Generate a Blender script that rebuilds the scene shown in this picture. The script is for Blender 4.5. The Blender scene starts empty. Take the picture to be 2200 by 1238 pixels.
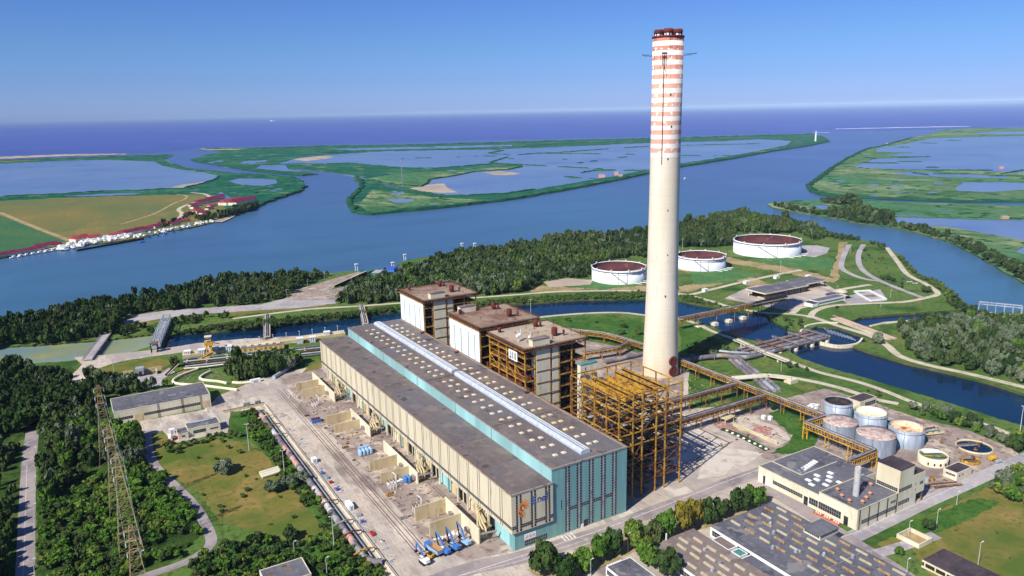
import bpy, math, random
import numpy as np
from mathutils import Vector, Matrix
from mathutils.geometry import delaunay_2d_cdt
rad = math.radians
C = bpy.context.scene.collection
SC = bpy.context.scene
# ---------------------------------------------------------------- camera
CAM_H = 195.0
FPX = 1635.0                      # focal length in pixels of the 2200 x 1238 photograph
ROLL = rad(1.22)
PITCH = math.atan((619 - 238.0) * math.cos(ROLL) / FPX)
YAW = rad(30.4744)
_F = np.array([math.sin(YAW)*math.cos(PITCH), math.cos(YAW)*math.cos(PITCH), -math.sin(PITCH)])
_R0 = np.array([math.cos(YAW), -math.sin(YAW), 0.0]); _U0 = np.cross(_R0, _F)
_R = math.cos(ROLL)*_R0 - math.sin(ROLL)*_U0
_U = math.sin(ROLL)*_R0 + math.cos(ROLL)*_U0
cam = bpy.data.cameras.new('camera'); camo = bpy.data.objects.new('camera', cam); C.objects.link(camo)
camo.matrix_world = Matrix(((_R[0], _U[0], -_F[0], 0), (_R[1], _U[1], -_F[1], 0), (_R[2], _U[2], -_F[2], CAM_H), (0, 0, 0, 1)))
cam.sensor_width = 36.0; cam.lens = 36.0*FPX/2200.0; cam.clip_start = 1.0; cam.clip_end = 200000.0
SC.camera = camo
# ---------------------------------------------------------------- sky, sun, exposure
SUN_EL, SUN_AZ = rad(42.0), math.atan2(-0.945, -0.326)      # azimuth clockwise from +Y
W = bpy.data.worlds.new('World'); SC.world = W; W.use_nodes = True
nt = W.node_tree; nt.nodes.clear()
sky = nt.nodes.new('ShaderNodeTexSky'); sky.sky_type = 'NISHITA'; sky.sun_disc = False
sky.sun_elevation = SUN_EL; sky.sun_rotation = SUN_AZ % (2*math.pi)
sky.altitude = 200; sky.air_density = 1.0; sky.dust_density = 0.3; sky.ozone_density = 4.0
hsv = nt.nodes.new('ShaderNodeHueSaturation'); hsv.inputs['Saturation'].default_value = 1.1
bg = nt.nodes.new('ShaderNodeBackground'); bg.inputs['Strength'].default_value = 0.08
wo = nt.nodes.new('ShaderNodeOutputWorld')
tc = nt.nodes.new('ShaderNodeTexCoord'); sx = nt.nodes.new('ShaderNodeSeparateXYZ'); nt.links.new(tc.outputs['Generated'], sx.inputs[0])
ramp = nt.nodes.new('ShaderNodeValToRGB'); els = ramp.color_ramp.elements        # the deep clear blue of this sky by height
for i, (p_, c_) in enumerate(((0.0, (.31, .43, 1.0)), (.04, (.275, .39, .78)), (.08, (.285, .41, .70)), (.14, (.30, .40, .70)), (1.0, (.36, .44, .70)))):
    e_ = els[i] if i < 2 else els.new(p_)
    e_.position = p_; e_.color = (*c_, 1)
nt.links.new(sx.outputs[2], ramp.inputs[0])
mul = nt.nodes.new('ShaderNodeMix'); mul.data_type = 'RGBA'; mul.blend_type = 'MULTIPLY'; mul.inputs['Factor'].default_value = 1.0
mul2 = nt.nodes.new('ShaderNodeMix'); mul2.data_type = 'RGBA'; mul2.blend_type = 'MULTIPLY'; mul2.inputs['Factor'].default_value = 1.0; mul2.inputs['B'].default_value = (1.6, 1.6, 1.6, 1)
nt.links.new(sky.outputs[0], hsv.inputs['Color']); nt.links.new(hsv.outputs[0], mul.inputs['A']); nt.links.new(ramp.outputs[0], mul.inputs['B']); nt.links.new(mul.outputs['Result'], mul2.inputs['A']); nt.links.new(mul2.outputs['Result'], bg.inputs[0]); nt.links.new(bg.outputs[0], wo.inputs[0])
sl = bpy.data.lights.new('sun', 'SUN'); sl.energy = 5.0; sl.angle = rad(0.5); sl.color = (1.0, 0.95, 0.87)
so = bpy.data.objects.new('sun', sl); C.objects.link(so)
SUNV = Vector((math.sin(SUN_AZ)*math.cos(SUN_EL), math.cos(SUN_AZ)*math.cos(SUN_EL), math.sin(SUN_EL)))
so.rotation_euler = SUNV.to_track_quat('Z', 'Y').to_euler(); so.location = (0, 0, 400)
SC.view_settings.view_transform = 'Standard'; SC.view_settings.look = 'None'
SC.view_settings.exposure = 0.3; SC.view_settings.gamma = 1.0
SC.render.engine = 'CYCLES'; SC.cycles.max_bounces = 5; SC.cycles.diffuse_bounces = 2; SC.cycles.glossy_bounces = 2
SC.cycles.transparent_max_bounces = 4; SC.cycles.use_denoising = True

# ---------------------------------------------------------------- helpers
def gp(px, py, z=0.0):
    """where the ray through a pixel of the photograph meets the level z: a real point of the place"""
    v = _F*FPX + _R*(px-1100.0) + _U*(619.0-py)
    t = (z-CAM_H)/v[2]
    return (v[0]*t, v[1]*t)
def gpz(px, py, z=0.0):
    a = gp(px, py, z); return (a[0], a[1], z)
RND = random.Random(7)
def noisy(pts, step, amp, seed=1, closed=True):
    """break straight outlines of natural edges into short uneven pieces"""
    r = random.Random(seed); out = []
    n = len(pts)
    for i in range(n if closed else n-1):
        a, b = pts[i], pts[(i+1) % n]
        d = math.hypot(b[0]-a[0], b[1]-a[1]); k = max(1, int(d/step))
        for j in range(k):
            t = j/k
            ax = amp if (j or closed) else 0
            out.append((a[0]+(b[0]-a[0])*t + r.uniform(-1, 1)*ax, a[1]+(b[1]-a[1])*t + r.uniform(-1, 1)*ax*0.35))
    if not closed: out.append(pts[-1])
    return out
def inside(poly, X, Y):
    P = np.asarray(poly, float); r = np.zeros(len(X), bool); j = len(P)-1
    for i in range(len(P)):
        xi, yi, xj, yj = P[i, 0], P[i, 1], P[j, 0], P[j, 1]
        if yi != yj:
            r ^= ((yi > Y) != (yj > Y)) & (X < (xj-xi)*(Y-yi)/(yj-yi)+xi)
        j = i
    return r

class MB:
    """collects boxes, beams, tubes and plates; build() links them as ONE mesh object"""
    def __init__(s): s.v = []; s.f = []; s.sm = []
    def add(s, vs, fs, smooth=False):
        o = len(s.v); s.v.extend(tuple(map(float, p)) for p in vs)
        for f in fs: s.f.append(tuple(i+o for i in f)); s.sm.append(smooth)
        return s
    def box(s, x0, x1, y0, y1, z0, z1):
        if x0 > x1: x0, x1 = x1, x0
        if y0 > y1: y0, y1 = y1, y0
        return s.add([(x0,y0,z0),(x1,y0,z0),(x1,y1,z0),(x0,y1,z0),(x0,y0,z1),(x1,y0,z1),(x1,y1,z1),(x0,y1,z1)],
                     [(0,3,2,1),(4,5,6,7),(0,1,5,4),(1,2,6,5),(2,3,7,6),(3,0,4,7)])
    def rbox(s, c, L, Wd, z0, z1, ang):
        """box of length L along ang, width Wd, centred at c"""
        ca, sa = math.cos(ang), math.sin(ang)
        q = [(c[0]+ca*a-sa*b, c[1]+sa*a+ca*b) for a, b in ((-L/2,-Wd/2),(L/2,-Wd/2),(L/2,Wd/2),(-L/2,Wd/2))]
        return s.prism(q, z0, z1)
    def beam(s, p, q, w, h=None):
        h = h or w
        p, q = Vector(p), Vector(q); d = (q-p)
        if d.length < 1e-6: return s
        d.normalize(); up = Vector((0,0,1)) if abs(d.z) < .95 else Vector((1,0,0))
        a = d.cross(up).normalized()*w/2; b = a.cross(d).normalized()*h/2
        vs = [p-a-b, p+a-b, p+a+b, p-a+b, q-a-b, q+a-b, q+a+b, q-a+b]
        return s.add(vs, [(0,1,2,3),(4,7,6,5),(0,4,5,1),(1,5,6,2),(2,6,7,3),(3,7,4,0)])
    def prism(s, poly, z0, z1):
        n = len(poly)
        ar = sum(poly[i][0]*poly[(i+1)%n][1]-poly[(i+1)%n][0]*poly[i][1] for i in range(n))
        if ar < 0: poly = poly[::-1]
        vs = [(x,y,z0) for x,y in poly]+[(x,y,z1) for x,y in poly]
        fs = [tuple(range(n-1,-1,-1)), tuple(range(n,2*n))]+[(i,(i+1)%n,(i+1)%n+n,i+n) for i in range(n)]
        return s.add(vs, fs)
    def lathe(s, c, prof, n=32, cap0=True, cap1=True, smooth=True):
        """prof: list of (radius, z)"""
        vs = []; fs = []
        for r, z in prof:
            for k in range(n):
                a = 2*math.pi*k/n; vs.append((c[0]+r*math.cos(a), c[1]+r*math.sin(a), z))
        m = len(prof)
        for j in range(m-1):
            for k in range(n):
                k2 = (k+1) % n; fs.append((j*n+k, j*n+k2, (j+1)*n+k2, (j+1)*n+k))
        s.add(vs, fs, smooth)
        if cap0: s.add(vs[:n], [tuple(range(n-1,-1,-1))])
        if cap1: s.add(vs[-n:], [tuple(range(n))])
        return s
    def cyl(s, c, r, z0, z1, n=16, r2=None): return s.lathe(c, [(r,z0),(r if r2 is None else r2,z1)], n)
    def tube(s, pts, r, n=10):
        pts = [Vector(p) for p in pts]; vs = []; fs = []
        for i, p in enumerate(pts):
            d = (pts[min(i+1,len(pts)-1)]-pts[max(i-1,0)]).normalized()
            up = Vector((0,0,1)) if abs(d.z) < .9 else Vector((1,0,0))
            a = d.cross(up).normalized(); b = a.cross(d).normalized()
            for k in range(n):
                t = 2*math.pi*k/n; vs.append(p+a*math.cos(t)*r+b*math.sin(t)*r)
        for i in range(len(pts)-1):
            for k in range(n):
                k2 = (k+1) % n; fs.append((i*n+k, i*n+k2, (i+1)*n+k2, (i+1)*n+k))
        s.add(vs, fs, True); s.add(vs[:n], [tuple(range(n))]); s.add(vs[-n:], [tuple(range(n-1,-1,-1))])
        return s
    def build(s, name, mat, parent=None):
        me = bpy.data.meshes.new(name)
        o = bpy.data.objects.new(name, me)
        org = Vector((0,0,0)); p = parent
        while p is not None: org += p.location; p = p.parent
        me.from_pydata([(x-org.x, y-org.y, z-org.z) for x, y, z in s.v], [], s.f)
        if any(s.sm): me.polygons.foreach_set('use_smooth', s.sm)
        if mat: me.materials.append(mat)
        C.objects.link(o)
        if parent: o.parent = parent
        return o
def tag(o, label=None, cat=None, group=None, kind=None):
    if label: o['label'] = label
    if cat: o['category'] = cat
    if group: o['group'] = group
    if kind: o['kind'] = kind
    return o
def thing(name, label, cat, loc, group=None):
    o = bpy.data.objects.new(name, None); o.empty_display_size = 1.0; C.objects.link(o)
    o.location = (loc[0], loc[1], loc[2] if len(loc) > 2 else 0.0)
    return tag(o, label, cat, group)
def dup(o, loc, rz=0.0, label=None, group=None, scale=None):
    """a copy of a thing with copies of its parts and sub-parts"""
    r = o.copy(); C.objects.link(r); r.location = loc; r.rotation_euler = (0, 0, rz)
    if scale: r.scale = scale if isinstance(scale, tuple) else (scale,)*3
    if label: r['label'] = label
    if group: r['group'] = group
    for ch in o.children:
        c = ch.copy(); C.objects.link(c); c.parent = r
        for g in ch.children:
            d = g.copy(); C.objects.link(d); d.parent = c
    return r
# ---------------------------------------------------------------- materials
def mk(name, col, var=(), rough=0.85, metal=0.0, spec=0.3, bump=None, stretch=None, objrand=None, attr=None):
    """var: list of (scale, colour, lo, hi[, detail]) noise layers mixed over the base colour"""
    m = bpy.data.materials.new(name); m.use_nodes = True; t = m.node_tree; N = t.nodes; L = t.links
    b = N['Principled BSDF']; b.inputs['Roughness'].default_value = rough; b.inputs['Metallic'].default_value = metal
    b.inputs['Specular IOR Level'].default_value = spec
    geo = N.new('ShaderNodeNewGeometry'); vec = geo.outputs['Position']
    if stretch:
        mp = N.new('ShaderNodeMapping'); mp.inputs['Scale'].default_value = stretch
        L.new(vec, mp.inputs[0]); vec = mp.outputs[0]
    rgb = N.new('ShaderNodeRGB'); rgb.outputs[0].default_value = (*col, 1); cur = rgb.outputs[0]
    for lay in var:
        sc, c2, lo, hi = lay[:4]; det = lay[4] if len(lay) > 4 else 4.0
        nz = N.new('ShaderNodeTexNoise'); nz.inputs['Scale'].default_value = sc; nz.inputs['Detail'].default_value = det
        L.new(vec, nz.inputs['Vector'])
        mr = N.new('ShaderNodeMapRange'); mr.inputs['From Min'].default_value = lo; mr.inputs['From Max'].default_value = hi
        L.new(nz.outputs[0], mr.inputs[0])
        mx = N.new('ShaderNodeMix'); mx.data_type = 'RGBA'; mx.inputs['B'].default_value = (*c2, 1)
        L.new(mr.outputs[0], mx.inputs['Factor']); L.new(cur, mx.inputs['A']); cur = mx.outputs['Result']
    if objrand:
        oi = N.new('ShaderNodeObjectInfo'); src = oi.outputs['Random']
        if attr:
            at = N.new('ShaderNodeAttribute'); at.attribute_name = attr; src = at.outputs['Fac']
        cr = N.new('ShaderNodeValToRGB')
        els = cr.color_ramp.elements
        for i, (p, c) in enumerate(objrand):
            e = els[i] if i < 2 else els.new(p)
            e.position = p; e.color = (*c, 1)
        L.new(src, cr.inputs[0])
        mx = N.new('ShaderNodeMix'); mx.data_type = 'RGBA'; mx.blend_type = 'MULTIPLY'; mx.inputs['Factor'].default_value = 1.0
        L.new(cur, mx.inputs['A']); L.new(cr.outputs[0], mx.inputs['B']); cur = mx.outputs['Result']
    L.new(cur, b.inputs['Base Color'])
    if bump:
        nz = N.new('ShaderNodeTexNoise'); nz.inputs['Scale'].default_value = bump[0]; nz.inputs['Detail'].default_value = 5
        L.new(vec, nz.inputs['Vector'])
        bp = N.new('ShaderNodeBump'); bp.inputs['Strength'].default_value = bump[1]; bp.inputs['Distance'].default_value = bump[2] if len(bump) > 2 else 0.5
        L.new(nz.outputs[0], bp.inputs['Height']); L.new(bp.outputs[0], b.inputs['Normal'])
    return m
def add_slabs(m, w, h, c1=.9, c2=1.08, mortar=.72, ms=.012, rot=0.0):
    """cast slabs or felt sheets: each a little different, with darker joints"""
    t = m.node_tree; N = t.nodes; L = t.links; b = N['Principled BSDF']; src = b.inputs['Base Color'].links[0].from_socket
    geo = N.new('ShaderNodeNewGeometry'); mp = N.new('ShaderNodeMapping'); mp.inputs['Rotation'].default_value = (0, 0, rot); L.new(geo.outputs['Position'], mp.inputs[0])
    br = N.new('ShaderNodeTexBrick'); br.inputs['Scale'].default_value = 1.0; br.inputs['Brick Width'].default_value = w; br.inputs['Row Height'].default_value = h
    br.inputs['Mortar Size'].default_value = ms*min(w, h); br.inputs['Color1'].default_value = (c1, c1, c1, 1); br.inputs['Color2'].default_value = (c2, c2*.99, c2*.97, 1); br.inputs['Mortar'].default_value = (mortar, mortar, mortar, 1)
    L.new(mp.outputs[0], br.inputs['Vector'])
    mx = N.new('ShaderNodeMix'); mx.data_type = 'RGBA'; mx.blend_type = 'MULTIPLY'; mx.inputs['Factor'].default_value = 1.0
    L.new(src, mx.inputs['A']); L.new(br.outputs[0], mx.inputs['B']); L.new(mx.outputs['Result'], b.inputs['Base Color']); return m
def srgb(r, g, b):
    f = lambda u: (u/255/12.92) if u/255 <= 0.04045 else ((u/255+0.055)/1.055)**2.4
    return (f(r), f(g), f(b))
# ================================================================ THE LAND AND THE WATER
def water_mat(name, near, far, d0, d1, rough=0.2, spec=0.3, bscale=0.05, bstr=0.25, silt=None):
    m = mk(name, near, rough=rough, spec=spec, bump=(bscale, bstr, 1.5), stretch=(1.0, 0.6, 1.0))
    t = m.node_tree; N = t.nodes; L = t.links; b = N['Principled BSDF']
    geo = N.new('ShaderNodeNewGeometry')
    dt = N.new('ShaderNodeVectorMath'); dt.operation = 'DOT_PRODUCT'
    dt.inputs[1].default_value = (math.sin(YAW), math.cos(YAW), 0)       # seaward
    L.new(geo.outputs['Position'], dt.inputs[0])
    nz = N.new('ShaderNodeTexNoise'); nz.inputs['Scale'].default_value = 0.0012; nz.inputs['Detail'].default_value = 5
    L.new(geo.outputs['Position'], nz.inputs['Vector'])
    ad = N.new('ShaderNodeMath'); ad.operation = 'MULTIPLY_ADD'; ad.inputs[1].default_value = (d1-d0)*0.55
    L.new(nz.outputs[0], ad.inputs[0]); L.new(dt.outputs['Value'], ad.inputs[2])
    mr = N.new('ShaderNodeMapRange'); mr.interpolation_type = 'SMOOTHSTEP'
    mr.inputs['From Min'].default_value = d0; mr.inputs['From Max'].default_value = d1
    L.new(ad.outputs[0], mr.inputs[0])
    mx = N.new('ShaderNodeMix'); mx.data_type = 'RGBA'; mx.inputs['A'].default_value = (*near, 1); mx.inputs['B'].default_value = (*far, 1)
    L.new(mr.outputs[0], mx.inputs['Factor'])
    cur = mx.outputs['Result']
    for sc_, st_, k_, lo_, hi_ in ((.003, (1, .3, 1), 1.18, .5, .68), (.012, (.35, 1.2, 1), .86, .5, .7), (.0009, (1, 1, 1), 1.15, .45, .7)):     # slicks, wind lanes, silt
        mp = N.new('ShaderNodeMapping'); mp.inputs['Scale'].default_value = st_; mp.inputs['Rotation'].default_value = (0, 0, .5); L.new(geo.outputs['Position'], mp.inputs[0])
        n2 = N.new('ShaderNodeTexNoise'); n2.inputs['Scale'].default_value = sc_; n2.inputs['Detail'].default_value = 6; L.new(mp.outputs[0], n2.inputs['Vector'])
        r2 = N.new('ShaderNodeMapRange'); r2.inputs['From Min'].default_value = lo_; r2.inputs['From Max'].default_value = hi_; r2.inputs['To Min'].default_value = 1.0; r2.inputs['To Max'].default_value = k_; L.new(n2.outputs[0], r2.inputs[0])
        m2 = N.new('ShaderNodeVectorMath'); m2.operation = 'SCALE'; L.new(cur, m2.inputs[0]); L.new(r2.outputs[0], m2.inputs['Scale']); cur = m2.outputs[0]
    L.new(cur, b.inputs['Base Color'])
    return m
M = {}
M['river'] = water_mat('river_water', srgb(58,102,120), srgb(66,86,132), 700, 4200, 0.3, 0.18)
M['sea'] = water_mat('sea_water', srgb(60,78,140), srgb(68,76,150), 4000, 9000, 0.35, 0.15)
M['lagoon'] = mk('lagoon_water', srgb(94,118,152), [(0.002, srgb(114,132,160), .4, .65), (0.004, srgb(82,102,148), .5, .7), (0.012, srgb(100,126,160), .52, .66)], rough=0.3, spec=0.25, bump=(0.05, .15, 1.0))
M['canal'] = mk('canal_water', srgb(6,34,62), [(0.01, srgb(6,48,70), .4, .65)], rough=0.12, spec=0.16, bump=(0.15, .15, .5))
M['silty'] = mk('silty_water', srgb(128,142,118), [(0.02, srgb(150,152,96), .45, .6), (0.012, srgb(112,140,140), .5, .65)], rough=0.2, spec=0.25, bump=(0.15, .1, .5))
M['ground'] = mk('meadow_ground', srgb(80,108,46), [(0.012, srgb(100,118,58), .4, .65), (0.05, srgb(120,112,62), .56, .7), (0.03, srgb(48,82,30), .52, .66), (0.25, srgb(52,76,30), .5, .7)], rough=0.95, spec=0.1, bump=(0.4, .6, 1.0))
M['marsh'] = mk('marsh_reeds', srgb(90,120,76), [(0.004, srgb(70,122,78), .44, .6), (0.007, srgb(134,146,102), .5, .62), (0.02, srgb(62,100,56), .5, .64), (0.012, srgb(88,112,128), .655, .675), (0.12, srgb(46,84,46), .5, .68), (0.03, srgb(152,148,112), .62, .7)], rough=0.95, spec=0.1, stretch=(1.0, 0.45, 1.0), bump=(0.15, .5, 1.5))
M['marsh_green'] = mk('green_marsh_reeds', srgb(24,94,68), [(0.005, srgb(58,112,78), .46, .6), (0.02, srgb(14,78,56), .48, .62), (0.009, srgb(80,112,132), .65, .67), (0.1, srgb(18,70,48), .5, .66), (0.013, srgb(110,124,88), .6, .68)], rough=0.95, spec=0.1, bump=(0.15, .5, 1.5))
M['farm'] = mk('farm_soil_grass', srgb(118,112,62), [(0.006, srgb(100,108,64), .42, .6), (0.01, srgb(134,116,62), .54, .66), (0.2, srgb(90,98,52), .5, .72)], rough=0.95, spec=0.1, stretch=(1, .5, 1), bump=(0.3, .4, .5))
M['bank'] = mk('bank_earth', srgb(82,86,48), [(0.1, srgb(110,102,74), .5, .62), (0.05, srgb(52,74,34), .45, .6)], rough=.95, spec=.1)

POLY = []   # (class, outline in photograph pixels): later ones lie over earlier ones
def paint(cls, pts, step=7, amp=1.6): POLY.append((cls, noisy(pts, step, amp, len(POLY)+3) if step else pts))
# left farmland spit
paint('farm', [(-500,640),(-300,600),(0,555),(60,543),(130,533),(240,520),(300,511),(345,500),(420,487),(470,475),(500,462),(545,445),(600,425),(640,412),(656,400),(650,390),(625,380),(560,375),(505,374),(470,368),(440,366),(400,362),(370,352),(352,343),(372,334),(330,333),(250,335),(100,341),(0,346),(-300,352),(-500,356)])
paint('marsh_green', [(0,349),(100,343),(250,337),(330,335),(372,335),(352,343),(370,352),(400,362),(440,366),(470,368),(505,374),(560,375),(625,380),(650,390),(656,400),(640,412),(600,425),(545,445),(500,452),(480,446),(500,432),(480,422),(420,418),(300,420),(130,425),(0,432),(-300,445),(-300,352)])
paint('lagoon', [(-300,366),(0,352),(60,349),(140,345),(230,343),(330,347),(350,356),(380,363),(440,371),(470,378),(462,385),(430,395),(395,403),(355,406),(290,411),(220,412),(120,417),(0,424),(-300,438)])
paint('lagoon', [(490,389),(515,383),(560,384),(592,386),(597,394),(565,399),(520,398)])
paint('lagoon', [(135,421),(220,416),(310,414),(290,418),(180,422)])
paint('lagoon', [(470,413),(478,412),(488,420),(498,427),(486,431),(478,440),(472,440),(474,426)])
# middle delta islands
paint('marsh_green', [(411,343),(425,348),(480,357),(540,367),(600,373),(650,377),(685,374),(655,368),(618,363),(640,362),(700,369),(740,374),(765,378),(758,385),(775,393),(780,403),(765,415),(748,430),(755,443),(765,456),(800,460),(860,454),(960,445),(1100,428),(1230,405),(1310,390),(1395,372),(1470,357),(1560,343),(1660,325),(1740,313),(1783,304),(1775,295),(1750,288),(1700,290),(1600,292),(1450,296),(1300,300),(1100,305),(900,311),(700,314),(560,318),(425,321),(480,326),(440,333)])
paint('lagoon', [(600,351),(640,339),(720,332),(830,325),(1000,322),(1150,318),(1400,307),(1560,303),(1640,299),(1700,303),(1690,312),(1640,322),(1560,337),(1470,350),(1395,364),(1310,380),(1230,393),(1150,407),(1080,417),(990,421),(940,417),(890,403),(800,388)])
paint('lagoon', [(700,320),(830,317),(1000,313),(1100,311),(1100,315),(930,319),(760,323)])
paint('marsh_green', [(608,353),(640,350),(700,352),(750,350),(860,361),(930,362),(1000,357),(1060,352),(1120,354),(1125,359),(1090,365),(1020,368),(975,378),(920,385),(918,393),(905,401),(870,402),(830,396),(800,388),(765,378),(700,369),(640,362)])
paint('marsh', [(790,384),(860,372),(960,368),(1060,360),(1120,356),(1090,365),(1020,368),(975,378),(920,385),(918,393),(905,400),(870,401),(830,395)])
paint('lagoon', [(520,346),(575,344),(570,348),(530,351)])
paint('lagoon', [(548,362),(560,355),(612,354),(618,363),(655,369),(600,367)])
paint('lagoon', [(826,424),(845,428),(860,426),(890,428),(885,433),(855,437),(840,432)], 5, .8)
paint('river', [(797,384),(830,396),(890,410),(940,420),(900,414),(830,400)], 7, .6)
paint('sand', [(880,405),(925,396),(955,394),(960,403),(985,413),(950,415),(905,411)])
paint('sand', [(1035,370),(1075,368),(1120,372),(1105,376),(1060,376)])
paint('sand', [(628,342),(700,334),(720,338),(660,347)])
paint('marsh', [(770,440),(800,408),(850,412),(930,424),(1040,430),(960,438),(850,448),(790,453)])
paint('lagoon', [(826,424),(845,428),(860,426),(890,428),(885,433),(855,437),(840,432)], 5, .8)
# right delta
paint('marsh', [(1734,400),(1745,411),(1770,418),(1900,427),(2060,433),(2200,432),(2700,440),(2700,262),(2200,276),(2100,275),(2020,280),(1990,290),(1960,295),(1900,312),(1860,320),(1820,340),(1790,360),(1755,385)])
paint('lagoon', [(2700,285),(2200,292),(2100,294),(2000,297),(1950,308),(1885,319),(1880,326),(1960,328),(1890,333),(2000,337),(1880,341),(1850,352),(1830,358),(1900,363),(2020,365),(2200,372),(2700,388)])
paint('lagoon', [(2050,403),(2070,392),(2150,391),(2200,393),(2500,400),(2500,412),(2200,407),(2130,413),(2060,410)])
paint('lagoon', [(1910,369),(1990,369),(2040,373),(2140,377),(2190,374),(2160,383),(2060,381),(1960,378)], 6, 2.5)
paint('lagoon', [(2080,287),(2150,283),(2300,280),(2300,287),(2150,289)])
rp = random.Random(31)
for (x0, x1, y0, y1, n_, sx) in ((1800,2190,384,424,13,26),(1860,2190,336,362,7,30),(800,880,408,420,3,14),(850,1000,434,440,4,16),(450,560,345,360,5,16),(960,1080,360,368,4,16),(500,600,400,415,4,14),(1950,2190,446,462,6,22)):
    for q_ in range(n_):
        cx, cy, a_, b_ = rp.uniform(x0, x1), rp.uniform(y0, y1), rp.uniform(.35, 1)*sx, rp.uniform(.6, 2.2)
        paint('lagoon', [(cx+a_*math.cos(k_*.785)*rp.uniform(.6, 1.2), cy+b_*math.sin(k_*.785)*rp.uniform(.6, 1.2)) for k_ in range(8)], 0)
# peninsula between the river arms
paint('marsh', [(1647,439),(1680,433),(1780,428),(1850,430),(1950,435),(2060,438),(2200,442),(2700,452),(2700,860),(2400,712),(2200,608),(2150,580),(2100,550),(2040,520),(1970,500),(1910,487),(1850,481),(1780,467),(1700,454),(1660,446)])
paint('lagoon', [(1920,466),(2060,470),(2160,473),(2200,472),(2700,478),(2700,575),(2200,516),(2120,502),(2040,488),(1970,484),(1930,478)])
paint('lagoon', [(1745,442),(1775,438),(1778,448),(1765,450)], 6, .8)
paint('lagoon', [(2180,540),(2200,530),(2600,590),(2600,640),(2250,560)])
# the power station's bank
paint('ground', [(-800,960),(-500,800),(0,697),(60,686),(130,669),(200,654),(300,635),(400,620),(500,608),(600,596),(680,586),(720,587),(745,582),(790,583),(850,571),(870,560),(920,551),(990,540),(1060,530),(1150,520),(1300,501),(1390,492),(1450,478),(1540,464),(1600,461),(1640,467),(1700,476),(1750,491),(1800,505),(1850,515),(1895,525),(1930,545),(1950,570),(1985,595),(2030,615),(2060,638),(2085,660),(2200,668),(2700,800),(2900,1900),(1100,2600),(-1600,2200)])
paint('river', [(786,587),(800,582),(850,570),(866,575),(842,590),(803,599),(770,608),(738,617),(728,614),(770,601)], 0)
paint('silty', [(-600,860),(-300,800),(0,744),(60,742),(150,735),(225,730),(345,716),(330,741),(300,752),(240,765),(140,776),(60,782),(0,787),(-300,850)])
paint('canal', [(362,722),(385,716),(470,711),(560,703),(640,692),(740,682),(860,667),(1000,660),(1140,651),(1250,643),(1390,641),(1460,645),(1520,657),(1590,668),(1645,674),(1662,690),(1700,710),(1722,716),(1757,700),(1800,704),(1852,722),(1860,735),(1822,739),(1860,754),(1950,780),(2050,803),(2130,823),(2200,846),(2600,950),(2600,1036),(2200,914),(2150,901),(2050,869),(1950,839),(1850,809),(1780,790),(1722,770),(1690,752),(1640,736),(1600,728),(1570,717),(1530,703),(1500,690),(1460,682),(1380,675),(1300,671),(1230,673),(1150,680),(1000,690),(860,705),(760,715),(690,717),(580,729),(480,736),(375,748),(350,746)], 8, 1.2)
paint('canal', [(1825,691),(1850,681),(1950,673),(2090,664),(2098,683),(1950,690),(1875,700),(1840,700)], 8, 1)
paint('river', [(2075,652),(2120,650),(2200,640),(2400,660),(2400,716),(2200,669),(2150,672),(2098,683),(2090,664)], 0)
M['sand'] = mk('sand_flat', srgb(178,160,142), [(0.01, srgb(150,140,128), .45, .6)], rough=.95, spec=.1)
ZL = {'river': -1.6, 'lagoon': -0.5, 'canal': -1.9, 'silty': -1.7, 'sand': -0.2}
def build_land():
    verts = []; edges = []; worlds = []
    for cls, pts in POLY:
        w = [gp(x, y) for x, y in pts]; worlds.append(w); o = len(verts)
        verts += [Vector((a/100.0, b/100.0)) for a, b in w]; n = len(w)
        edges += [(o+i, o+(i+1) % n) for i in range(n)]
    o = len(verts); B = 140.0
    verts += [Vector(p) for p in ((-B, -20), (B, -20), (B, B), (-B, B))]; edges += [(o, o+1), (o+1, o+2), (o+2, o+3), (o+3, o)]
    V, Eg, Fc, *_ = delaunay_2d_cdt(verts, edges, [], 1, 1e-6)
    V = np.array([(v.x*100, v.y*100) for v in V]); T = [tuple(f) for f in Fc]
    cen = np.array([V[list(f)].mean(0) for f in T])
    names = ['river']; idx = np.zeros(len(T), int)
    for (cls, _), w in zip(POLY, worlds):
        if cls not in names: names.append(cls)
        idx[inside(w, cen[:, 0], cen[:, 1])] = names.index(cls)
    zl = [ZL.get(n, 0.0) for n in names]
    em = {}
    for ti, f in enumerate(T):
        for i in range(len(f)):
            a, b = f[i], f[(i+1) % len(f)]; em.setdefault((min(a, b), max(a, b)), []).append((ti, a, b))
    bank = MB()
    for k, ls in em.items():
        if len(ls) == 2 and zl[idx[ls[0][0]]] != zl[idx[ls[1][0]]]:
            hi, lo = (ls[0], ls[1]) if zl[idx[ls[0][0]]] > zl[idx[ls[1][0]]] else (ls[1], ls[0])
            z1, z0 = zl[idx[hi[0]]], zl[idx[lo[0]]]-.5; a, b = hi[1], hi[2]
            bank.add([(*V[a], z0), (*V[b], z0), (*V[b], z1), (*V[a], z1)], [(0, 1, 2, 3)])
    tag(bank.build('river_bank', M['bank']), kind='structure')
    pretty = {'river': 'river', 'lagoon': 'lagoon', 'canal': 'canal', 'silty': 'silty_canal', 'sand': 'sand_flat', 'ground': 'ground', 'farm': 'farmland', 'marsh': 'marsh', 'marsh_green': 'green_marsh'}
    for ci, nm in enumerate(names):
        fs = [T[i] for i in np.nonzero(idx == ci)[0]]
        if not fs: continue
        use = sorted({v for f in fs for v in f}); rm = {v: i for i, v in enumerate(use)}
        mb = MB(); mb.add([(V[v][0], V[v][1], zl[ci]) for v in use], [tuple(rm[v] for v in f) for f in fs])
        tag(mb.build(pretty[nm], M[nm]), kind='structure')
build_land()
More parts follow.
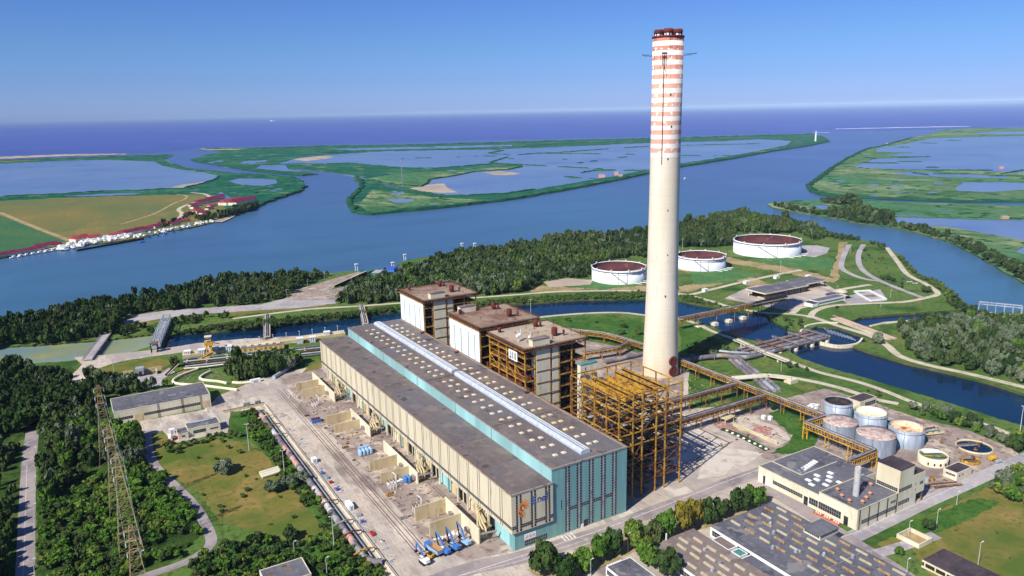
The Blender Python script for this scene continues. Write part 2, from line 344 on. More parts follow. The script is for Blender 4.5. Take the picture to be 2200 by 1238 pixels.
# open sea out to the horizon: a sheet that starts off the outer beaches
SEA = [gp(x, y) for x, y in ((-900,330),(-300,345),(0,334),(170,330),(330,329),(430,318),(560,314),(700,310),(1000,302),(1400,293),(1740,285),(1800,283),(1990,279),(2200,270),(2700,256))]
mb = MB()
n = len(SEA); far = [(x*40, y*40) for x, y in SEA]
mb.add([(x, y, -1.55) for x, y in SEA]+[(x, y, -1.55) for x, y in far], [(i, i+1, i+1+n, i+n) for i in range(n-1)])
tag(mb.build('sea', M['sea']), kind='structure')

# ---------------------------------------------------------------- flat sheets on the land: yards, roads, paths, fields
EXCL = []; ROADS = []
def sheet_w(name, poly, mat, z):
    if name in ('road','wharf_road','dock_apron','parking_area','concrete_yard','gravel_yard','tank_yard','concrete_pad','sand_patch'): EXCL.append(poly)
    n = len(poly); V, _, Fc, *_ = delaunay_2d_cdt([Vector(p) for p in poly], [(i, (i+1) % n) for i in range(n)], [], 1, 1e-5)
    mb = MB(); mb.add([(v.x, v.y, z) for v in V], [tuple(f) if True else f for f in Fc])
    o = mb.build(name, mat); me = o.data
    if len(me.polygons) and me.polygons[0].normal.z < 0: me.flip_normals()
    return tag(o, kind='structure')
def sheet(name, px, mat, z, step=9, amp=1.5):
    if name in ('lawn','meadow','scrub_ground','dry_field','earth_bank','dry_verge'): step, amp = 6, 4.0
    pts = noisy(px, step, amp, int(px[0][0])+5) if step else px
    return sheet_w(name, [gp(x, y) for x, y in pts], mat, z)
def smooth_path(w, k=6):
    """Catmull-Rom through world points"""
    P = [np.array(p, float) for p in w]; out = []
    for i in range(len(P)-1):
        p0, p1, p2, p3 = P[max(i-1, 0)], P[i], P[i+1], P[min(i+2, len(P)-1)]
        for j in range(k):
            t = j/k
            out.append(.5*((2*p1)+(-p0+p2)*t+(2*p0-5*p1+4*p2-p3)*t*t+(-p0+3*p1-3*p2+p3)*t**3))
    out.append(P[-1]); return out
def ribbon(name, px, width, mat, z, k=6, z_end=None, world=False):
    Q = smooth_path(px if world else [gp(x, y) for x, y in px], k); vs = []; n = len(Q); ROADS.append((np.array(Q), width))
    for i, p in enumerate(Q):
        d = Q[min(i+1, n-1)]-Q[max(i-1, 0)]; d = d/(np.hypot(*d)+1e-9); nn = np.array([-d[1], d[0]])*width/2
        vs += [(*(p-nn), z), (*(p+nn), z)]
    mb = MB(); mb.add(vs, [(2*i, 2*i+2, 2*i+3, 2*i+1) for i in range(n-1)])
    return tag(mb.build(name, mat), kind='structure')
M['concrete'] = mk('yard_concrete', srgb(196,182,164), [(0.02, srgb(166,156,148), .42, .62), (0.06, srgb(205,194,178), .54, .66), (0.15, srgb(156,140,128), .55, .72), (0.6, srgb(160,150,140), .5, .75), (0.035, srgb(138,126,118), .6, .66)], rough=.9, spec=.15, bump=(1.5, .15, .1), stretch=(1.3, .4, 1))
M['concrete_dark'] = mk('stained_concrete', srgb(162,146,134), [(0.03, srgb(138,122,114), .42, .62), (0.08, srgb(194,178,160), .52, .64), (0.25, srgb(112,98,92), .52, .7), (0.9, srgb(140,128,120), .5, .75)], rough=.9, spec=.15)
M['asphalt'] = mk('worn_asphalt', srgb(160,148,142), [(0.05, srgb(130,122,122), .42, .62), (0.3, srgb(164,154,150), .52, .7)], rough=.9, spec=.15)
M['gravel'] = mk('gravel_path', srgb(196,184,160), [(0.08, srgb(172,162,138), .45, .62), (0.4, srgb(205,196,174), .5, .7)], rough=.95, spec=.1)
M['wharf'] = mk('wharf_paving', srgb(172,166,164), [(0.03, srgb(150,144,146), .42, .62), (0.3, srgb(186,180,176), .5, .7)], rough=.9, spec=.15)
M['dry'] = mk('dry_grass', srgb(126,112,58), [(0.03, srgb(112,110,50), .42, .6), (0.07, srgb(142,122,70), .52, .66), (0.3, srgb(92,94,40), .52, .7), (0.025, srgb(82,100,38), .48, .62)], rough=.95, spec=.1, bump=(.8, .5, .5))
M['lush'] = mk('lush_grass', srgb(60,98,34), [(0.05, srgb(80,110,44), .42, .6), (0.12, srgb(46,86,26), .5, .66), (0.5, srgb(40,72,24), .52, .7)], rough=.95, spec=.1, bump=(.6, .7, .8))
M['scrub'] = mk('scrub_floor', srgb(50,74,28), [(0.04, srgb(64,88,34), .45, .62), (0.2, srgb(34,52,20), .5, .68), (0.08, srgb(96,92,46), .6, .7)], rough=.95, spec=.1, bump=(.6, .8, .8))
M['field_green'] = mk('green_crop', srgb(60,104,66), [(0.01, srgb(76,108,62), .42, .6), (0.15, srgb(48,88,54), .5, .7)], rough=.95, spec=.1, bump=(.3, .4, .5))
M['earth'] = mk('bare_earth', srgb(164,142,102), [(0.05, srgb(132,122,78), .45, .62), (0.3, srgb(180,160,124), .5, .7)], rough=.95, spec=.1)
for k_ in ('concrete', 'concrete_dark'): add_slabs(M[k_], 7.5, 5.2, .93, 1.07, .8, .02)
add_slabs(M['wharf'], 9, 4, .93, 1.06, .82, .02)
# far bank fields
sheet('farm_field', [(-300,447),(0,436),(130,428),(300,422),(398,421),(394,428),(372,436),(330,460),(260,480),(162,513),(130,508),(60,488),(0,462),(-300,420)], M['farm'], .06)
sheet('green_field', [(-300,430),(0,463),(60,487),(140,518),(100,530),(0,546),(-300,590)], M['field_green'], .08)
ribbon('track', [(0,457),(40,474),(100,498),(150,517)], 10, M['earth'], .12)
ribbon('road', [(-60,562),(0,552),(100,536),(200,519),(300,501),(330,489),(370,476),(388,466),(390,458),(384,450),(400,441),(430,432),(450,424),(438,417),(410,414)], 9, M['gravel'], .14)
ribbon('earth_dike', [(260,482),(330,460),(372,438),(397,428),(400,421),(380,418)], 7, M['earth'], .12)
sheet('beach', [(-200,341),(0,337),(130,332),(270,330),(274,332),(130,336),(0,342),(-200,347)], M['sand'], .1)
sheet('beach', [(425,320),(470,318),(560,318),(500,322),(450,323)], M['sand'], .1)
sheet('mud_bank', [(365,403),(395,396),(440,390),(436,396),(402,406)], M['sand'], -.3)
sheet('mud_bank', [(458,476),(500,460),(508,463),(478,478)], M['sand'], .05)
sheet('surf', [(1795,276.4),(1900,274),(2030,271.6),(2085,270.8),(2085,271.6),(1900,275.2),(1795,277.2)], mk('white_surf', srgb(190,196,214)), -1.3, 12, .8)
# plant yards
sheet('concrete_yard', [(470,850),(560,813),(690,783),(830,700),(1000,690),(1200,722),(1330,745),(1480,800),(1478,880),(1560,872),(1620,890),(1720,985),(1640,1030),(1760,1110),(1860,1180),(1930,1238),(2000,1330),(1100,1400),(900,1330),(567,880),(495,885),(490,930),(440,938),(372,953),(348,925),(312,940),(296,935),(236,925),(300,905),(440,880)], M['concrete'], .05)
sheet('transformer_yard', [(600,812),(690,792),(1106,1184),(1000,1205),(905,1150),(760,985)], M['concrete_dark'], .084, 0)
sheet('boiler_yard', [(835,702),(1000,690),(1200,722),(1330,745),(1470,800),(1465,960),(1380,1070),(1340,1090),(1000,890)], M['concrete_dark'], .09, 0)
ribbon('road', [(70,925),(62,1000),(58,1100),(54,1238),(50,1330)], 7.5, M['asphalt'], .06)
ribbon('path', [(318,925),(318,960),(336,1005),(380,1048),(420,1090),(448,1140),(452,1170),(420,1197),(375,1217),(330,1232),(250,1260)], 5.2, M['asphalt'], .07)
sheet('road', [(140,820),(165,795),(175,783),(160,768),(230,762),(330,752),(420,738),(520,728),(640,722),(690,722),(690,732),(540,745),(430,752),(330,766),(262,776),(215,790),(190,808),(160,835)], M['concrete'], .06)
sheet('parking_area', [(262,822),(310,806),(350,800),(362,790),(375,800),(350,815),(350,830),(300,832)], M['wharf'], .06)
sheet('wharf_road', [(262,695),(285,678),(350,668),(500,658),(560,654),(610,642),(720,642),(722,652),(640,662),(550,667),(400,677),(340,686),(300,692)], M['wharf'], .06)
sheet('dock_apron', [(610,643),(640,622),(700,604),(770,584),(787,588),(720,612),(715,622),(760,612),(800,600),(845,592),(830,600),(770,622),(735,644),(640,646)], M['concrete_dark'], .08, 0)
ribbon('path', [(500,685),(600,672),(660,665),(700,662),(770,658),(865,651),(1020,640),(1130,632),(1200,627),(1300,625),(1390,626),(1460,631),(1520,645),(1570,660),(1640,672),(1700,675),(1745,681)], 5.5, M['gravel'], .08)
ribbon('path', [(1120,690),(1160,682),(1250,674),(1330,672),(1390,678),(1460,686),(1500,697),(1530,712),(1580,730),(1640,757),(1700,778),(1760,800),(1840,820),(1900,840),(1960,864),(2040,890),(2120,914),(2200,944),(2400,1010)], 5, M['gravel'], .09)
ribbon('path', [(1590,812),(1650,806),(1720,815),(1790,830),(1840,845),(1880,858),(1930,868)], 5.5, M['gravel'], .1)
ribbon('road', [(1745,681),(1800,700),(1870,722),(1905,742),(1935,766),(2000,786),(2080,803),(2200,832),(2400,880)], 6.5, M['gravel'], .1)
ribbon('road', [(1740,683),(1752,668),(1790,657),(1870,652),(1940,649),(1985,641),(2015,631),(1990,611),(1950,590),(1928,562),(1905,532)], 6, M['gravel'], .11)
ribbon('road', [(1985,641),(1940,624),(1890,603),(1860,586),(1846,568),(1845,545),(1856,525)], 6.5, M['wharf'], .12)
ribbon('road', [(1890,604),(1860,600),(1830,590),(1808,575),(1812,552),(1824,526)], 6.5, M['wharf'], .13)
ribbon('road', [(1470,636),(1490,632),(1530,622),(1600,605),(1680,588),(1722,580)], 6, M['gravel'], .08)
ribbon('road', [(1700,675),(1712,665),(1720,655),(1760,648),(1800,625),(1850,615),(1870,612)], 6, M['gravel'], .14)
ribbon('path', [(878,586),(905,570),(930,555)], 7, M['earth'], .08)
ribbon('path', [(1390,640),(1460,632),(1420,628)], 5, M['gravel'], .1)
sheet('gravel_yard', [(1555,642),(1612,615),(1760,602),(1795,622),(1830,640),(1770,650),(1705,668),(1650,660)], M['concrete'], .06)
sheet('sand_patch', [(1168,606),(1220,598),(1275,602),(1268,612),(1240,614),(1180,618)], M['sand'], .1)
sheet('sand_patch', [(1722,528),(1755,527),(1784,533),(1775,545),(1750,553),(1725,550)], M['wharf'], .08)
sheet('gravel_yard', [(1800,640),(1890,622),(1905,645),(1860,650),(1820,652)], M['wharf'], .06)
for q in ([(1470,560),(1560,575),(1680,620),(1640,625),(1560,598),(1450,580)], [(1530,545),(1600,560),(1700,575),(1800,600),(1790,608),(1680,585),(1570,566)], [(1150,612),(1260,620),(1390,614),(1390,626),(1250,622),(1150,632),(1130,620)], [(1460,615),(1540,600),(1580,602),(1500,622),(1455,630)], [(1800,520),(1822,520),(1810,550),(1800,600),(1780,590),(1795,560)]):
    sheet('earth_bank', q, M['earth'], .05)
for q in ([(1480,585),(1560,575),(1640,590),(1560,608),(1490,612)], [(1620,560),(1700,548),(1790,556),(1790,580),(1700,575)], [(1190,612),(1260,606),(1390,612),(1300,622)]):
    sheet('lawn', q, mk('rough_meadow', srgb(72,116,66), [(0.05, srgb(96,124,70), .45, .62), (0.2, srgb(54,96,46), .5, .7)], rough=.95, spec=.1, bump=(.5, .5, .5)), .07)
sheet('lawn', [(1150,690),(1250,680),(1380,684),(1390,750),(1340,740),(1230,715),(1150,705)], M['lush'], .06)
sheet('lawn', [(1460,700),(1500,700),(1560,740),(1540,775),(1462,770)], M['lush'], .06)
for q in ([(205,795),(240,782),(330,770),(372,775),(350,790),(260,800),(215,812)], [(268,690),(345,690),(360,682),(330,698),(275,705)], [(480,668),(600,660),(700,655),(715,660),(600,668),(500,678)], [(385,790),(410,788),(405,800),(380,808)], [(660,790),(690,775),(690,790),(640,812)], [(330,930),(350,935),(395,962),(350,970),(335,960)]):
    sheet('dry_verge', q, M['dry'], .052)
# lower left
sheet('dry_field', [(345,930),(380,962),(470,945),(520,950),(565,975),(600,1010),(700,1140),(640,1165),(540,1140),(470,1120),(430,1060),(350,1010),(330,960)], M['dry'], .05)
sheet('scrub_ground', [(565,880),(870,1260),(700,1300),(640,1165),(700,1140),(600,1010),(500,900),(520,885)], M['lush'], .04)
sheet('scrub_ground', [(-100,790),(150,790),(240,830),(235,925),(312,945),(330,1010),(430,1095),(440,1140),(380,1200),(310,1250),(78,1330),(82,930),(20,960),(-100,1000)], M['scrub'], .045)
sheet('scrub_ground', [(-100,1000),(45,960),(30,1350),(-200,1350)], M['scrub'], .045)
sheet('scrub_ground', [(400,1240),(470,1180),(640,1165),(700,1300),(400,1330)], M['lush'], .048)
# right
sheet('tank_yard', [(1560,895),(1640,868),(1770,835),(1870,862),(1960,895),(2080,925),(2175,965),(2200,985),(2100,1030),(2000,1080),(1960,1060),(1640,985)], M['concrete_dark'], .06)
sheet('lawn', [(1650,890),(1700,870),(1740,905),(1760,945),(1735,975),(1650,975),(1690,955),(1700,935),(1668,905)], M['lush'], .1)
sheet('concrete_pad', [(1575,898),(1630,890),(1690,930),(1700,945),(1665,962),(1610,935)], M['concrete'], .1)
ribbon('road', [(1770,1175),(1830,1155),(1900,1122),(1980,1083),(2060,1048),(2130,1016),(2200,985),(2330,930)], 8.5, M['wharf'], .1)
ribbon('road', [(1640,1045),(1720,1092),(1800,1145),(1870,1190),(1945,1240),(2050,1320)], 9, M['asphalt'], .11)
ribbon('road', [(1885,1190),(1945,1172),(2012,1150)], 6, M['wharf'], .12)
ribbon('road', [(880,1270),(1000,1225),(1130,1195),(1300,1140),(1430,1090),(1560,1040),(1640,1012)], 9.5, M['asphalt'], .075)
sheet('meadow', [(1885,1170),(1940,1140),(2010,1100),(2100,1058),(2200,1010),(2500,900),(2600,1400),(2100,1400),(2010,1255),(1960,1180),(1905,1195)], M['dry'], .065)
sheet('meadow', [(1900,1150),(1990,1110),(2100,1070),(2150,1080),(2080,1120),(2000,1150),(1950,1160)], M['lush'], .07)
sheet('planting_strip', [(1130,1225),(1260,1180),(1400,1130),(1640,1050),(1660,1075),(1520,1135),(1420,1160),(1300,1215),(1200,1260)], M['earth'], .08)

wl = mk('worn_white_line', srgb(222,216,206), [(.8, srgb(186,176,164), .5, .6)], rough=.8)
ribbon('road_line', [(985,1238),(1130,1192),(1300,1136),(1430,1086),(1560,1035),(1640,1006)], .35, wl, .12)
ribbon('road_line', [(900,1262),(1010,1232),(1130,1202),(1300,1147)], .25, wl, .12)
ribbon('kerb', [(1100,1220),(1200,1190),(1300,1155),(1430,1104),(1560,1052),(1640,1022)], .6, M['gravel'], .16)
for q in range(4): ribbon('road_line', [(1205+q*7,1152-q*2.3),(1216+q*7,1163-q*2.3)], .8, wl, .125)
ribbon('road_line', [(1790,1160),(1850,1140),(1920,1105),(2000,1070),(2080,1034)], .25, wl, .14)
ribbon('road_line', [(58,1000),(50,1238)], .2, wl, .1)
for q in ([(640,860),(760,985),(900,1140)],[(590,840),(700,960),(850,1130)],[(500,862),(560,850),(640,842)]): ribbon('crack', q, .3, M['concrete_dark'], .07)
for q, z_ in (([(1480,905),(1560,960),(1640,975),(1600,1000),(1500,985),(1440,1000)], .096), ([(1510,985),(1590,985),(1560,1020),(1500,1030)], .104)): sheet('pale_patch', q, bpy.data.materials.get('pale_cement') or mk('pale_cement', srgb(202,192,176), [(.15, srgb(186,172,156), .48, .62)], rough=.9), z_, 6, 3)
sheet('pale_patch', [(1440,1055),(1475,1046),(1490,1058),(1452,1068)], bpy.data.materials['pale_cement'], .13, 0)
sheet('rust_stain', [(1540,905),(1585,925),(1580,935),(1535,912)], mk('red_stain', srgb(170,112,100), [(.5, srgb(190,160,146), .5, .6)], rough=.9), .085, 6, 2)
sheet('rust_stain', [(1625,915),(1660,920),(1655,935),(1615,928)], bpy.data.materials['red_stain'], .13, 6, 2)
ribbon('trench', [(1550,922),(1580,932),(1620,952),(1650,968)], 4.5, M['scrub'], .12)
# ================================================================ MATERIALS OF THE PLANT
M['teal'] = mk('teal_cladding', srgb(118,164,160), [(0.05, srgb(108,154,154), .4, .65), (0.5, srgb(130,172,166), .5, .7)], rough=.6, spec=.3, stretch=(1.2,1.2,.06))
M['teal_pale_lit'] = mk('pale_sunlit_teal', srgb(132,172,170), [(0.05, srgb(160,210,208), .4, .65)], rough=.6, stretch=(1.2,1.2,.1))  # pale teal of the doors; on the upper hall strip it paints sunlight
M['cream'] = mk('cream_cladding', srgb(208,198,170), [(0.05, srgb(198,188,160), .42, .65), (0.6, srgb(190,178,150), .54, .74), (0.5, srgb(172,152,122), .64, .74)], rough=.75, spec=.2, stretch=(1,1,.12))
M['cream2'] = mk('cream_render', srgb(222,214,188), [(0.08, srgb(206,196,166), .45, .66), (0.7, srgb(190,176,148), .56, .76)], rough=.85, spec=.15, stretch=(1,1,.2))
M['conc_wall'] = mk('raw_concrete', srgb(206,190,152), [(0.1, srgb(190,172,132), .45, .65), (0.5, srgb(166,148,116), .55, .75)], rough=.9, spec=.1, stretch=(1,1,.35))
M['roof'] = mk('bitumen_roof', srgb(116,106,102), [(0.04, srgb(102,93,90), .42, .62), (0.3, srgb(128,116,110), .52, .72), (0.12, srgb(92,84,82), .56, .7), (0.02, srgb(108,104,106), .5, .6), (0.07, srgb(128,117,110), .6, .68), (0.11, srgb(84,78,76), .63, .66)], rough=.95, spec=.1, bump=(2, .2, .05))
M['roof_grey'] = mk('grey_roof', srgb(106,106,112), [(0.06, srgb(92,92,100), .42, .62), (0.4, srgb(118,116,120), .52, .72), (0.1, srgb(130,126,126), .6, .64), (0.14, srgb(80,80,88), .62, .66)], rough=.95, spec=.1, bump=(2, .2, .05))
M['roof_brown'] = mk('brown_roof', srgb(128,116,110), [(0.06, srgb(112,100,96), .42, .62), (0.1, srgb(148,134,126), .6, .64), (0.35, srgb(140,122,110), .52, .72)], rough=.95, spec=.1)
M['roof_dark'] = mk('dark_roof', srgb(76,66,70), [(0.1, srgb(58,50,56), .42, .62), (0.6, srgb(92,80,80), .54, .74)], rough=.9, spec=.15)
M['rust_deck'] = mk('rusty_roof_deck', srgb(128,98,82), [(0.08, srgb(150,128,110), .45, .62), (0.3, srgb(104,74,60), .5, .7), (0.03, srgb(156,138,118), .5, .65)], rough=.95, spec=.1)
M['pale_deck'] = mk('pale_roof_deck', srgb(176,160,138), [(0.06, srgb(156,138,116), .45, .62), (0.3, srgb(140,116,94), .54, .74)], rough=.95, spec=.1)
M['trim'] = mk('grey_trim', srgb(150,142,134), [(0.4, srgb(116,98,84), .5, .7)], rough=.8)
M['rust_trim'] = mk('rusty_trim', srgb(140,98,48), [(0.3, srgb(96,66,40), .45, .62), (0.8, srgb(170,120,50), .55, .7)], rough=.85)
M['glass'] = mk('dark_glazing', srgb(34,38,44), [(0.8, srgb(62,66,70), .54, .7)], rough=.25, spec=.5)
M['mull'] = mk('grey_mullion', srgb(150,152,150), rough=.7)
M['yellow'] = mk('yellow_steel', srgb(190,146,46), [(0.2, srgb(146,102,42), .44, .6), (0.7, srgb(96,64,38), .52, .66)], rough=.7, spec=.25)
M['yellow_b'] = mk('bright_yellow_steel', srgb(212,164,46), [(0.25, srgb(186,136,42), .48, .64), (0.9, srgb(124,82,42), .56, .7)], rough=.65, spec=.3)
M['rust'] = mk('rusty_steel', srgb(104,70,50), [(0.3, srgb(76,48,38), .45, .62), (0.8, srgb(136,92,60), .55, .7)], rough=.9, spec=.15)
M['rust_red'] = mk('red_rust', srgb(110,48,40), [(0.4, srgb(80,34,32), .45, .65)], rough=.85)
M['dark_in'] = mk('dark_shaded_steel', srgb(52,44,40), [(0.2, srgb(36,30,30), .45, .6), (0.5, srgb(92,68,50), .58, .7)], rough=.95, spec=.05)  # dark steel; its tone also carries shade inside the bare frame
M['white'] = mk('white_cladding', srgb(236,238,236), [(0.08, srgb(222,226,226), .45, .65), (0.4, srgb(206,210,208), .58, .74)], rough=.7, stretch=(1,1,.4))
M['green_strip'] = mk('green_strip', srgb(92,150,140), [(0.8, srgb(60,120,112), .45, .6)], rough=.7)
M['steel'] = mk('galvanised_steel', srgb(168,176,184), [(0.15, srgb(140,146,158), .45, .62), (0.6, srgb(190,196,200), .55, .7)], rough=.55, spec=.4, metal=.2)
M['pipe'] = mk('weathered_pipe', srgb(112,108,112), [(0.12, srgb(158,154,152), .52, .64), (0.35, srgb(92,86,92), .5, .66), (0.1, srgb(150,116,98), .6, .7)], rough=.7, spec=.3)
M['tank_white'] = mk('white_tank_paint', srgb(240,242,244), [(0.03, srgb(226,230,234), .45, .65), (0.15, srgb(206,206,206), .6, .75)], rough=.6, spec=.3, stretch=(1,1,.3))
M['tank_grey'] = mk('grey_tank_sheet', srgb(160,170,182), [(0.3, srgb(138,150,166), .42, .6), (0.8, srgb(182,188,196), .54, .7), (0.2, srgb(150,132,120), .62, .74)], rough=.5, spec=.4, metal=.15, stretch=(1,1,.12))
M['blue'] = mk('blue_paint', srgb(66,120,190), [(0.8, srgb(50,96,170), .5, .7)], rough=.45, spec=.5)
M['paleblue'] = mk('pale_blue_paint', srgb(150,186,214), [(0.8, srgb(120,160,196), .5, .7)], rough=.5, spec=.4)
M['white_p'] = mk('white_paint', srgb(232,232,228), rough=.55, spec=.4)
M['black'] = mk('black_rubber_and_shade', srgb(30,30,32), rough=.8)
M['orange'] = mk('orange_paint', srgb(238,140,58), rough=.6)
M['logo_blue'] = mk('blue_letter_paint', srgb(70,92,176), rough=.6)
M['green_p'] = mk('green_paint', srgb(60,130,104), rough=.6)
M['red_p'] = mk('red_paint', srgb(178,44,48), rough=.6)
M['skyl'] = mk('skylight_dome', srgb(228,216,196), [(0.1, srgb(206,176,120), .5, .6), (0.6, srgb(180,160,140), .55, .7)], rough=.5, spec=.4)
M['lamp'] = mk('lamp_steel', srgb(186,188,178), rough=.6)
for k_ in ('roof',): add_slabs(M[k_], 9.0, 2.4, .94, 1.07, .9, .02, math.pi/2)
add_slabs(M['roof_grey'], 8.0, 1.8, .92, 1.08, .86, .03, math.pi/2); add_slabs(M['roof_brown'], 8.0, 1.8, .93, 1.07, .88, .03, math.pi/2)
# ================================================================ CHIMNEY
CX, CY = 372.0, 414.2
def chimney_mat():
    m = mk('striped_chimney_concrete', srgb(226,215,194), [(0.05, srgb(216,204,180), .45, .65), (0.25, srgb(214,202,178), .56, .72)], rough=.9, spec=.1, stretch=(1,1,.3))
    t = m.node_tree; N = t.nodes; L = t.links; b = N['Principled BSDF']
    base = b.inputs['Base Color'].links[0].from_socket
    geo = N.new('ShaderNodeNewGeometry'); sp = N.new('ShaderNodeSeparateXYZ'); L.new(geo.outputs['Position'], sp.inputs[0])
    def mth(op, a, bv=None, c=None):
        n = N.new('ShaderNodeMath'); n.operation = op
        for i, v in enumerate((a, bv, c)):
            if v is None: continue
            if isinstance(v, (int, float)): n.inputs[i].default_value = v
            else: L.new(v, n.inputs[i])
        return n.outputs[0]
    z = sp.outputs[2]
    zz = mth('MULTIPLY', mth('SUBTRACT', 241.9, z), 1/6.22)
    red = mth('LESS_THAN', mth('FRACT', zz), .5)
    zone = mth('GREATER_THAN', z, 161.0)
    nz = N.new('ShaderNodeTexNoise'); nz.inputs['Scale'].default_value = .35; nz.inputs['Detail'].default_value = 5; L.new(geo.outputs['Position'], nz.inputs[0])
    worn = mth('LESS_THAN', nz.outputs[0], .62)
    def mix(f, a, c):
        x = N.new('ShaderNodeMix'); x.data_type = 'RGBA'; L.new(f, x.inputs['Factor'])
        for k, v in (('A', a), ('B', c)):
            if isinstance(v, tuple): x.inputs[k].default_value = (*v, 1)
            else: L.new(v, x.inputs[k])
        return x.outputs['Result']
    top = mth('SMOOTH_MIN', mth('MULTIPLY', mth('SUBTRACT', z, 205), 1/40), 1.0, .1)
    topc = mth('MAXIMUM', top, 0.0)
    redc = mix(topc, srgb(220,166,144), srgb(184,110,96))
    band = mix(mth('MULTIPLY', red, worn), srgb(234,226,212), redc)
    rg = N.new('ShaderNodeMapping'); rg.inputs['Scale'].default_value = (.02, .02, .8); L.new(geo.outputs['Position'], rg.inputs[0])
    rn = N.new('ShaderNodeTexNoise'); rn.inputs['Scale'].default_value = 1.0; rn.inputs['Detail'].default_value = 4; L.new(rg.outputs[0], rn.inputs[0])
    pour = mth('MULTIPLY', mth('MAXIMUM', mth('MULTIPLY', mth('SUBTRACT', rn.outputs[0], .5), 3.0), 0.0), .3)      # pour rings in the concrete
    base = mix(pour, base, srgb(186,172,148))
    cur = mix(zone, base, band)
    # rust streaks running down under the top platform and the ladder line
    mp = N.new('ShaderNodeMapping'); mp.inputs['Scale'].default_value = (.9, .9, .03); L.new(geo.outputs['Position'], mp.inputs[0])
    n2 = N.new('ShaderNodeTexNoise'); n2.inputs['Scale'].default_value = 1.0; n2.inputs['Detail'].default_value = 3; L.new(mp.outputs[0], n2.inputs[0])
    st = mth('MULTIPLY', mth('GREATER_THAN', n2.outputs[0], .58), mth('MULTIPLY', mth('MULTIPLY', topc, red), .75))
    cur = mix(st, cur, srgb(84,52,48))
    ba = mth('MAXIMUM', mth('SUBTRACT', .8, mth('MULTIPLY', z, 1/22)), 0.0)
    n3 = mth('MULTIPLY', ba, nz.outputs[0])
    cur = mix(n3, cur, srgb(196,150,96))
    L.new(cur, b.inputs['Base Color'])
    return m
ch = thing('chimney', 'very tall striped red and white power station chimney of pale concrete', 'chimney', (CX, CY, 0))
mb = MB(); mb.lathe((CX, CY), [(13.5,-.3),(13.0,12),(12.1,40),(11.2,80),(10.65,130),(10.5,180),(10.5,241.8),(10.0,241.8),(10.0,240.8)], 56, cap0=False)
mb.build('shaft', chimney_mat(), ch)
vd = np.array([CX, CY])/math.hypot(CX, CY); pr = np.array([vd[1], -vd[0]])
for k, (a, b_) in enumerate(((-6.3, 0.6), (6.3, 0.2), (0, -6.0), (0, 6.0))):
    c = (CX+pr[0]*a+vd[0]*b_, CY+pr[1]*a+vd[1]*b_)
    mb = MB(); mb.lathe(c, [(2.75, 240.5), (2.75, 244.8)], 24, cap0=False)
    fl = mb.build('flue', M['white'], ch)
    mb = MB(); mb.lathe(c, [(2.8,243.9),(3.45,244.6),(3.45,245.6),(3.0,246.9),(2.5,246.9),(2.4,245.5)], 24, cap0=False)
    mb.build('flue_cap', M['rust_red'], fl)
    mb = MB()
    for q in range(8):
        aa = q*math.pi/4+.3; mb.box(c[0]+2.9*math.cos(aa)-.25, c[0]+2.9*math.cos(aa)+.25, c[1]+2.9*math.sin(aa)-.25, c[1]+2.9*math.sin(aa)+.25, 241, 245)
    mb.build('flue_bracket', M['dark_in'], fl)
mb = MB(); mb.lathe((CX, CY), [(10.6,241.0),(11.0,241.2),(11.0,242.3),(10.6,242.3)], 56, cap0=False, cap1=False); mb.build('top_ring', M['rust_red'], ch)
fr = -vd  # towards the viewer's side
def chp(ang, r, z):   # ang: degrees to the right of the side that faces south-west
    d = math.cos(rad(ang))*fr+math.sin(rad(ang))*pr; return (CX+d[0]*r, CY+d[1]*r, z)
for s in (-1, 1):
    mb = MB()
    for dz in (0, 1.0):
        mb.beam(chp(90*s, 10.4, 230.2-dz), chp(90*s, 19.5 if s > 0 else 17.5, 230.8-.3*dz), .25)
    mb.beam(chp(90*s, 13, 230.2), chp(90*s, 16, 229.4), .18); mb.build('mast_arm', M['dark_in'], ch)
mb = MB()
for a in (-18, -12, -6):
    mb.beam(chp(a, 10.9, 230), chp(a, 10.9, 223), .3)
mb.beam(chp(-22, 11.2, 231), chp(-3, 11.2, 231), .5); mb.beam(chp(-20, 11.2, 228.5), chp(-4, 11.2, 228.5), .35)
mb.beam(chp(-12, 10.9, 223), chp(-3, 10.9, 216), .2)
mb.build('hanging_cradle', M['dark_in'], ch)
mb = MB()
for i in range(40): mb.beam(chp(-13, 10.75, 228-i*1.8), chp(-13, 10.75, 226.6-i*1.8), .45)
mb.build('ladder', M['rust'], ch)
for a, z in ((14,203.5),(10,160),(15,124),(18,92),(12,62),(8,40),(20,182)):
    mb = MB(); mb.beam(chp(a, 12.0-(.9 if z > 80 else 0)-(.35 if z > 120 else 0), z), chp(a, 10.2, z), .8, 1.3); mb.build('inspection_hatch', M['black'], ch)
for z in (4.6, 12.4):
    mb = MB(); c = Vector((CX+.6, CY-12.0, z)); d = Vector((.0, -1, 0)); n = 28
    ring = lambda r, off: [c+d*off+Vector((math.cos(2*math.pi*k/n)*r, 0, math.sin(2*math.pi*k/n)*r)) for k in range(n)]
    v = ring(3.7, -1.0)+ring(3.7, 2.3)+ring(3.2, 2.3)+ring(3.2, 2.0)
    mb.add(v, [(j*n+k, j*n+(k+1) % n, (j+1)*n+(k+1) % n, (j+1)*n+k) for j in range(3) for k in range(n)]+[tuple(range(3*n, 4*n))])
    mb.build('flue_duct_opening', M['rust_red'], ch)
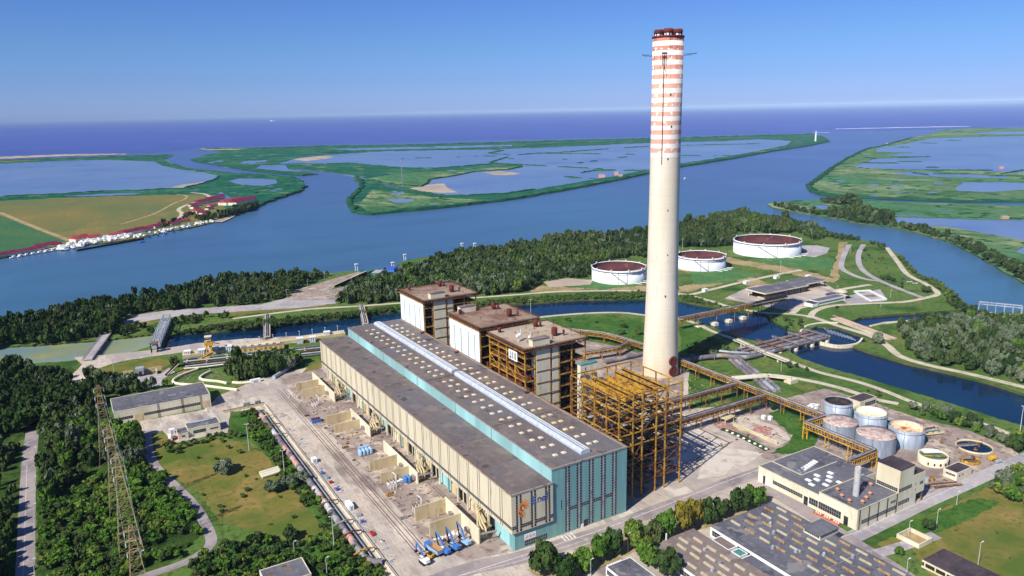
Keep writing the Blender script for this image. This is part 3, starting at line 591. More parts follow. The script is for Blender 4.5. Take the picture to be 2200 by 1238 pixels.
# ================================================================ TURBINE HALL
HX0, HX1, HY0, HY1, HZ = 176.5, 220.4, 267.6, 550.0, 34.6
CXX0, CZ0, CZ1 = 154.2, 9.3, 28.3
hall = thing('turbine_hall', 'long teal and cream turbine hall with a dark flat roof and rows of skylights', 'power station hall', (HX0, HY0, 0))
mb = MB(); mb.box(HX0, HX1, HY0, HY1, -.2, HZ); mb.box(156.1, HX0, HY0+.002, HY0+20, -.2, CZ0-.01)
body = mb.build('teal_wall', M['teal'], hall)
mb = MB(); mb.box(157.2, HX0, HY0+20.01, HY1-1, -.2, CZ0-.01); mb.build('ground_floor_wall', M['conc_wall'], hall)
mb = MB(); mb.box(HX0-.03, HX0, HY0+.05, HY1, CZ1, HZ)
mb.build('sunlit_wall_strip', M['teal_pale_lit'], hall)  # same teal wall, its sunlit brightness painted on as a paler skin
mb = MB(); mb.box(CXX0, HX0-.04, HY0-.9, HY1+.5, CZ0, CZ1)
mb.build('cream_wall', M['cream'], hall)
mb = MB(); mb.box(HX0+.5, HX1-.5, HY0+.5, HY1-.5, HZ, HZ+.15); r1 = mb.build('high_roof', M['roof'], hall)
mb = MB(); mb.box(CXX0+.5, HX0-.05, HY0-.4, HY1, CZ1, CZ1+.15); r2 = mb.build('low_roof', M['roof'], hall)
for y in (326, 379, 433, 487): mb = MB(); mb.box(CXX0+.6, HX0-.1, y-.12, y+.12, CZ1+.15, CZ1+.3); mb.build('roof_joint', M['trim'], r2)
for y in (325, 407, 408.6, 487): mb = MB(); mb.box(HX0+.6, HX1-.6, y-.12, y+.12, HZ+.15, HZ+.3); mb.build('roof_joint', M['roof_dark'], r1)
mb = MB()
mb.box(HX0-.25, HX1+.25, HY0-.25, HY0+.5, HZ-.35, HZ+.45); mb.box(HX0-.25, HX1+.25, HY1-.5, HY1+.25, HZ-.2, HZ+.6)
mb.box(HX0-.1, HX0+.3, HY0+.5, HY1-.5, HZ-.1, HZ+.35); mb.box(HX1-.9, HX1+.25, HY0+.5, HY1-.5, HZ-.3, HZ+.5)
mb.build('parapet', M['trim'], r1)
mb = MB(); mb.box(HX1-.3, HX1+.3, HY0+1, HY1-1, HZ+.5, HZ+.7); mb.build('parapet_cap', M['rust_trim'], r1)
mb = MB(); mb.box(CXX0-.2, CXX0+.5, HY0-1.1, HY1+.7, CZ1-.25, CZ1+.4); mb.box(CXX0+.5, HX0+.3, HY0-1.1, HY0-.4, CZ1-.25, CZ1+.4); mb.box(CXX0+.5, HX0, HY1, HY1+.7, CZ1-.25, CZ1+.5)
mb.build('parapet', M['trim'], r2)
mb = MB(); mb.box(CXX0+.05, CXX0+.35, HY0-1, HY1+.6, CZ1+.4, CZ1+.55); mb.build('parapet_cap', M['rust_trim'], r2)
# front strips of glazing
def vstrip(x, y, z0, z1, w, parent, name='window_strip', side='y'):
    g = MB(); f = MB()
    if side == 'y': g.box(x-w/2, x+w/2, y-.06, y, z0, z1)
    else: g.box(x-.06, x, y-w/2, y+w/2, z0, z1)
    k = int((z1-z0)/1.35)
    for i in range(1, k):
        z = z0+(z1-z0)*i/k
        if side == 'y': f.box(x-w/2, x+w/2, y-.1, y-.055, z-.12, z+.12)
        else: f.box(x-.1, x-.055, y-w/2, y+w/2, z-.12, z+.12)
    o = g.build(name, M['glass'], parent); f.build('glazing_bar', M['mull'], o); return o
XS = (184.3,186.1,190.9,192.8,197.9,199.8,205.1,207.0,211.8,213.7)
for i, x in enumerate(XS): vstrip(x, HY0, .8, HZ-.8, .95, hall)
for i in range(0, 10, 2):   # pale grey panel between the two strips of a pair
    mb = MB(); mb.box(XS[i]+.48, XS[i+1]-.48, HY0-.04, HY0, .8, HZ-.8); mb.build('grey_panel', M['steel'], hall)
for x in (157.0,159.0,164.9,166.7,172.6,174.4): vstrip(x, HY0-.9, CZ0+.4, CZ1-.7, .95, hall)
def hstrip(x0, x1, y, z0, z1, parent, name='window_band', bar=.9, d=.05):
    g = MB(); f = MB(); g.box(x0, x1, y-d, y, z0, z1)
    n = max(2, int(abs(x1-x0)/bar))
    for i in range(1, n):
        x = x0+(x1-x0)*i/n; f.box(x-.07, x+.07, y-d-.04, y-d+.005, z0, z1)
    f.box(x0, x1, y-d-.04, y-d+.005, (z0+z1)/2-.07, (z0+z1)/2+.07)
    o = g.build(name, M['glass'], parent); f.build('glazing_bar', M['mull'], o); return o
def vband(x, y0, y1, z0, z1, parent, name='window_band', bar=1.6, d=.05, s=-1):
    g = MB(); f = MB(); g.box(x, x+s*d, y0, y1, z0, z1)
    n = max(2, int((y1-y0)/bar))
    for i in range(1, n):
        y = y0+(y1-y0)*i/n; f.box(x+s*(d-.005), x+s*(d+.04), y-.08, y+.08, z0, z1)
    f.box(x+s*(d-.005), x+s*(d+.04), y0, y1, (z0+z1)/2-.07, (z0+z1)/2+.07)
    o = g.build(name, M['glass'], parent); f.build('glazing_bar', M['mull'], o); return o
for a, b_ in ((186.7,190.3),(193.4,197.3),(200.4,204.5),(207.6,211.2)): hstrip(a, b_, HY0-.02, 11.3, 13.0, hall)
for a, b_ in ((154.4,156.4),(159.6,164.3),(167.3,172.0),(175.0,176.4)): hstrip(a, b_, HY0-.92, 11.3, 13.0, hall)
hstrip(161.5, 173.5, HY0, .8, 3.4, hall, 'window_band')
mb = MB(); mb.box(194.6, 197.0, HY0-.08, HY0, 0, 3.6); mb.build('door', M['glass'], hall)
mb = MB(); mb.box(192.9, 194.3, HY0-.3, HY0, 0, 1.8); mb.build('wall_cabinet', M['white_p'], hall)
mb = MB(); mb.box(181.6,182.0,HY0-.05,HY0,13,18); mb.build('vent_slot', M['glass'], hall)
mb = MB(); mb.box(161.3, 167.5, HY0-.12, HY0, 3.7, 6.6)
po = mb.build('poster', M['white_p'], hall)
mb = MB()
for k in range(7): mb.box(162+k*.75, 162.4+k*.75, HY0-.14, HY0-.12, 4.3+(k%3)*.3, 5.3+(k%2)*.5)
mb.build('poster_print', mk('red_print', srgb(200,120,120)), po)
# long side: pairs of thin dashed strips and the band of windows
ys = np.linspace(276.0, 546.5, 26)
for y in ys:
    g = MB(); f = MB()
    for dy in (-.95, .95):
        g.box(CXX0-.05, CXX0, y+dy-.22, y+dy+.22, CZ0+.4, CZ1-.7)
        for i in range(1, 13):
            z = CZ0+.4+(CZ1-CZ0-1.1)*i/13; f.box(CXX0-.09, CXX0-.045, y+dy-.22, y+dy+.22, z-.12, z+.12)
    o = g.build('window_strip', M['glass'], hall); f.build('glazing_bar', M['mull'], o)
vband(CXX0-.055, HY0-.8, HY1+.4, 11.4, 12.9, hall)
mb = MB()
# the recessed ground floor: bays whose shade is painted as black plates, pale infill, a few teal doors, piers
for i, y in enumerate(np.arange(289, 546, 6.5)):
    k = (i*7) % 5; mb = MB()
    if k in (0, 3): mb.box(157.1, 157.2, y, y+5.2, 0, 7.6); mb.build('open_bay_shade', M['black'], hall)
    elif i in (7, 8, 20, 21, 31): mb.box(156.9, 157.2, y, y+6.4, 0, 8.2); mb.build('sliding_door', M['teal_pale_lit'], hall)
    else: mb.box(156.6, 157.2, y, y+5.8, 0, 4.5+(i % 3)); mb.build('concrete_infill', M['cream2'] if k == 1 else M['conc_wall'], hall)
for i, y in enumerate(np.arange(290, 548, 10.8)):
    mb = MB(); mb.box(154.6, 155.4, y-.4, y+.4, 0, CZ0); mb.build('pier', M['teal'] if i % 3 == 1 else M['cream2'], hall)
mb = MB(); mb.box(155.9, 156.1, 272, 285, 0, 7.6); mb.build('sliding_door', M['teal_pale_lit'], hall)
mb = MB(); mb.box(156.0, 156.1, 286, 287.4, 0, 7.6); mb.build('open_bay_shade', M['black'], hall)  # black plate for the shade in one more bay
# roof lights
def skylight(x, y, mat):
    a = MB(); a.box(x-1.08, x+1.08, y-1.08, y+1.08, HZ+.15, HZ+.5)
    o = a.build('skylight', mat, hall)
    a = MB()
    a.add([(x-.8,y-.8,HZ+.55),(x+.8,y-.8,HZ+.55),(x+.8,y+.8,HZ+.55),(x-.8,y+.8,HZ+.55),(x-.45,y-.45,HZ+.85),(x+.45,y-.45,HZ+.85),(x+.45,y+.45,HZ+.85),(x-.45,y+.45,HZ+.85)],
          [(0,1,5,4),(1,2,6,5),(2,3,7,6),(3,0,4,7),(4,5,6,7)])
    a.build('dome', M['cream'] if mat is M['skyl'] else M['skyl'], o)
skm = [M['skyl'], M['skyl'], mk('yellowed_skylight', srgb(226,206,140), rough=.5), mk('pinkish_skylight', srgb(206,176,160), rough=.5)]
for x in (186.0, 191.0, 207.0, 211.2):
    for j in range(26):
        y = 279.0+j*10.2+(0 if x < 200 else 1.5)
        if j in (12, 13) and x < 200: y += (-1.5 if j == 12 else 1.5)
        if 404 < y < 410: continue
        if x > 200 and RND.random() < .05: continue
        skylight(x, y, skm[RND.choice([0, 0, 0, 1, 2, 3]) if x > 200 else 0])
mb = MB()
for j in range(52):
    for x in (183.5, 188.6, 193.4, 204.8, 209.2, 214): 
        if RND.random() < .6: mb.beam((x+RND.uniform(-.5,.5), 276+j*5.2+RND.uniform(-1,1), HZ+.1), (x, 276+j*5.2, HZ+1.1), .14)
mb.build('roof_vent_pipe', M['trim'], r1)
for (y0, y1) in ((272.6, 407.6), (411.5, 547.5)):
    prof = [(-2.7,0),(-2.75,1.1),(-2.35,1.7),(-1.4,2.1),(0,2.25),(1.4,2.1),(2.35,1.7),(2.75,1.1),(2.7,0)]
    mb = MB(); n = len(prof); X = 199.3
    v = [(X+a, y, HZ+.15+z) for y in (y0, y1) for a, z in prof]
    mb.add(v, [(i, i+1, n+i+1, n+i) for i in range(n-1)]+[tuple(range(n-1, -1, -1)), tuple(range(n, 2*n))])
    o = mb.build('ridge_rooflight', mk('ridge_metal', srgb(186,194,202), [(.3, srgb(164,172,182), .45, .62)], rough=.6) if 'ridge_metal' not in bpy.data.materials else bpy.data.materials['ridge_metal'], hall)
    mb = MB()
    for s in (-1, 1):
        for q in ((1.2, 2.05), (2.05, 2.6)): pass
    pg = [(-1.6,2.05),(0,2.27),(1.4,2.13),(2.38,1.73),(2.79,1.1)]
    for i in range(4):
        (a0, z0), (a1, z1) = pg[i], pg[i+1]
        mb.add([(X+a0, y0+.3, HZ+.21+z0), (X+a1, y0+.3, HZ+.19+z1), (X+a1, y1-.3, HZ+.19+z1), (X+a0, y1-.3, HZ+.19+z0)], [(0,1,2,3)])
    gl = mb.build('glazing', mk('rooflight_glass', srgb(108,126,150), [(.5, srgb(146,160,178), .5, .65)], rough=.3, spec=.5), o)
    mb = MB()
    for y in np.arange(y0+.4, y1, 1.5):
        for i in range(4): mb.beam((X+pg[i][0], y, HZ+.27+pg[i][1]), (X+pg[i+1][0], y, HZ+.27+pg[i+1][1]), .16)
    for a, z in pg: mb.beam((X+a, y0+.3, HZ+.25+z), (X+a, y1-.3, HZ+.25+z), .16)
    mb.build('glazing_bar', M['white_p'], gl)
mb = MB()
for y in (300, 342, 395, 452, 503):
    mb.beam((HX0+.3, y, HZ), (HX0+.3, y, HZ+2.2), .2); mb.beam((HX0+.1, y-2, HZ+.4), (HX0+.1, y+2.5, HZ+.4), .3)
    mb.beam((HX0-.12, y+24, CZ1), (HX0-.12, y+24, HZ), .3)
mb.build('roof_ladder', M['trim'], r1)
mb = MB()
for y in (356, 447, 504):
    for k in range(5): mb.beam((HX1-4+k*.9, y-1.5+k*.3, HZ+.2), (HX1-.6, y+2-k*.5, HZ+1.6), .22)
    mb.box(HX1-4, HX1-1.2, y-1, y+1.5, HZ+1.0, HZ+1.15)
mb.build('collapsed_walkway', M['rust'], r1)
# wordmark and emblem on the cream front
LY = HY0-.98
mb = MB()
def quadz(mb, pts, t=.06): # flat lettering plate standing on the front wall
    n = len(pts); mb.add([(x, LY, z) for x, z in pts]+[(x, LY+t, z) for x, z in pts], [tuple(range(n)), tuple(range(2*n-1, n-1, -1))]+[(i, i+n, (i+1)%n+n, (i+1)%n) for i in range(n)])
lx, lz, sc = 165.4, 21.2, 1.0
def seg(p, q, w):
    d = np.array(q)-np.array(p); d = d/np.hypot(*d); n = np.array((-d[1], d[0]))*w/2; p = np.array(p)-d*w*.2; q = np.array(q)+d*w*.2
    quadz(mb, [tuple(p-n), tuple(q-n), tuple(q+n), tuple(p+n)])
def arc(cx, cz, r, a0, a1, w, n=10, ex=1.0):
    P = [(cx+r*ex*math.cos(rad(a0+(a1-a0)*i/n)), cz+r*math.sin(rad(a0+(a1-a0)*i/n))) for i in range(n+1)]
    for i in range(n): seg(P[i], P[i+1], w)
seg((lx,lz),(lx,lz+3.4),.62); seg((lx,lz+3.4),(lx+1.9,lz+3.5),.55); seg((lx,lz+1.75),(lx+1.6,lz+1.8),.5); seg((lx,lz),(lx+1.9,lz+.05),.55)
seg((lx+2.8,lz),(lx+2.8,lz+2.1),.5); arc(lx+3.55,lz+1.45,.75,180,0,.5); seg((lx+4.3,lz),(lx+4.3,lz+1.45),.5)
arc(lx+5.9,lz+1.1,1.0,0,320,.48,14,.85); seg((lx+5.1,lz+1.1),(lx+6.75,lz+1.1),.4)
seg((lx+7.8,lz),(lx+7.9,lz+3.9),.55)
mb.build('wordmark', M['logo_blue'], hall)
mb = MB(); ex, ez = 159.9, 20.9
for a in range(-20, 300, 22):
    L_ = 3.2+1.1*math.sin(rad(a*1.7)); c, s = math.cos(rad(a)), math.sin(rad(a)); w0, w1 = .42, .16
    p = (ex+.9*c, ez+.9*s); q = (ex+L_*c, ez+L_*s*1.05); 
    quadz(mb, [(p[0]+s*w0, p[1]-c*w0), (q[0]+s*w1, q[1]-c*w1), (q[0]-s*w1, q[1]+c*w1), (p[0]-s*w0, p[1]+c*w0)])
for k in range(3): arc(ex+.6+k*.5, ez-1.2, 2.2+k*.7, 190, 262, .3, 8)
mb.build('sun_emblem', M['orange'], hall)
# ================================================================ BOILER HOUSES
def boiler(y0, y1, label, clad, shaft_front, deck, banner=False):
    x0, x1, zr = 221.6, 266.0, 58.0
    t = thing('boiler_house', label, 'boiler house', (x0, y0, 0), 'open steel boiler houses beside the turbine hall')
    mb = MB(); mb.box(x0-.4, x1+.4, y0-.6, y1+.6, zr, zr+.9); rf = mb.build('roof', deck, t)
    mb = MB()
    for a, b_, c, d in ((x0-.9,y0-1.1,x1+.9,y0-1.1),(x0-.9,y1+1.1,x1+.9,y1+1.1),(x0-.9,y0-1.1,x0-.9,y1+1.1),(x1+.9,y0-1.1,x1+.9,y1+1.1)):
        L_ = math.hypot(c-a, d-b_); n = int(L_/1.9)
        for z in (zr+.9, zr+1.5, zr+2.1): mb.beam((a,b_,z-.6),(c,d,z-.6),.2)
        mb.beam((a,b_,zr-.9),(c,d,zr-.9),.5,.6)
        for i in range(n+1): mb.beam((a+(c-a)*i/n, b_+(d-b_)*i/n, zr-1.0), (a+(c-a)*i/n, b_+(d-b_)*i/n, zr+1.6), .22)
    mb.build('edge_railing', M['rust'], rf)
    for a, b_, c, d in ((x0-1.2,y0-1.4,x0-1.2,y1+1.4),(x1+1.2,y0-1.4,x1+1.2,y1+1.4)): mb = MB(); mb.beam((a,b_,zr-1.3),(c,d,zr-1.3),.3,.5); mb.build('eaves_beam', M['yellow'], rf)
    xs = [x0+.4, 229.0, 240.0, 246.3, 255.5, x1-.4]; yy = [y0+.4, y0+(y1-y0)*.27, y0+(y1-y0)*.5, y0+(y1-y0)*.73, y1-.4]
    for i, x in enumerate(xs):
        for j, y in enumerate(yy):
            if 0 < i < 5 and 0 < j < 4: continue
            mb = MB(); mb.box(x-.34, x+.34, y-.34, y+.34, -.2, zr); mb.build('column', M['yellow'], t)
    for k, z in enumerate((8, 15.5, 23, 30.5, 38, 45.5, 52.5)):
        mb = MB()
        for y in (yy[0], yy[-1]): mb.beam((x0,y,z),(x1,y,z),.35,.7)
        for x in (xs[0], xs[-1]): mb.beam((x,y0,z),(x,y1,z),.35,.7)
        for a, b_ in zip(yy[:-1], yy[1:]):
            if (k+len(t.children)) % 3 == 0: mb.beam((xs[0], a, z), (xs[0], b_, z+7), .25)
        f = mb.build('floor_frame', M['yellow'], t)
        mb = MB(); mb.box(x0+1, x1-1.2, y0+1.6, y1-1.6, z-.1, z+.15)
        mb.build('floor_deck', M['rust'], f)
        mb = MB()
        for q in range(26):
            a = RND.random(); ang = RND.choice([0, math.pi/2])+RND.uniform(-.3,.3); L_ = RND.uniform(1.5, 6)
            side = RND.random()
            cx, cy = (RND.uniform(x0+1.5, x1-2), y0+RND.uniform(1.2, 4.5)) if side < .5 else (x0+RND.uniform(1.2, 5), RND.uniform(y0+2, y1-2))
            mb.beam((cx-L_/2*math.cos(ang)*.5, cy-L_/2*math.sin(ang)*.5, z+RND.uniform(.3,5)), (cx+L_/2*math.cos(ang)*.5, cy+L_/2*math.sin(ang)*.5, z+RND.uniform(.3,5)), RND.uniform(.2,.55))
        for q in range(5):
            cx, cy, r_ = RND.uniform(x0+3, x1-4), y0+RND.uniform(1.6, 3.5), RND.uniform(.5, 1.1); mb.cyl((cx, cy), r_, z+.15, z+RND.uniform(1.5, 4.5), 10)
        tag(mb.build('loose_steelwork', RND.choice([M['rust'], M['dark_in'], M['rust_red'], M['rust_trim']]), f), kind='stuff')
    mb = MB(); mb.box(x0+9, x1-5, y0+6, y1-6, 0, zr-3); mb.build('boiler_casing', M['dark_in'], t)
    sy0, sy1 = (y0-.15, y0+5.5) if shaft_front else (y1-5.5, y1+.15)
    mb = MB(); mb.box(229.6, 239.4, sy0, sy1, 0, zr-.1); mb.box(241.2, 245.6, sy0+.25, sy1, 0, zr-.2); sh = mb.build('stair_shaft', M['cream2'], t)
    if shaft_front:
        mb = MB()
        for z in np.arange(6, 57, 7.4): mb.box(229.5, 245.7, sy0-.3, sy0-.05, z, z+.5)
        mb.build('cladding_rail', M['rust_trim'], sh)
    mb = MB(); mb.box(227.6, 239.6, (y0+.5 if shaft_front else y1-5), (y0+5 if shaft_front else y1-.5), zr+.9, zr+5.0); ph = mb.build('stair_head', M['cream2'], t)
    mb = MB(); mb.box(227.3, 239.9, (y0+.2 if shaft_front else y1-5.3), (y0+5.3 if shaft_front else y1-.2), zr+5.0, zr+5.25); mb.build('stair_head_roof', M['roof_brown'], ph)
    if clad:
        mb = MB(); mb.box(x0-.5, x0-.25, y0+.5, y1-.3, 9, zr-2.2); cl = mb.build('white_cladding', M['white'], t)
        for f in (.16, .36, .60, .82):
            y = y0+(y1-y0)*f; mb = MB(); mb.box(x0-.56, x0-.5, y-.45, y+.45, 12, zr-5.5); mb.build('green_strip', M['green_strip'], cl)
        mb = MB()
        for q in range(10):
            y, z = RND.uniform(y0+4, y1-6), RND.uniform(32, 46); mb.box(x0-.53, x0-.5, y, y+RND.uniform(.6, 2.2), z, z+RND.uniform(.4, 1.6))
        mb.build('faded_patch', mk('faded_grey_paint', srgb(206,210,214)), cl)
    else:
        mb = MB()
        for y in yy[1:-1]: mb.box(x0+.1, x0+.5, y-.3, y+.3, 0, zr)
        for z in np.arange(8, 56, 7.5): mb.beam((x0+.05, y0, z+3.6), (x0+.05, y1, z+3.6), .18)
        mb.build('side_grid', M['yellow_b'], t)
        mb = MB(); mb.box(x0-.15, x0+.05, y0+8.5, y0+18.5, 48.5, 54.5); bn = mb.build('white_panel', M['white'], t)
        mb = MB()
        for q in (10, 11.6, 13.6, 15.4): mb.box(x0-.2, x0-.15, y0+q, y0+q+.75, 49.2, 53.6)
        mb.box(x0-.2, x0-.15, y0+15.4, y0+17.6, 49.2, 50); mb.build('panel_slot', M['dark_in'], bn)
        for q in range(3):
            mb = MB(); mb.cyl((x0+4.5, y0+5+q*3.5), 2.0, 16+q*9.0, 22+q*9.0, 16); mb.build('drum', M['rust_red'], t)
    for (x, dy, r_, h_) in ((251.0, 12.5, 1.9, 4.6), (252.0, 36.0 if (y1-y0) > 40 else 32, 1.7, 4.0), (256.3, 10.2, .7, 3.0), (226.5, 38, 1.2, 2.6), (254.6, 34.2, .8, 2.6)):
        yv = y0+dy if shaft_front else y0+dy
        mb = MB(); mb.lathe((x, yv), [(r_*.7, zr+1.6), (r_, zr+2.2), (r_, zr+1.2+h_), (r_*.85, zr+1.6+h_)], 18)
        v = mb.build('vent_drum', M['rust_red'], rf)
        mb = MB()
        for k in range(4): mb.box(x+r_*.6*math.cos(k*1.57)-.12, x+r_*.6*math.cos(k*1.57)+.12, yv+r_*.6*math.sin(k*1.57)-.12, yv+r_*.6*math.sin(k*1.57)+.12, zr+.9, zr+2)
        mb.build('drum_leg', M['rust'], v)
    mb = MB()
    for q in range(9):
        x, y = RND.uniform(x0+4, x1-4), RND.uniform(y0+4, y1-4); mb.beam((x,y,zr+.9),(x,y,zr+RND.uniform(1.6,3.4)),.25)
    for q in range(4): mb.beam((x1-1.5, y0+4+q*10, zr+.9), (x1-1.5, y0+4+q*10, zr+4), .3); 
    mb.build('roof_post', M['rust'], rf)
    mb = MB(); mb.box(x0+3, x1-4, y0-.05, y0+.3, 0, 5.2); mb.build('plinth_wall', M['teal'], t)
    return t, rf
boiler(506.5, 551, 'farthest boiler house, with white side cladding beside the hall roof end', True, True, M['rust_deck'])
boiler(418.6, 462.8, 'middle boiler house with white green-striped cladding and a rusty brown roof', True, False, M['rust_deck'])
_, rf3 = boiler(363.6, 407, 'nearest boiler house with an open yellow side and a pale dusty roof', False, True, M['pale_deck'])
mb = MB()
for (x, y) in ((226, 378), (229, 380), (231, 372)): mb.beam((x,y,58.9),(x,y,66),.3); mb.lathe((x-.6,y), [(.2,61.5),(.9,62),(.9,63.2),(.2,63.6)], 10)
mb.build('aerial', M['white_p'], rf3)
# ================================================================ STRIPPED STEEL FRAME and its stair tower
fr_ = thing('steel_frame', 'bare yellow and rusty steel skeleton of a dismantled boiler by the teal hall end', 'steel frame', (222, 276, 0))
FX = (222.0, 231.0, 237.0, 246.3, 252.5, 263.0); FY = (276.0, 286.0, 296.0, 306.5, 317.0); FZ = 56.5
for i, x in enumerate(FX):
    for j, y in enumerate(FY):
        if 0 < i < 5 and 0 < j < 4 and (i+j) % 2: continue
        top = FZ if (i in (0, 5) or j in (0, 4)) else RND.choice([30, 38, 50, FZ-4])
        mb = MB(); w = .3 if (i in (0, 5) or j in (0, 4)) else .25
        mb.box(x-w, x+w, y-w, y+w, -.2, top); mb.box(x-w-.18, x+w+.18, y-.1, y+.1, -.15, top-.1); mb.build('column', M['yellow'], fr_)
lv = (8, 15.5, 22, 29.5, 36, 43, 49.5, FZ)
for k, z in enumerate(lv):
    mb = MB()
    for y in FY:
        if z > 45 and y in FY[1:4] and k % 2: continue
        mb.beam((FX[0], y, z), (FX[-1], y, z), .3, .6)
    for x in FX: 
        if x == FX[2] and z > 50: continue
        mb.beam((x, FY[0], z), (x, FY[-1], z), .3, .6)
    f = mb.build('floor_frame', M['yellow'] if z > 28 else M['rust'], fr_)
    if z < 40:
        for q in range(3):
            a, b_ = RND.choice(FX[:4]), RND.choice(FY[:3]); mb = MB(); mb.box(a+.6, a+RND.uniform(9, 15), b_+.6, b_+RND.uniform(9, 19), z+.35, z+.5); mb.build('floor_deck', M['dark_in'] if q else M['rust'], f)  # plates added in a dark colour to deepen the shade inside
    if z < 46:
        mb = MB(); nq = 170 if z < 40 else 60
        for q in range(nq):
            ang = RND.choice([0, math.pi/2])+RND.uniform(-.35, .35); L_ = RND.uniform(1, 7); cx, cy = RND.uniform(224, 261), RND.uniform(277.5, 315); zz = z+RND.uniform(-1.5, 4)
            mb.beam((cx-L_/2*math.cos(ang), cy-L_/2*math.sin(ang), zz), (cx+L_/2*math.cos(ang), cy+L_/2*math.sin(ang), zz+RND.uniform(-.8,.8)), RND.uniform(.2, .6), RND.uniform(.2,.9))
        tag(mb.build('loose_steelwork', M['dark_in'] if k % 2 else M['rust'], f), kind='stuff')
        mb = MB()
        for q in range(24):
            cx, cy = RND.uniform(225, 260), RND.uniform(278, 313); a, b_ = RND.uniform(1.5, 5), RND.uniform(1, 3.5); mb.box(cx-a/2, cx+a/2, cy-b_/2, cy+b_/2, z+.4, z+.55)
        mb.build('floor_plate', M['conc_wall'] if k % 2 else M['steel'], f)
for y0, y1, x in ((282,312,235.5),(282,312,242.5),(280,314,249.5)): mb = MB(); mb.box(x-.3, x+.3, y0, y1, 50.8, 54.2); mb.build('roof_girder', M['yellow'], fr_)
for x in (256.0, 229.3): mb = MB(); mb.box(x-.35, x+.35, 280, 316, 52.0, 54); mb.build('roof_girder', M['yellow'], fr_)
mb = MB()
for y in (283, 290, 299, 308): mb.beam((229, y, 51.3), (257, y, 51.3), .3, .6)
mb.build('roof_joist', M['rust_trim'], fr_)
mb = MB()
for i in range(5):
    a, b_ = FX[i], FX[i+1]
    mb.beam((a, 276, lv[(i*2) % 7]), (b_, 276, lv[(i*2) % 7+1]), .3)
for j in range(4): mb.beam((263, FY[j], lv[j+1]), (263, FY[j+1], lv[j+2]), .3); mb.beam((222, FY[j], 36+3*j), (222, FY[j+1], 43+3*j), .3)
mb.build('brace', M['rust'], fr_)
st = thing('stair_tower', 'narrow white concrete stair tower behind the bare steel skeleton', 'tower', (229, 318, 0))
mb = MB(); mb.box(229, 240.2, 318, 321, -.2, 60.3); mb.build('shaft', M['cream2'], st)
mb = MB(); mb.box(228.8, 240.4, 317.8, 321.2, 60.3, 60.7); mb.build('roof', M['green_strip'], st)
mb = MB(); mb.box(237, 238.2, 317.93, 318, 53, 55); mb.box(232,232.5,317.93,318,57,58.5); mb.build('window', M['glass'], st)
# ================================================================ TRANSFORMER YARD beside the hall
def wall_x(mb, x, y0, y1, h, t=.5): mb.box(x-t/2, x+t/2, y0, y1, -.1, h)
bays = [((492, 545), (529, 514), (7.0, 6.2), 'transformer bay wall with two short wings at the far end of the yard'),
        ((422.5, 459), (457.5, 441), (7.0, 5.9), 'transformer bay wall with two beige wings beside the blue skip'),
        ((350.5, 400), (379, 362), (6.8, 6.2), 'transformer bay wall standing right behind the pale blue transformer tanks'),
        ((281, 316.5), (316, 299), (8.2, 7.6), 'tall concrete transformer bay wall behind the parked blue excavators')]
for (y0, y1), cr, (h, hc), lab in bays:
    t = thing('blast_wall', lab, 'concrete wall', (145, (y0+y1)/2, 0), 'transformer bay walls along the hall')
    mb = MB(); mb.prism([(144.7, y0), (145.3, y0), (145.3, y1), (144.7, y1)], -.1, h); w_ = mb.build('long_wall', M['cream2'], t)
    for y in cr:
        mb = MB(); mb.box(128.2, 144.69, y-.3, y+.3, -.1, hc); mb.build('wing_wall', M['conc_wall'], t)
        mb = MB(); mb.box(143.2, 144.65, y-9.5, y-6.5, 2.2, 4.0); 
        for q in range(5): mb.box(143.0, 143.2, y-9.3+q*.6, y-9.0+q*.6, 2.0, 4.2)
        mb.build('cooler_box', M['trim'], w_)
    mb = MB(); mb.box(145.31, 154.1, y0+4, y0+8, 4.6, 4.9); mb.build('platform', M['conc_wall'], t)
    for k in range(3):
        mb = MB(); mb.tube([(157.0, y0+17+k*2.4, 7.7), (152.5+k*.4, y0+15+k*1.6, 7.5), (147.0+k*1.5, y0+5, 6.7), (147.0+k*1.5, y0+3.2, 5.6), (147.0+k*1.5, y0+2.6, 1.2)], .55, 10); mb.build('bus_duct', M['conc_wall'], t)
    mb = MB()
    for k in range(5): mb.beam((146+k*1.6, y0+5, 0), (146+k*1.6, y0+5, 4.6), .25); mb.beam((146, y0+4+k*.9, 5.1), (154, y0+4+k*.9, 5.1), .15)
    mb.build('support_post', M['yellow'], t)
    mb = MB(); mb.beam((145.6, y0+.4, 5), (153.5, y0-1.5, 5.2), .5, .8); mb.beam((145.6,y0+.6,0),(145.6,y0+.6,5),.3); mb.beam((152,y0-1.1,0),(152,y0-1.1,5.2),.3); mb.build('cable_beam', M['trim'], t)
def bushings(x, y, n, label):
    t = thing('bushing_stand', label, 'electrical stand', (x, y, 0), 'white bushing stands')
    for i in range(n):
        a, b_ = x+(i % 3)*1.7, y-(i//3)*1.9
        mb = MB(); mb.cyl((a, b_), .17, 0, 3.0, 8); mb.cyl((a, b_), .3, 3.0, 3.2, 8)
        p = mb.build('post', M['white_p'], t)
        mb = MB(); mb.lathe((a, b_), [(.16,3.2),(.26,3.4),(.16,3.6),(.26,3.8),(.16,4.0),(.22,4.2),(.1,4.5)], 8); mb.build('insulator', M['rust'], p)
    mb = MB(); a = x+5.2; mb.tube([(a,y+1,0),(a,y+1,5.2),(a-.6,y+2,6.0),(a-.8,y+4,6.0),(a-.8,y+4,3)], .25, 8); mb.build('gantry_pole', M['white_p'], t)
bushings(129.5, 495, 8, 'cluster of white bushing posts by the far bay wall near the blue skip')
bushings(130.0, 356.5, 9, 'cluster of white bushing posts next to the dark blue transformer tanks')
bushings(131.0, 325.5, 5, 'few white bushing posts beside the bay wall behind the excavators')
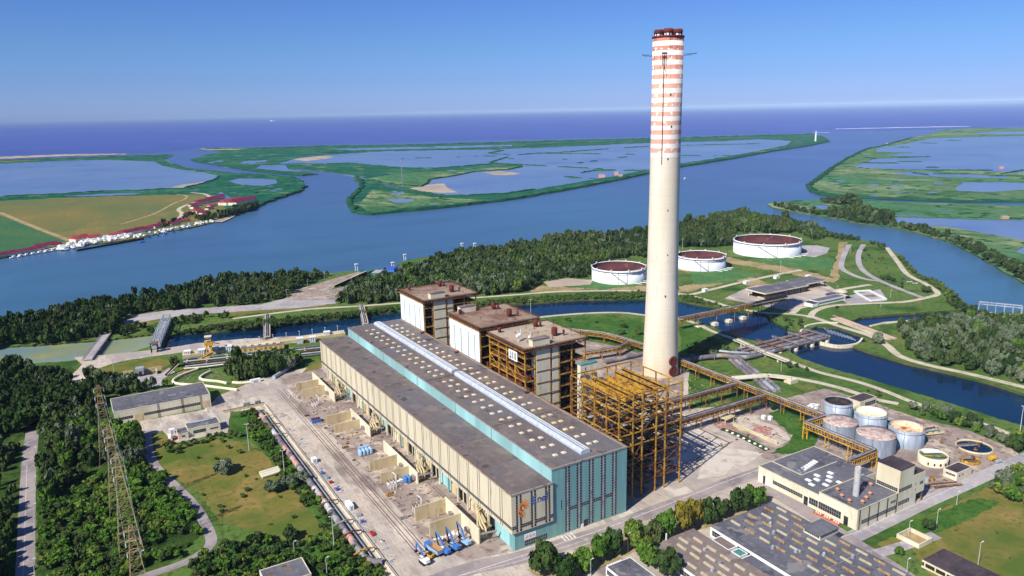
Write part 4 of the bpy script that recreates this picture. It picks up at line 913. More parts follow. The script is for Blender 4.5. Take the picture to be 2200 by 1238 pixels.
def radiator_bank(x, y, nx, ny, mat, label, cons):
    t = thing('transformer', label, 'transformer', (x, y, 0))
    mb = MB(); mb.box(x+.4, x+nx*2.1-.4, y+.3, y+ny*1.9-.3, .3, 2.6); mb.build('base', M['trim'], t)
    for i in range(nx):
        for j in range(ny):
            mb = MB(); mb.lathe((x+1.05+i*2.1, y+.95+j*1.9), [(.8,.3),(.95,.5),(.95,3.6),(.6,3.95),(.25,4.05)], 14)
            for z in (1.2, 2.1, 3.0): mb.lathe((x+1.05+i*2.1, y+.95+j*1.9), [(.96,z),(1.02,z+.08),(.96,z+.16)], 14, False, False)
            mb.build('cooling_cylinder', mat, t)
    if cons:
        mb = MB(); mb.tube([(x+1.0, y+ny*1.9+.6, 4.0), (x+nx*2.1-1.4, y+ny*1.9+.6, 4.0)], .75, 14); mb.box(x+1.6, x+2.0, y+ny*1.9+.3, y+ny*1.9+.9, 0, 3.4); mb.box(x+5, x+5.4, y+ny*1.9+.3, y+ny*1.9+.9, 0, 3.4)
        mb.build('expansion_tank', M['paleblue'], t)
radiator_bank(129.6, 399.2, 4, 2, M['paleblue'], 'pale blue transformer with eight cooling cylinders standing in the open yard', True)
radiator_bank(138.6, 353.5, 2, 2, M['blue'], 'dark blue transformer tanks in the bay behind the white bushing posts', False)
radiator_bank(147.6, 356, 2, 2, M['blue'], 'dark blue transformer tanks under the pipes between bay wall and hall', False)
t = thing('skip', 'bright blue open skip on the yard by the rails', 'skip', (120.6, 464, 0))
mb = MB(); mb.prism([(120.6,463.6),(126.6,463.6),(126.6,467.6),(120.6,467.6)], .25, .4)
for a in ((120.6,126.6,463.6,463.75),(120.6,126.6,467.45,467.6),(120.6,120.75,463.76,467.44),(126.45,126.6,463.76,467.44)): mb.box(*a, .4, 2.4)
mb.build('bin', M['blue'], t)
mb = MB()
for k in range(9): mb.beam((121.2+k*.55, 463.9, 1.6), (121.4+k*.6, 467.2, 2.5), .35)
mb.build('scrap', M['rust_red'], t)
for i in range(5): 
    mb = MB(); mb.box(121.2+i*1.2, 121.35+i*1.2, 463.5, 463.6, .3, 2.4); mb.build('rib', M['blue'], t)
# rails and kerbs set in the yard
for x in (117.3, 118.75, 121.0, 122.45):
    mb = MB(); mb.box(x-.12, x+.12, 283, 541, .09, .2); tag(mb.build('rail', M['rust'], None), kind='structure')
for y in (288.0, 289.4): 
    mb = MB(); mb.box(118, 153, y-.1, y+.1, .09, .2); tag(mb.build('rail', M['rust'], None), kind='structure')
for y0, y1 in ((346, 322), (417, 440)):
    for x in (150.2, 151.7):
        mb = MB(); mb.box(x-.1, x+.1, min(y0,y1), max(y0,y1), .13, .22); tag(mb.build('rail', M['rust'], None), kind='structure')
mb = MB(); mb.box(112.2, 112.55, 280, 545, .05, .17); tag(mb.build('kerb', M['gravel'], None), kind='structure')
mb = MB()
for q in range(8):
    y = 262-q*.9; mb.box(128+q*2.6, 128.4+q*2.6, y-4, y-1.5, .1, .112)
tag(mb.build('faded_marking', mk('faded_yellow_line', srgb(206,180,120))), kind='structure')
# scattered lumber, slabs and crates on the yard
for i, (x, y, a, b_, h, m, nm, lab) in enumerate([
    (127, 417, 4, 2.4, .7, M['rust_trim'], 'scrap_stack', 'small rusty scrap stack on the yard left of the pale blue transformer'),
    (127, 347.5, 3, 3.4, .6, M['yellow'], 'frame_stack', 'yellow steel frame lying before the bushing posts'),
    (128, 334, 4, 1.6, .6, M['trim'], 'frame_stack', 'grey steel frame lying on the open yard'),
    (124, 322, 3.6, 2.6, .6, M['trim'], 'frame_stack', 'grey steel frame lying left of the wing wall ends'),
    (121.5, 479, 3, 1.6, .5, M['rust'], 'scrap_stack', 'low rusty scrap heap on the yard beyond the blue skip')]):
    t = thing(nm, lab, 'scrap', (x, y, 0))
    for k in range(4):
        mb = MB(); mb.beam((x-a/2, y-b_/2+k*b_/3.5, .2+.12*(k % 2)), (x+a/2, y-b_/2+k*b_/3.5+.3, .25+.15*(k % 2)), .3); mb.build('bar', m, t)
    for s in (-1, 1):
        mb = MB(); mb.beam((x+s*a*.35, y-b_/2-.2, h), (x+s*a*.35, y+b_/2+.2, h), .28); mb.build('cross_bar', m, t)
for (x, y, w_, d_, m, lab, sh) in [(136, 432, 10, 2.2, M['conc_wall'], 'long pale rubble strip below the second bay wing', 0), (136, 367.8-8.5, 12, 2, M['white'], 'white rubble spill at the foot of the third bay wing', 0), (136, 295.5, 13, 3, M['white'], 'white rubble spill behind the excavators', 0), (124, 520, 9, 6, M['gravel'], 'pale rubble heap at the farthest bay wing', 0)]:
    mb = MB(); r = random.Random(int(x*y)); n = 40
    for q in range(n):
        cx, cy = x+r.gauss(0, w_/4), y+r.gauss(0, d_/4); s = r.uniform(.3, 1.0); mb.rbox((cx, cy), s*1.4, s, 0.05, s*.6, r.uniform(0, 3))
    tag(mb.build('rubble', m), lab, 'rubble', kind='stuff')
# ---- excavators, dump truck
def excavator(x, y, rz, mb_, mc, label, up=1.0, knuckle=False):
    t = thing('excavator', label, 'excavator', (0, 0, 0), 'tracked excavators parked by the bay wall')
    for s in (-1, 1):
        p = MB(); xs = s*1.25
        pr_ = [(-2.1,.25),(-1.8,0),(1.8,0),(2.1,.25),(2.1,.65),(1.8,.95),(-1.8,.95),(-2.1,.65)]; n = len(pr_)
        p.add([(xs-.3, a, z) for a, z in pr_]+[(xs+.3, a, z) for a, z in pr_], [tuple(range(n)), tuple(range(2*n-1, n-1, -1))]+[(i, i+n, (i+1) % n+n, (i+1) % n) for i in range(n)])
        p.build('track', M['black'], t)
    p = MB(); p.box(-.9, .9, -1.2, 1.2, .4, 1.05); p.cyl((0, 0), .8, 1.05, 1.25, 14); p.build('undercarriage', M['black'], t)
    p = MB(); pr_ = [(-1.4,-2.5),(-.9,-2.95),(.9,-2.95),(1.4,-2.5),(1.4,1.2),(-1.4,1.2)]; p.prism(pr_, 1.25, 1.75); pr2 = [(-1.35,-2.45),(-.88,-2.85),(.88,-2.85),(1.35,-2.45),(1.35,-.3),(-1.35,-.3)]; p.prism(pr2, 1.751, 2.55); p.build('body', mb_, t)
    p = MB(); p.prism([(-1.3,-.2),(-.3,-.2),(-.3,1.3),(-1.3,1.5)], 1.76, 3.1); cb = p.build('cab', mc, t)
    p = MB(); p.prism([(-1.33,0),(-.27,0),(-.27,1.2),(-1.33,1.38)], 2.2, 2.9); p.box(-1.15,-.45,1.3,1.52,2.0,2.95); p.build('cab_glass', M['glass'], cb)
    p = MB(); b0, b1, b2 = (0.35, .9, 1.9), (.35, 3.2, 5.2*up), (.35, 6.3, 6.6*up)
    p.beam(b0, b1, .5, .8); p.beam(b1, b2, .42, .65); p.beam((.35,1.3,1.5),(.35,3.0,4.0*up),.2); p.build('boom', M['blue'], t)
    p = MB(); e = (.35, 6.9, 2.4) if not knuckle else (.35, 4.6, 1.6); p.beam(b2, e, .36, .5); p.build('stick', M['blue'] if not knuckle else M['black'], t)
    p = MB(); c = Vector(e); p.add([c+Vector(v) for v in ((-.55,.5,.1),(.55,.5,.1),(.55,-.5,.1),(-.55,-.5,.1),(-.5,.3,-1.0),(.5,.3,-1.0),(.5,-.5,-.75),(-.5,-.5,-.75))], [(0,1,2,3),(0,4,5,1),(1,5,6,2),(2,6,7,3),(3,7,4,0),(4,7,6,5)]); p.build('bucket', M['black'], t)
    t.location = (x, y, .09); t.rotation_euler = (0, 0, rz); t.scale = (1.08,)*3
excavator(117.3, 281.2, rad(8), M['white_p'], M['white_p'], 'white bodied excavator with pale blue boom, nearest to the kerb', .95)
excavator(128.4, 283.2, rad(14), M['blue'], M['white_p'], 'blue excavator with raised boom right beside the dump truck', 1.1, True)
excavator(133.6, 283.8, rad(10), M['blue'], M['paleblue'], 'blue excavator with raised boom, middle one of the row by the wall', 1.15, True)
excavator(139.6, 284.6, rad(10), M['paleblue'], M['paleblue'], 'pale blue excavator nearest to the bay wall end', 1.2, True)
t = thing('dump_truck', 'blue dump truck with an open tan tipper body', 'dump truck', (0, 0, 0))
p = MB(); p.box(-1.2, 1.2, 2.4, 4.4, 1.0, 3.0); cb = p.build('cab', M['blue'], t)
p = MB(); p.box(-1.1, 1.1, 4.4, 4.45, 1.9, 2.8); p.build('windscreen', M['glass'], cb)
p = MB(); p.box(-.5, .5, -4.0, 4.2, .75, 1.0); p.build('chassis', M['black'], t)
p = MB(); p.add([(-1.3,-4.3,1.2),(1.3,-4.3,1.2),(1.3,2.2,1.2),(-1.3,2.2,1.2),(-1.5,-4.5,2.9),(1.5,-4.5,2.9),(1.5,2.3,3.1),(-1.5,2.3,3.1)], [(0,3,2,1),(0,1,5,4),(1,2,6,5),(2,3,7,6),(3,0,4,7)])
p.build('tipper_body', M['paleblue'], t)
p = MB(); p.add([(-1.2,-4.2,1.35),(1.2,-4.2,1.35),(1.2,2.1,1.35),(-1.2,2.1,1.35),(1.42,-4.3,2.85),(1.44,2.2,3.0)], [(0,1,2,3),(1,4,5,2)]); p.build('tipper_lining', mk('tan_lining', srgb(170,128,84), rough=.8), t)
for yv in (-3.2, -2.0, 3.2):
    for s in (-1, 1):
        p = MB(); p.tube([(s*.85, yv, .55), (s*1.25, yv, .55)], .55, 14); p.build('wheel', M['black'], t)
t.location = (124.3, 286.5, .09); t.rotation_euler = (0, 0, rad(12)); t.scale = (1.2,)*3
t = thing('skid_loader', 'tiny yellow loader between the white excavator and the dump truck', 'loader', (0,0,0))
p = MB(); p.prism([(-.9,-1.2),(.9,-1.2),(.9,1.0),(-.9,1.0)], .5, 1.5); p.build('body', M['yellow_b'], t)
p = MB(); p.box(-.6, .6, -.6, .5, 1.5, 2.3); p.build('cab', M['glass'], t)
p = MB(); p.box(-1.0, 1.0, 1.5, 2.1, .2, .9); p.beam((-.8,.2,1.3),(-.8,1.6,.6),.2); p.beam((.8,.2,1.3),(.8,1.6,.6),.2); p.build('shovel', M['rust'], t)
for s in (-1, 1):
    for yv in (-.8, .6):
        p = MB(); p.tube([(s*.75, yv, .45), (s*1.1, yv, .45)], .45, 12); p.build('wheel', M['black'], t)
t.location = (121.2, 283.3, .09); t.rotation_euler = (0, 0, rad(30)); t.scale = (1.3,)*3
# ================================================================ PIPELINE AND TROUGH WEST OF THE YARD
t = thing('pipeline', 'long weathered large pipe with pinkish wrapped stretches running beside the yard', 'pipeline', (95.5, 400, 0))
seg_m = [M['pipe'], M['pipe'], M['conc_wall'], mk('pinkish_pipe_wrap', srgb(190,150,136), [(.3, srgb(160,120,108), .5, .65)], rough=.8), mk('silver_pipe_wrap', srgb(196,192,192), [(.3, srgb(130,124,128), .5, .64)], rough=.6)]
yv = 500.0; i = 0
while yv > 305:
    L_ = RND.uniform(6, 14); y2 = max(303, yv-L_)
    mb = MB(); mb.tube([(95.4, yv, 1.6), (95.4, y2+.3, 1.6)], 1.55, 16); mb.tube([(95.4, y2+.8, 1.6), (95.4, y2, 1.6)], 1.75, 16); mb.build('pipe_length', RND.choice(seg_m), t); yv = y2; i += 1
mb = MB(); mb.tube([(95.4, 303, 1.6), (95.5, 298, 1.6), (96.2, 294.5, 1.6), (98, 291.5, 1.6), (101, 290.3, 1.6)], 1.6, 16); mb.build('pipe_bend', M['pipe'], t)
for (y, m) in ((487, M['conc_wall']), (470, M['rust_trim']), (452, M['trim']), (353, M['rust_trim']), (330, M['trim']), (318.5, M['rust_red']), (301, M['yellow'])):
    mb = MB(); mb.beam((91.5, y-.6, 2.6), (97.5, y, 3.6), .9, .5); mb.beam((97.5,y,3.6),(102,y+.8,2.2), .9, .4); mb.build('crossing_strap', m, t)
mb = MB(); mb.box(98.1, 98.6, 296, 500, 1.5, 1.9)
for y in range(300, 500, 12): mb.box(98.15, 98.55, y-.2, y+.2, 0, 1.5)
tag(mb.build('steel_beam', M['steel']), 'thin grey steel beam on short posts along the large pipe', 'beam')
t = thing('cable_trough', 'long straight concrete trough wall between pipe and yard', 'trough', (102.5, 400, 0))
mb = MB(); mb.box(101.9, 103.1, 268, 515, -.1, 1.0); mb.build('wall', M['cream2'], t)
mb = MB(); mb.box(102.2, 102.8, 268.2, 514.8, 1.0, 1.06); mb.build('cover', M['trim'], t)
t = thing('cable_trough', 'short dark concrete trough wall across the head of the pipe', 'trough', (88, 516, 0))
mb = MB(); mb.box(75, 101.8, 515.2, 516.4, -.1, 1.6); mb.build('wall', M['conc_wall'], t); mb = MB(); mb.box(75, 101.5, 515.4, 516.2, 1.6, 1.8); mb.build('cover', M['rust'], t)
def container(x, y, a, b_, h, m, label, cat='container', name='container', rz=0):
    t = thing(name, label, cat, (0, 0, 0))
    p = MB(); p.box(-a/2, a/2, -b_/2, b_/2, .1, h); p.build('body', m, t)
    p = MB(); p.box(-a/2-.06, a/2+.06, -b_/2-.06, b_/2+.06, h, h+.12); p.build('roof', M['white_p'] if m is M['white_p'] else M['trim'], t)
    p = MB(); p.box(-a*.2, a*.2, -b_/2-.05, -b_/2, .2, h*.8); p.build('door', M['steel'], t)
    t.location = (x, y, .06); t.rotation_euler = (0, 0, rz)
container(105.3, 408, 2.6, 3.6, 2.6, M['white_p'], 'small white site cabin on the yard side of the trough')
container(105.3, 346.5, 2.5, 7.0, 2.6, M['white_p'], 'long white container beside the trough, lower yard')
container(91.5, 519.8, 4.2, 2.4, 2.4, M['green_strip'], 'pale green tank box by the trough head', 'box', 'equipment_box')
container(98.8, 519, 3.6, 2.4, 2.5, M['green_p'], 'dark green container at the trough corner')
container(107.5, 566, 7.5, 2.6, 2.5, M['white_p'], 'white container at the edge of the trees by the hall far corner')
for (x, y, a, b_, m, lab) in ((104.9,391,1.4,2.2,M['blue'],'small blue crate by the trough, upper one'), (105.5,384,1.6,2.6,M['paleblue'],'pale blue crate in a row along the trough'), (105.6,377.5,1.8,1.6,M['red_p'],'dark red crate along the trough'), (106.0,368,1.6,2.0,M['logo_blue'],'violet blue crate along the trough'), (106.4,336,2.4,2.4,M['steel'],'grey machine box by the trough below the long container'), (106,329,1.8,1.6,M['blue'],'bright blue crate below the grey machine box'), (106.2,316,1.6,3.6,M['red_p'],'red metal crate near the lower end of the trough'), (107.6,307.5,.9,1.1,M['white_p'],'small white barrel box near the lower trough end')):
    t = thing('crate', lab, 'crate', (x, y, 0), 'crates along the trough')
    mb = MB(); mb.box(x-a/2, x+a/2, y-b_/2, y+b_/2, .1, 1.1); mb.build('box', m, t)
    mb = MB()
    for k in range(3): mb.beam((x-a/2, y-b_/2+k*b_/2, 1.2), (x+a/2, y-b_/2+k*b_/2, 1.2), .16)
    mb.build('slat', M['rust'] if m is not M['steel'] else M['trim'], t)
for k in range(3):
    mb = MB(); mb.tube([(75.0, 404+k*2.7, 1.0), (85.5, 405.2+k*2.7, 1.0)], .95, 14)
    t = tag(mb.build('concrete_pipe', M['cream2']), 'pale long pipe lying in the dry grass beside the silver bush, one of three', 'pipe', 'three pale pipes on the grass')
# ================================================================ HANGAR, OFFICE, BOTTOM SHED (west)
def flat_building(name, label, x0, x1, y0, y1, h, wall, roof, cat='building', par=.35, trim=None):
    t = thing(name, label, cat, (x0, y0, 0))
    mb = MB(); mb.box(x0, x1, y0, y1, -.1, h); w_ = mb.build('wall', wall, t)
    mb = MB(); mb.box(x0+.3, x1-.3, y0+.3, y1-.3, h, h+.08); r = mb.build('roof', roof, t)
    mb = MB()
    for a in ((x0-.06,x1+.06,y0-.06,y0+.3),(x0-.06,x1+.06,y1-.3,y1+.06),(x0-.06,x0+.3,y0+.3,y1-.3),(x1-.3,x1+.06,y0+.3,y1-.3)): mb.box(*a, h-.1, h+par)
    mb.build('parapet', trim or wall, r)
    return t, w_, r
t, w_, r = flat_building('warehouse', 'long beige warehouse with a grey roof and a strip of windows, west of the yard', 10.8, 70.4, 532.6, 561.5, 9.2, M['cream2'], M['roof_grey'], 'warehouse', .3)
hstrip(14, 21.8, 532.6, 3.2, 5.0, w_, 'window_band', 1.2); hstrip(28.5, 63.5, 532.6, 3.2, 5.0, w_, 'window_band', 1.2)
for x0 in (22.8, 64.5): mb = MB(); mb.box(x0, x0+5, 532.5, 532.6, 0, 5.2); mb.build('gate', M['conc_wall'], t)
for x in (37, 52, 63.8): mb = MB(); mb.beam((x, 532.3, 0), (x, 532.3, 10.6), .25); mb.build('downpipe', M['dark_in'], t)
mb = MB(); mb.box(10.7, 10.8, 532.8, 561.3, 0, 9.0); mb.build('green_side', M['green_p'], t)
for y in range(536, 561, 4): mb = MB(); mb.box(11.2, 70, y-.05, y+.05, 9.28, 9.34); mb.build('roof_seam', M['roof_dark'], r)
t, w_, r = flat_building('office_building', 'small low cream office with dark openings in front of the long warehouse', 48.9, 68.2, 486.5, 497.5, 5.0, M['cream2'], M['roof_grey'], 'office')
hstrip(52, 59.5, 486.5, 1.6, 3.6, w_, 'window_band', 3); hstrip(62, 66.8, 486.5, 2.0, 3.0, w_, 'window_band', 1.6)
mb = MB(); mb.box(43.0, 48.85, 485.0, 494.5, -.1, 4.0); a = mb.build('annexe', M['cream2'], t)
mb = MB(); mb.box(43.2, 48.8, 485.2, 494.3, 4.0, 4.1); mb.build('annexe_roof', M['roof_grey'], a)
hstrip(45, 46.8, 485.0, 1.4, 2.6, a, 'window')
mb = MB(); mb.box(52, 66, 494.5, 497.2, 5.4, 5.8); mb.build('roof_upstand', M['steel'], r)
container(41, 499.5, 3.2, 2.8, 2.6, M['white_p'], 'white cube cabin behind the small cream office')
mb = MB(); mb.lathe((39.2, 492), [(1.3,0),(1.3,2.2),(.5,2.7)], 16); t = tag(mb.build('water_tank', M['white_p']), 'white round water tank left of the small office', 'tank')
for k in range(2):
    t = thing('tractor_part', ('red' if k else 'dark red')+' farm implement parked left of the small office', 'machine', (40.6+k*1.8, 487+k*1.4, 0))
    mb = MB(); mb.box(39.8+k*1.8, 41.4+k*1.8, 486.2+k*1.4, 487.8+k*1.4, .3, 1.3); mb.build('body', M['red_p'] if k else M['rust_red'], t)
    for s in (0, 1): mb = MB(); mb.tube([(39.7+k*1.8+s*1.5, 486.2+k*1.4, .4), (39.9+k*1.8+s*1.5, 486.2+k*1.4, .4)], .4, 10); mb.build('wheel', M['black'], t)
t, w_, r = flat_building('shed', 'cream flat roofed shed at the bottom edge beneath the dry meadow', 52.2, 70.6, 294, 308.6, 4.0, M['cream2'], M['roof_grey'], 'shed')
for (x, y) in ((56, 304), (62, 306.3), (63, 302.5)): mb = MB(); mb.box(x-1, x+1, y-.7, y+.7, 4.08, 4.2); mb.build('rust_patch', M['rust_trim'], r)
# ================================================================ LATTICE PYLONS
def pylon(cx, cy, h, label, tilt=0):
    t = thing('lattice_pylon', label, 'pylon', (cx, cy, 0), 'lattice pylons in the scrub')
    w0, w1 = 5.4, .6
    def leg(s, k, z): f = z/h; w = w0+(w1-w0)*f**.85; return (cx+s*w, cy+k*w, z)
    for s in (-1, 1):
        for k in (-1, 1):
            mb = MB(); P = [leg(s, k, h*i/8) for i in range(9)]
            for a, b_ in zip(P[:-1], P[1:]): mb.beam(a, b_, .15)
            mb.build('leg', PYL, t)
    mb = MB(); n = 13
    for i in range(n):
        z0, z1 = h*(i/n)**.9, h*((i+1)/n)**.9
        for (s, k), (s2, k2) in (((-1,-1),(1,-1)),((1,-1),(1,1)),((1,1),(-1,1)),((-1,1),(-1,-1))):
            mb.beam(leg(s,k,z0), leg(s2,k2,z1), .075); mb.beam(leg(s,k,z1), leg(s2,k2,z1), .07)
    mb.build('lattice', PYL, t)
    for z in (h-11, h-6.5, h-2):
        mb = MB(); mb.beam((cx-2.6, cy, z), (cx+2.6, cy, z), .3); mb.beam((cx-2.6, cy, z), (cx, cy, z+1.3), .15); mb.beam((cx+2.6, cy, z), (cx, cy, z+1.3), .15); a = mb.build('cross_arm', PYL, t)
        for s in (-1, 1): mb = MB(); mb.lathe((cx+s*2.5, cy), [(.12,z-2.2),(.22,z-2),(.12,z-1.6),(.22,z-1.2),(.12,z-.2)], 8); mb.build('insulator', M['white_p'], a)
PYL = mk('weathered_pylon_steel', srgb(196,174,130), [(.3, srgb(160,130,96), .5, .65)], rough=.8)
pyl = []
for k, (px, py, h) in enumerate(((210.5, 828, 47), (232, 914, 47), (250, 975, 50), (280, 1129, 44))):
    a = gp(px, py, h); pyl.append((a[0], a[1], h)); pylon(a[0], a[1], h, ('lattice pylon nearest to the warehouse end', 'second lattice pylon from the warehouse, in tall scrub', 'tall lattice pylon in the middle of the scrub', 'lattice pylon closest to the curved path at the bottom')[k])
for k, (a, b_) in enumerate(zip(pyl[:-1], pyl[1:])):
    mb = MB()
    for s in (-2.5, 2.5):
        P = []
        for i in range(13):
            f = i/12; P.append((a[0]+(b_[0]-a[0])*f+s, a[1]+(b_[1]-a[1])*f, a[2]-6.5+(b_[2]-a[2])*f-4*4*f*(1-f)*.5))
        mb.tube(P, .05, 5)
    tag(mb.build('overhead_wire', M['steel']), ('overhead wires between the two farthest pylons', 'overhead wires between the two middle pylons', 'overhead wires between the two nearest pylons')[k], 'wire')
# ================================================================ LAMP POSTS
def lamp(x, y, h, label, double=False, thick=.16, fresh=[None]):
    t = thing('lamp_post', label, 'lamp post', (x, y, 0), 'lamp posts of the plant')
    mb = MB(); mb.lathe((x, y), [(thick*1.3,0),(thick,h*.5),(thick*.7,h)], 8); mb.build('pole', M['lamp'], t)
    mb = MB()
    for s in ((-1, 1) if double else (1,)): mb.beam((x, y, h), (x+s*1.2, y-.3*s, h+.25), .14); mb.box(x+s*1.0-.35, x+s*1.0+.35, y-.3*s-.2, y-.3*s+.2, h+.2, h+.42)
    mb.build('lamp_head', M['white_p'], t)
lamps = [((535.5,969),17,'by the head of the large pipe, on the scrub'),((612,1024),15.3,'tall and plain, among the silver bushes beside the pipe'),((718.5,1182),16.8,'tall and plain, next to the rust coloured strap of the pipe'),((633.5,1198),8,'small, behind the bottom shed'),((703,1238),9,'small, in the scrub right of the bottom shed'),
 ((246,806),14,'at the bend of the concrete road near the silty canal'),((553,793),15,'in front of the tree clump by the intake'),((75,1232),7,'lowest one beside the left road'),((76,1110),7,'second one up the left road'),((77,1050),7,'third one up the left road'),((77,985),7,'highest one beside the left road'),((306,1215),7,'beside the curved path near the last pylon'),
 ((1349,1187),9.5,'among the row of trees before the turbine hall, left'),((1575,1094),8,'among the row of trees before the turbine hall, right'),((1269,1238),8,'at the bottom edge before the white house'),((2011,1137),10,'by the dark round bush at the right road'),((1952,1150),7,'on the corner of the concrete basin'),((2101,1215),11,'on the dry meadow at the right edge'),((1947,1238),8,'at the road fork by the dark open shed'),((2055,1085),7,'on the meadow edge along the right road'),
 ((1678,798),10,'on the grass bank between pipes and blue canal'),((2191,930),17,'tall mast on the canal bank at the right edge'),((1743,512),13,'beside the biggest white tank'),((1466,536),15,'behind the middle white tank'),((1676,592),16,'behind the long open shed'),((1826,545),12,'between the two embankment roads'),((1796,640),12,'next to the gravel heap by the small long office'),((1140.5,676),15,'tall mast on the near canal bank behind the boilers'),((1333,527),16,'behind the left white tank'),((1892,660),7,'by the sluice road'),((1913,640),8,'on the verge of the canal road'),((617,640),9,'on the dock apron edge, left'),((661,618),9,'on the dock apron edge, middle'),((697,600),9,'on the dock apron edge, upper'),((719,640),9,'at the wharf road and apron corner'),((755,612),8,'on the lower quay of the dock')]
for (px, py), h, lab in lamps: a = gp(px, py); lamp(a[0], a[1], h, 'slim pale lamp post '+lab, h > 12, .2 if h > 12 else .14)
# ================================================================ FRONT ROW (bottom right halls)
def roof_strip(x, y, L_, m, parent, z, along='y', w=.8):
    mb = MB()
    if along == 'y': mb.box(x-w/2, x+w/2, y-L_/2, y+L_/2, z, z+.7)
    else: mb.box(x-L_/2, x+L_/2, y-w/2, y+w/2, z, z+.7)
    return mb.build('rooflight', m, parent)
rl_old = mk('rusty_rooflight', srgb(164,136,100), [(.5, srgb(150,104,60), .5, .62), (1.2, srgb(205,190,160), .55, .7)], rough=.7)
rl_pale = mk('pale_rooflight', srgb(190,180,154), [(.6, srgb(176,160,120), .5, .65)], rough=.6)
t, w_, r = flat_building('workshop_hall', 'wide white walled hall with a dark grey flat roof and rows of rusty rooflights', 239.2, 280.6, 142, 229.3, 5.0, M['white_p'], M['roof_grey'], 'hall', .15, M['roof_grey'])
k = 0
for i, x in enumerate((250.5, 256.2, 261.8, 267.4, 273, 278)):
    for j in range(9):
        y = 224.5-j*8.6-(3.3 if i % 2 else 0)
        if y < 146 or (x > 268 and 191 < y < 207): continue
        roof_strip(x, y, 5.6, rl_pale if (i*7+j*3) % 5 < 2 else rl_old, r, 5.08)
for (x, y) in ((263,215),(254.6,193.7),(262.5,185.5),(271.3,177.8),(258.4,209),(248.5,201)):
    mb = MB(); mb.box(x-.6, x+.6, y-.6, y+.6, 5.08, 6.2); mb.lathe((x, y), [(.5,6.2),(.7,6.5),(.2,7.0)], 10); mb.build('roof_ventilator', M['steel'], r)
vband(239.2, 143, 228, 1.0, 3.6, w_, 'window_band', 1.4); 
mb = MB(); mb.box(271, 283.5, 194.2, 203, 5.09, 7.4); cb = mb.build('roof_cabin', M['cream2'], t)
mb = MB(); mb.box(270.6, 283.9, 193.8, 203.4, 7.4, 7.65); mb.build('cabin_roof', M['roof_grey'], cb)
hstrip(271.4, 283.1, 194.2, 5.9, 7.0, cb, 'window_band', .9); vband(271, 194.6, 202.6, 5.9, 7.0, cb, 'window_band', .9)
mb = MB(); mb.box(239.6, 280.3, 178.4, 178.65, 5.09, 5.3); mb.build('roof_seam', M['trim'], r)
mb = MB()
for k in range(14): mb.box(280.62, 280.75, 143+k*1.6, 144+k*1.6, .6, 4.4)
mb.build('window', M['glass'], w_)
t, w_, r = flat_building('workshop_hall', 'white walled hall with a brownish flat roof and pale rooflights, left of the grey hall', 206.0, 231.2, 150, 232, 5.0, M['white_p'], M['roof_brown'], 'hall', .15, M['roof_brown'])
for i, x in enumerate((209.3, 215.6, 220, 225.5)):
    for j in range(8):
        y = 226.5-j*8.2-(3.4 if i % 2 else 0)
        if x < 214 and y > 216: continue
        roof_strip(x, y, 5.6, rl_pale, r, 5.08, w=.95)
for (x, y) in ((222.5,216),(214,203),(220.5,205),(217,190)):
    mb = MB(); mb.box(x-.6, x+.6, y-.6, y+.6, 5.08, 6.3); mb.build('roof_ventilator', M['steel'], r)
vband(206.0, 160, 214, 1.0, 3.4, w_, 'window_band', 1.4)
mb = MB(); mb.beam((214,231.4,5.1),(214,231.4,8.4),.5); mb.build('vent_pipe', M['white_p'], r)
t, w_, r = flat_building('annexe', 'low white annexe with brown roof between the two halls', 233.4, 239.0, 212.5, 222.5, 3.4, M['white_p'], M['roof_brown'], 'annexe', .2); vband(233.4, 214, 221, 1.2, 2.2, w_, 'window_band')
t, w_, r = flat_building('annexe', 'tiny white porch with a green roof between the two halls', 234.2, 239.0, 206.5, 211.5, 3.0, M['white_p'], M['green_strip'], 'annexe', .15)
t, w_, r = flat_building('annexe', 'long low white annexe with a grey roof between the two halls', 232.6, 239.0, 165, 204.5, 3.6, M['white_p'], M['roof_grey'], 'annexe', .2); vband(232.6, 166, 204, 1.2, 2.6, w_, 'window_band')
t, w_, r = flat_building('house', 'small white house with a grey flat roof behind the front trees', 179.5, 192.8, 205, 230.8, 4.0, M['white_p'], M['roof_grey'], 'house', .2); vband(179.5, 207, 230, 1.0, 3.2, w_, 'window_band', 1.4)
for k in range(8): mb = MB(); mb.box(180.3+k*1.0, 180.8+k*1.0, 230.3, 231.2, 4.2, 4.5); mb.build('parapet_block', M['white_p'], r)
t, w_, r = flat_building('open_shed', 'open shed with a very dark flat roof at the lower right corner', 297.6, 313, 128, 162.6, 3.6, M['dark_in'], M['roof_dark'], 'shed', .12, M['roof_dark'])
mb = MB(); mb.box(297.3, 297.55, 128, 162.8, 2.7, 3.5); mb.box(297.3, 297.55, 128, 162.8, 0, .8); mb.build('fascia', M['cream2'], w_)
for k in range(8): mb = MB(); mb.box(297.2, 297.5, 129+k*4.6, 129.5+k*4.6, .8, 2.7); mb.build('post', M['cream2'], t)
t = thing('concrete_basin', 'roofless cream concrete basin beside the right road', 'basin', (314, 176, 0))
mb = MB()
for a in ((309.4,319.6,171.4,171.8),(309.4,319.6,181.8,182.2),(309.4,309.8,171.8,181.8),(319.2,319.6,171.8,181.8)): mb.box(*a, -.1, 2.2)
mb.build('wall', M['cream2'], t); mb = MB(); mb.box(309.8, 319.2, 171.8, 181.8, .05, .3); mb.build('floor', M['earth'], t)
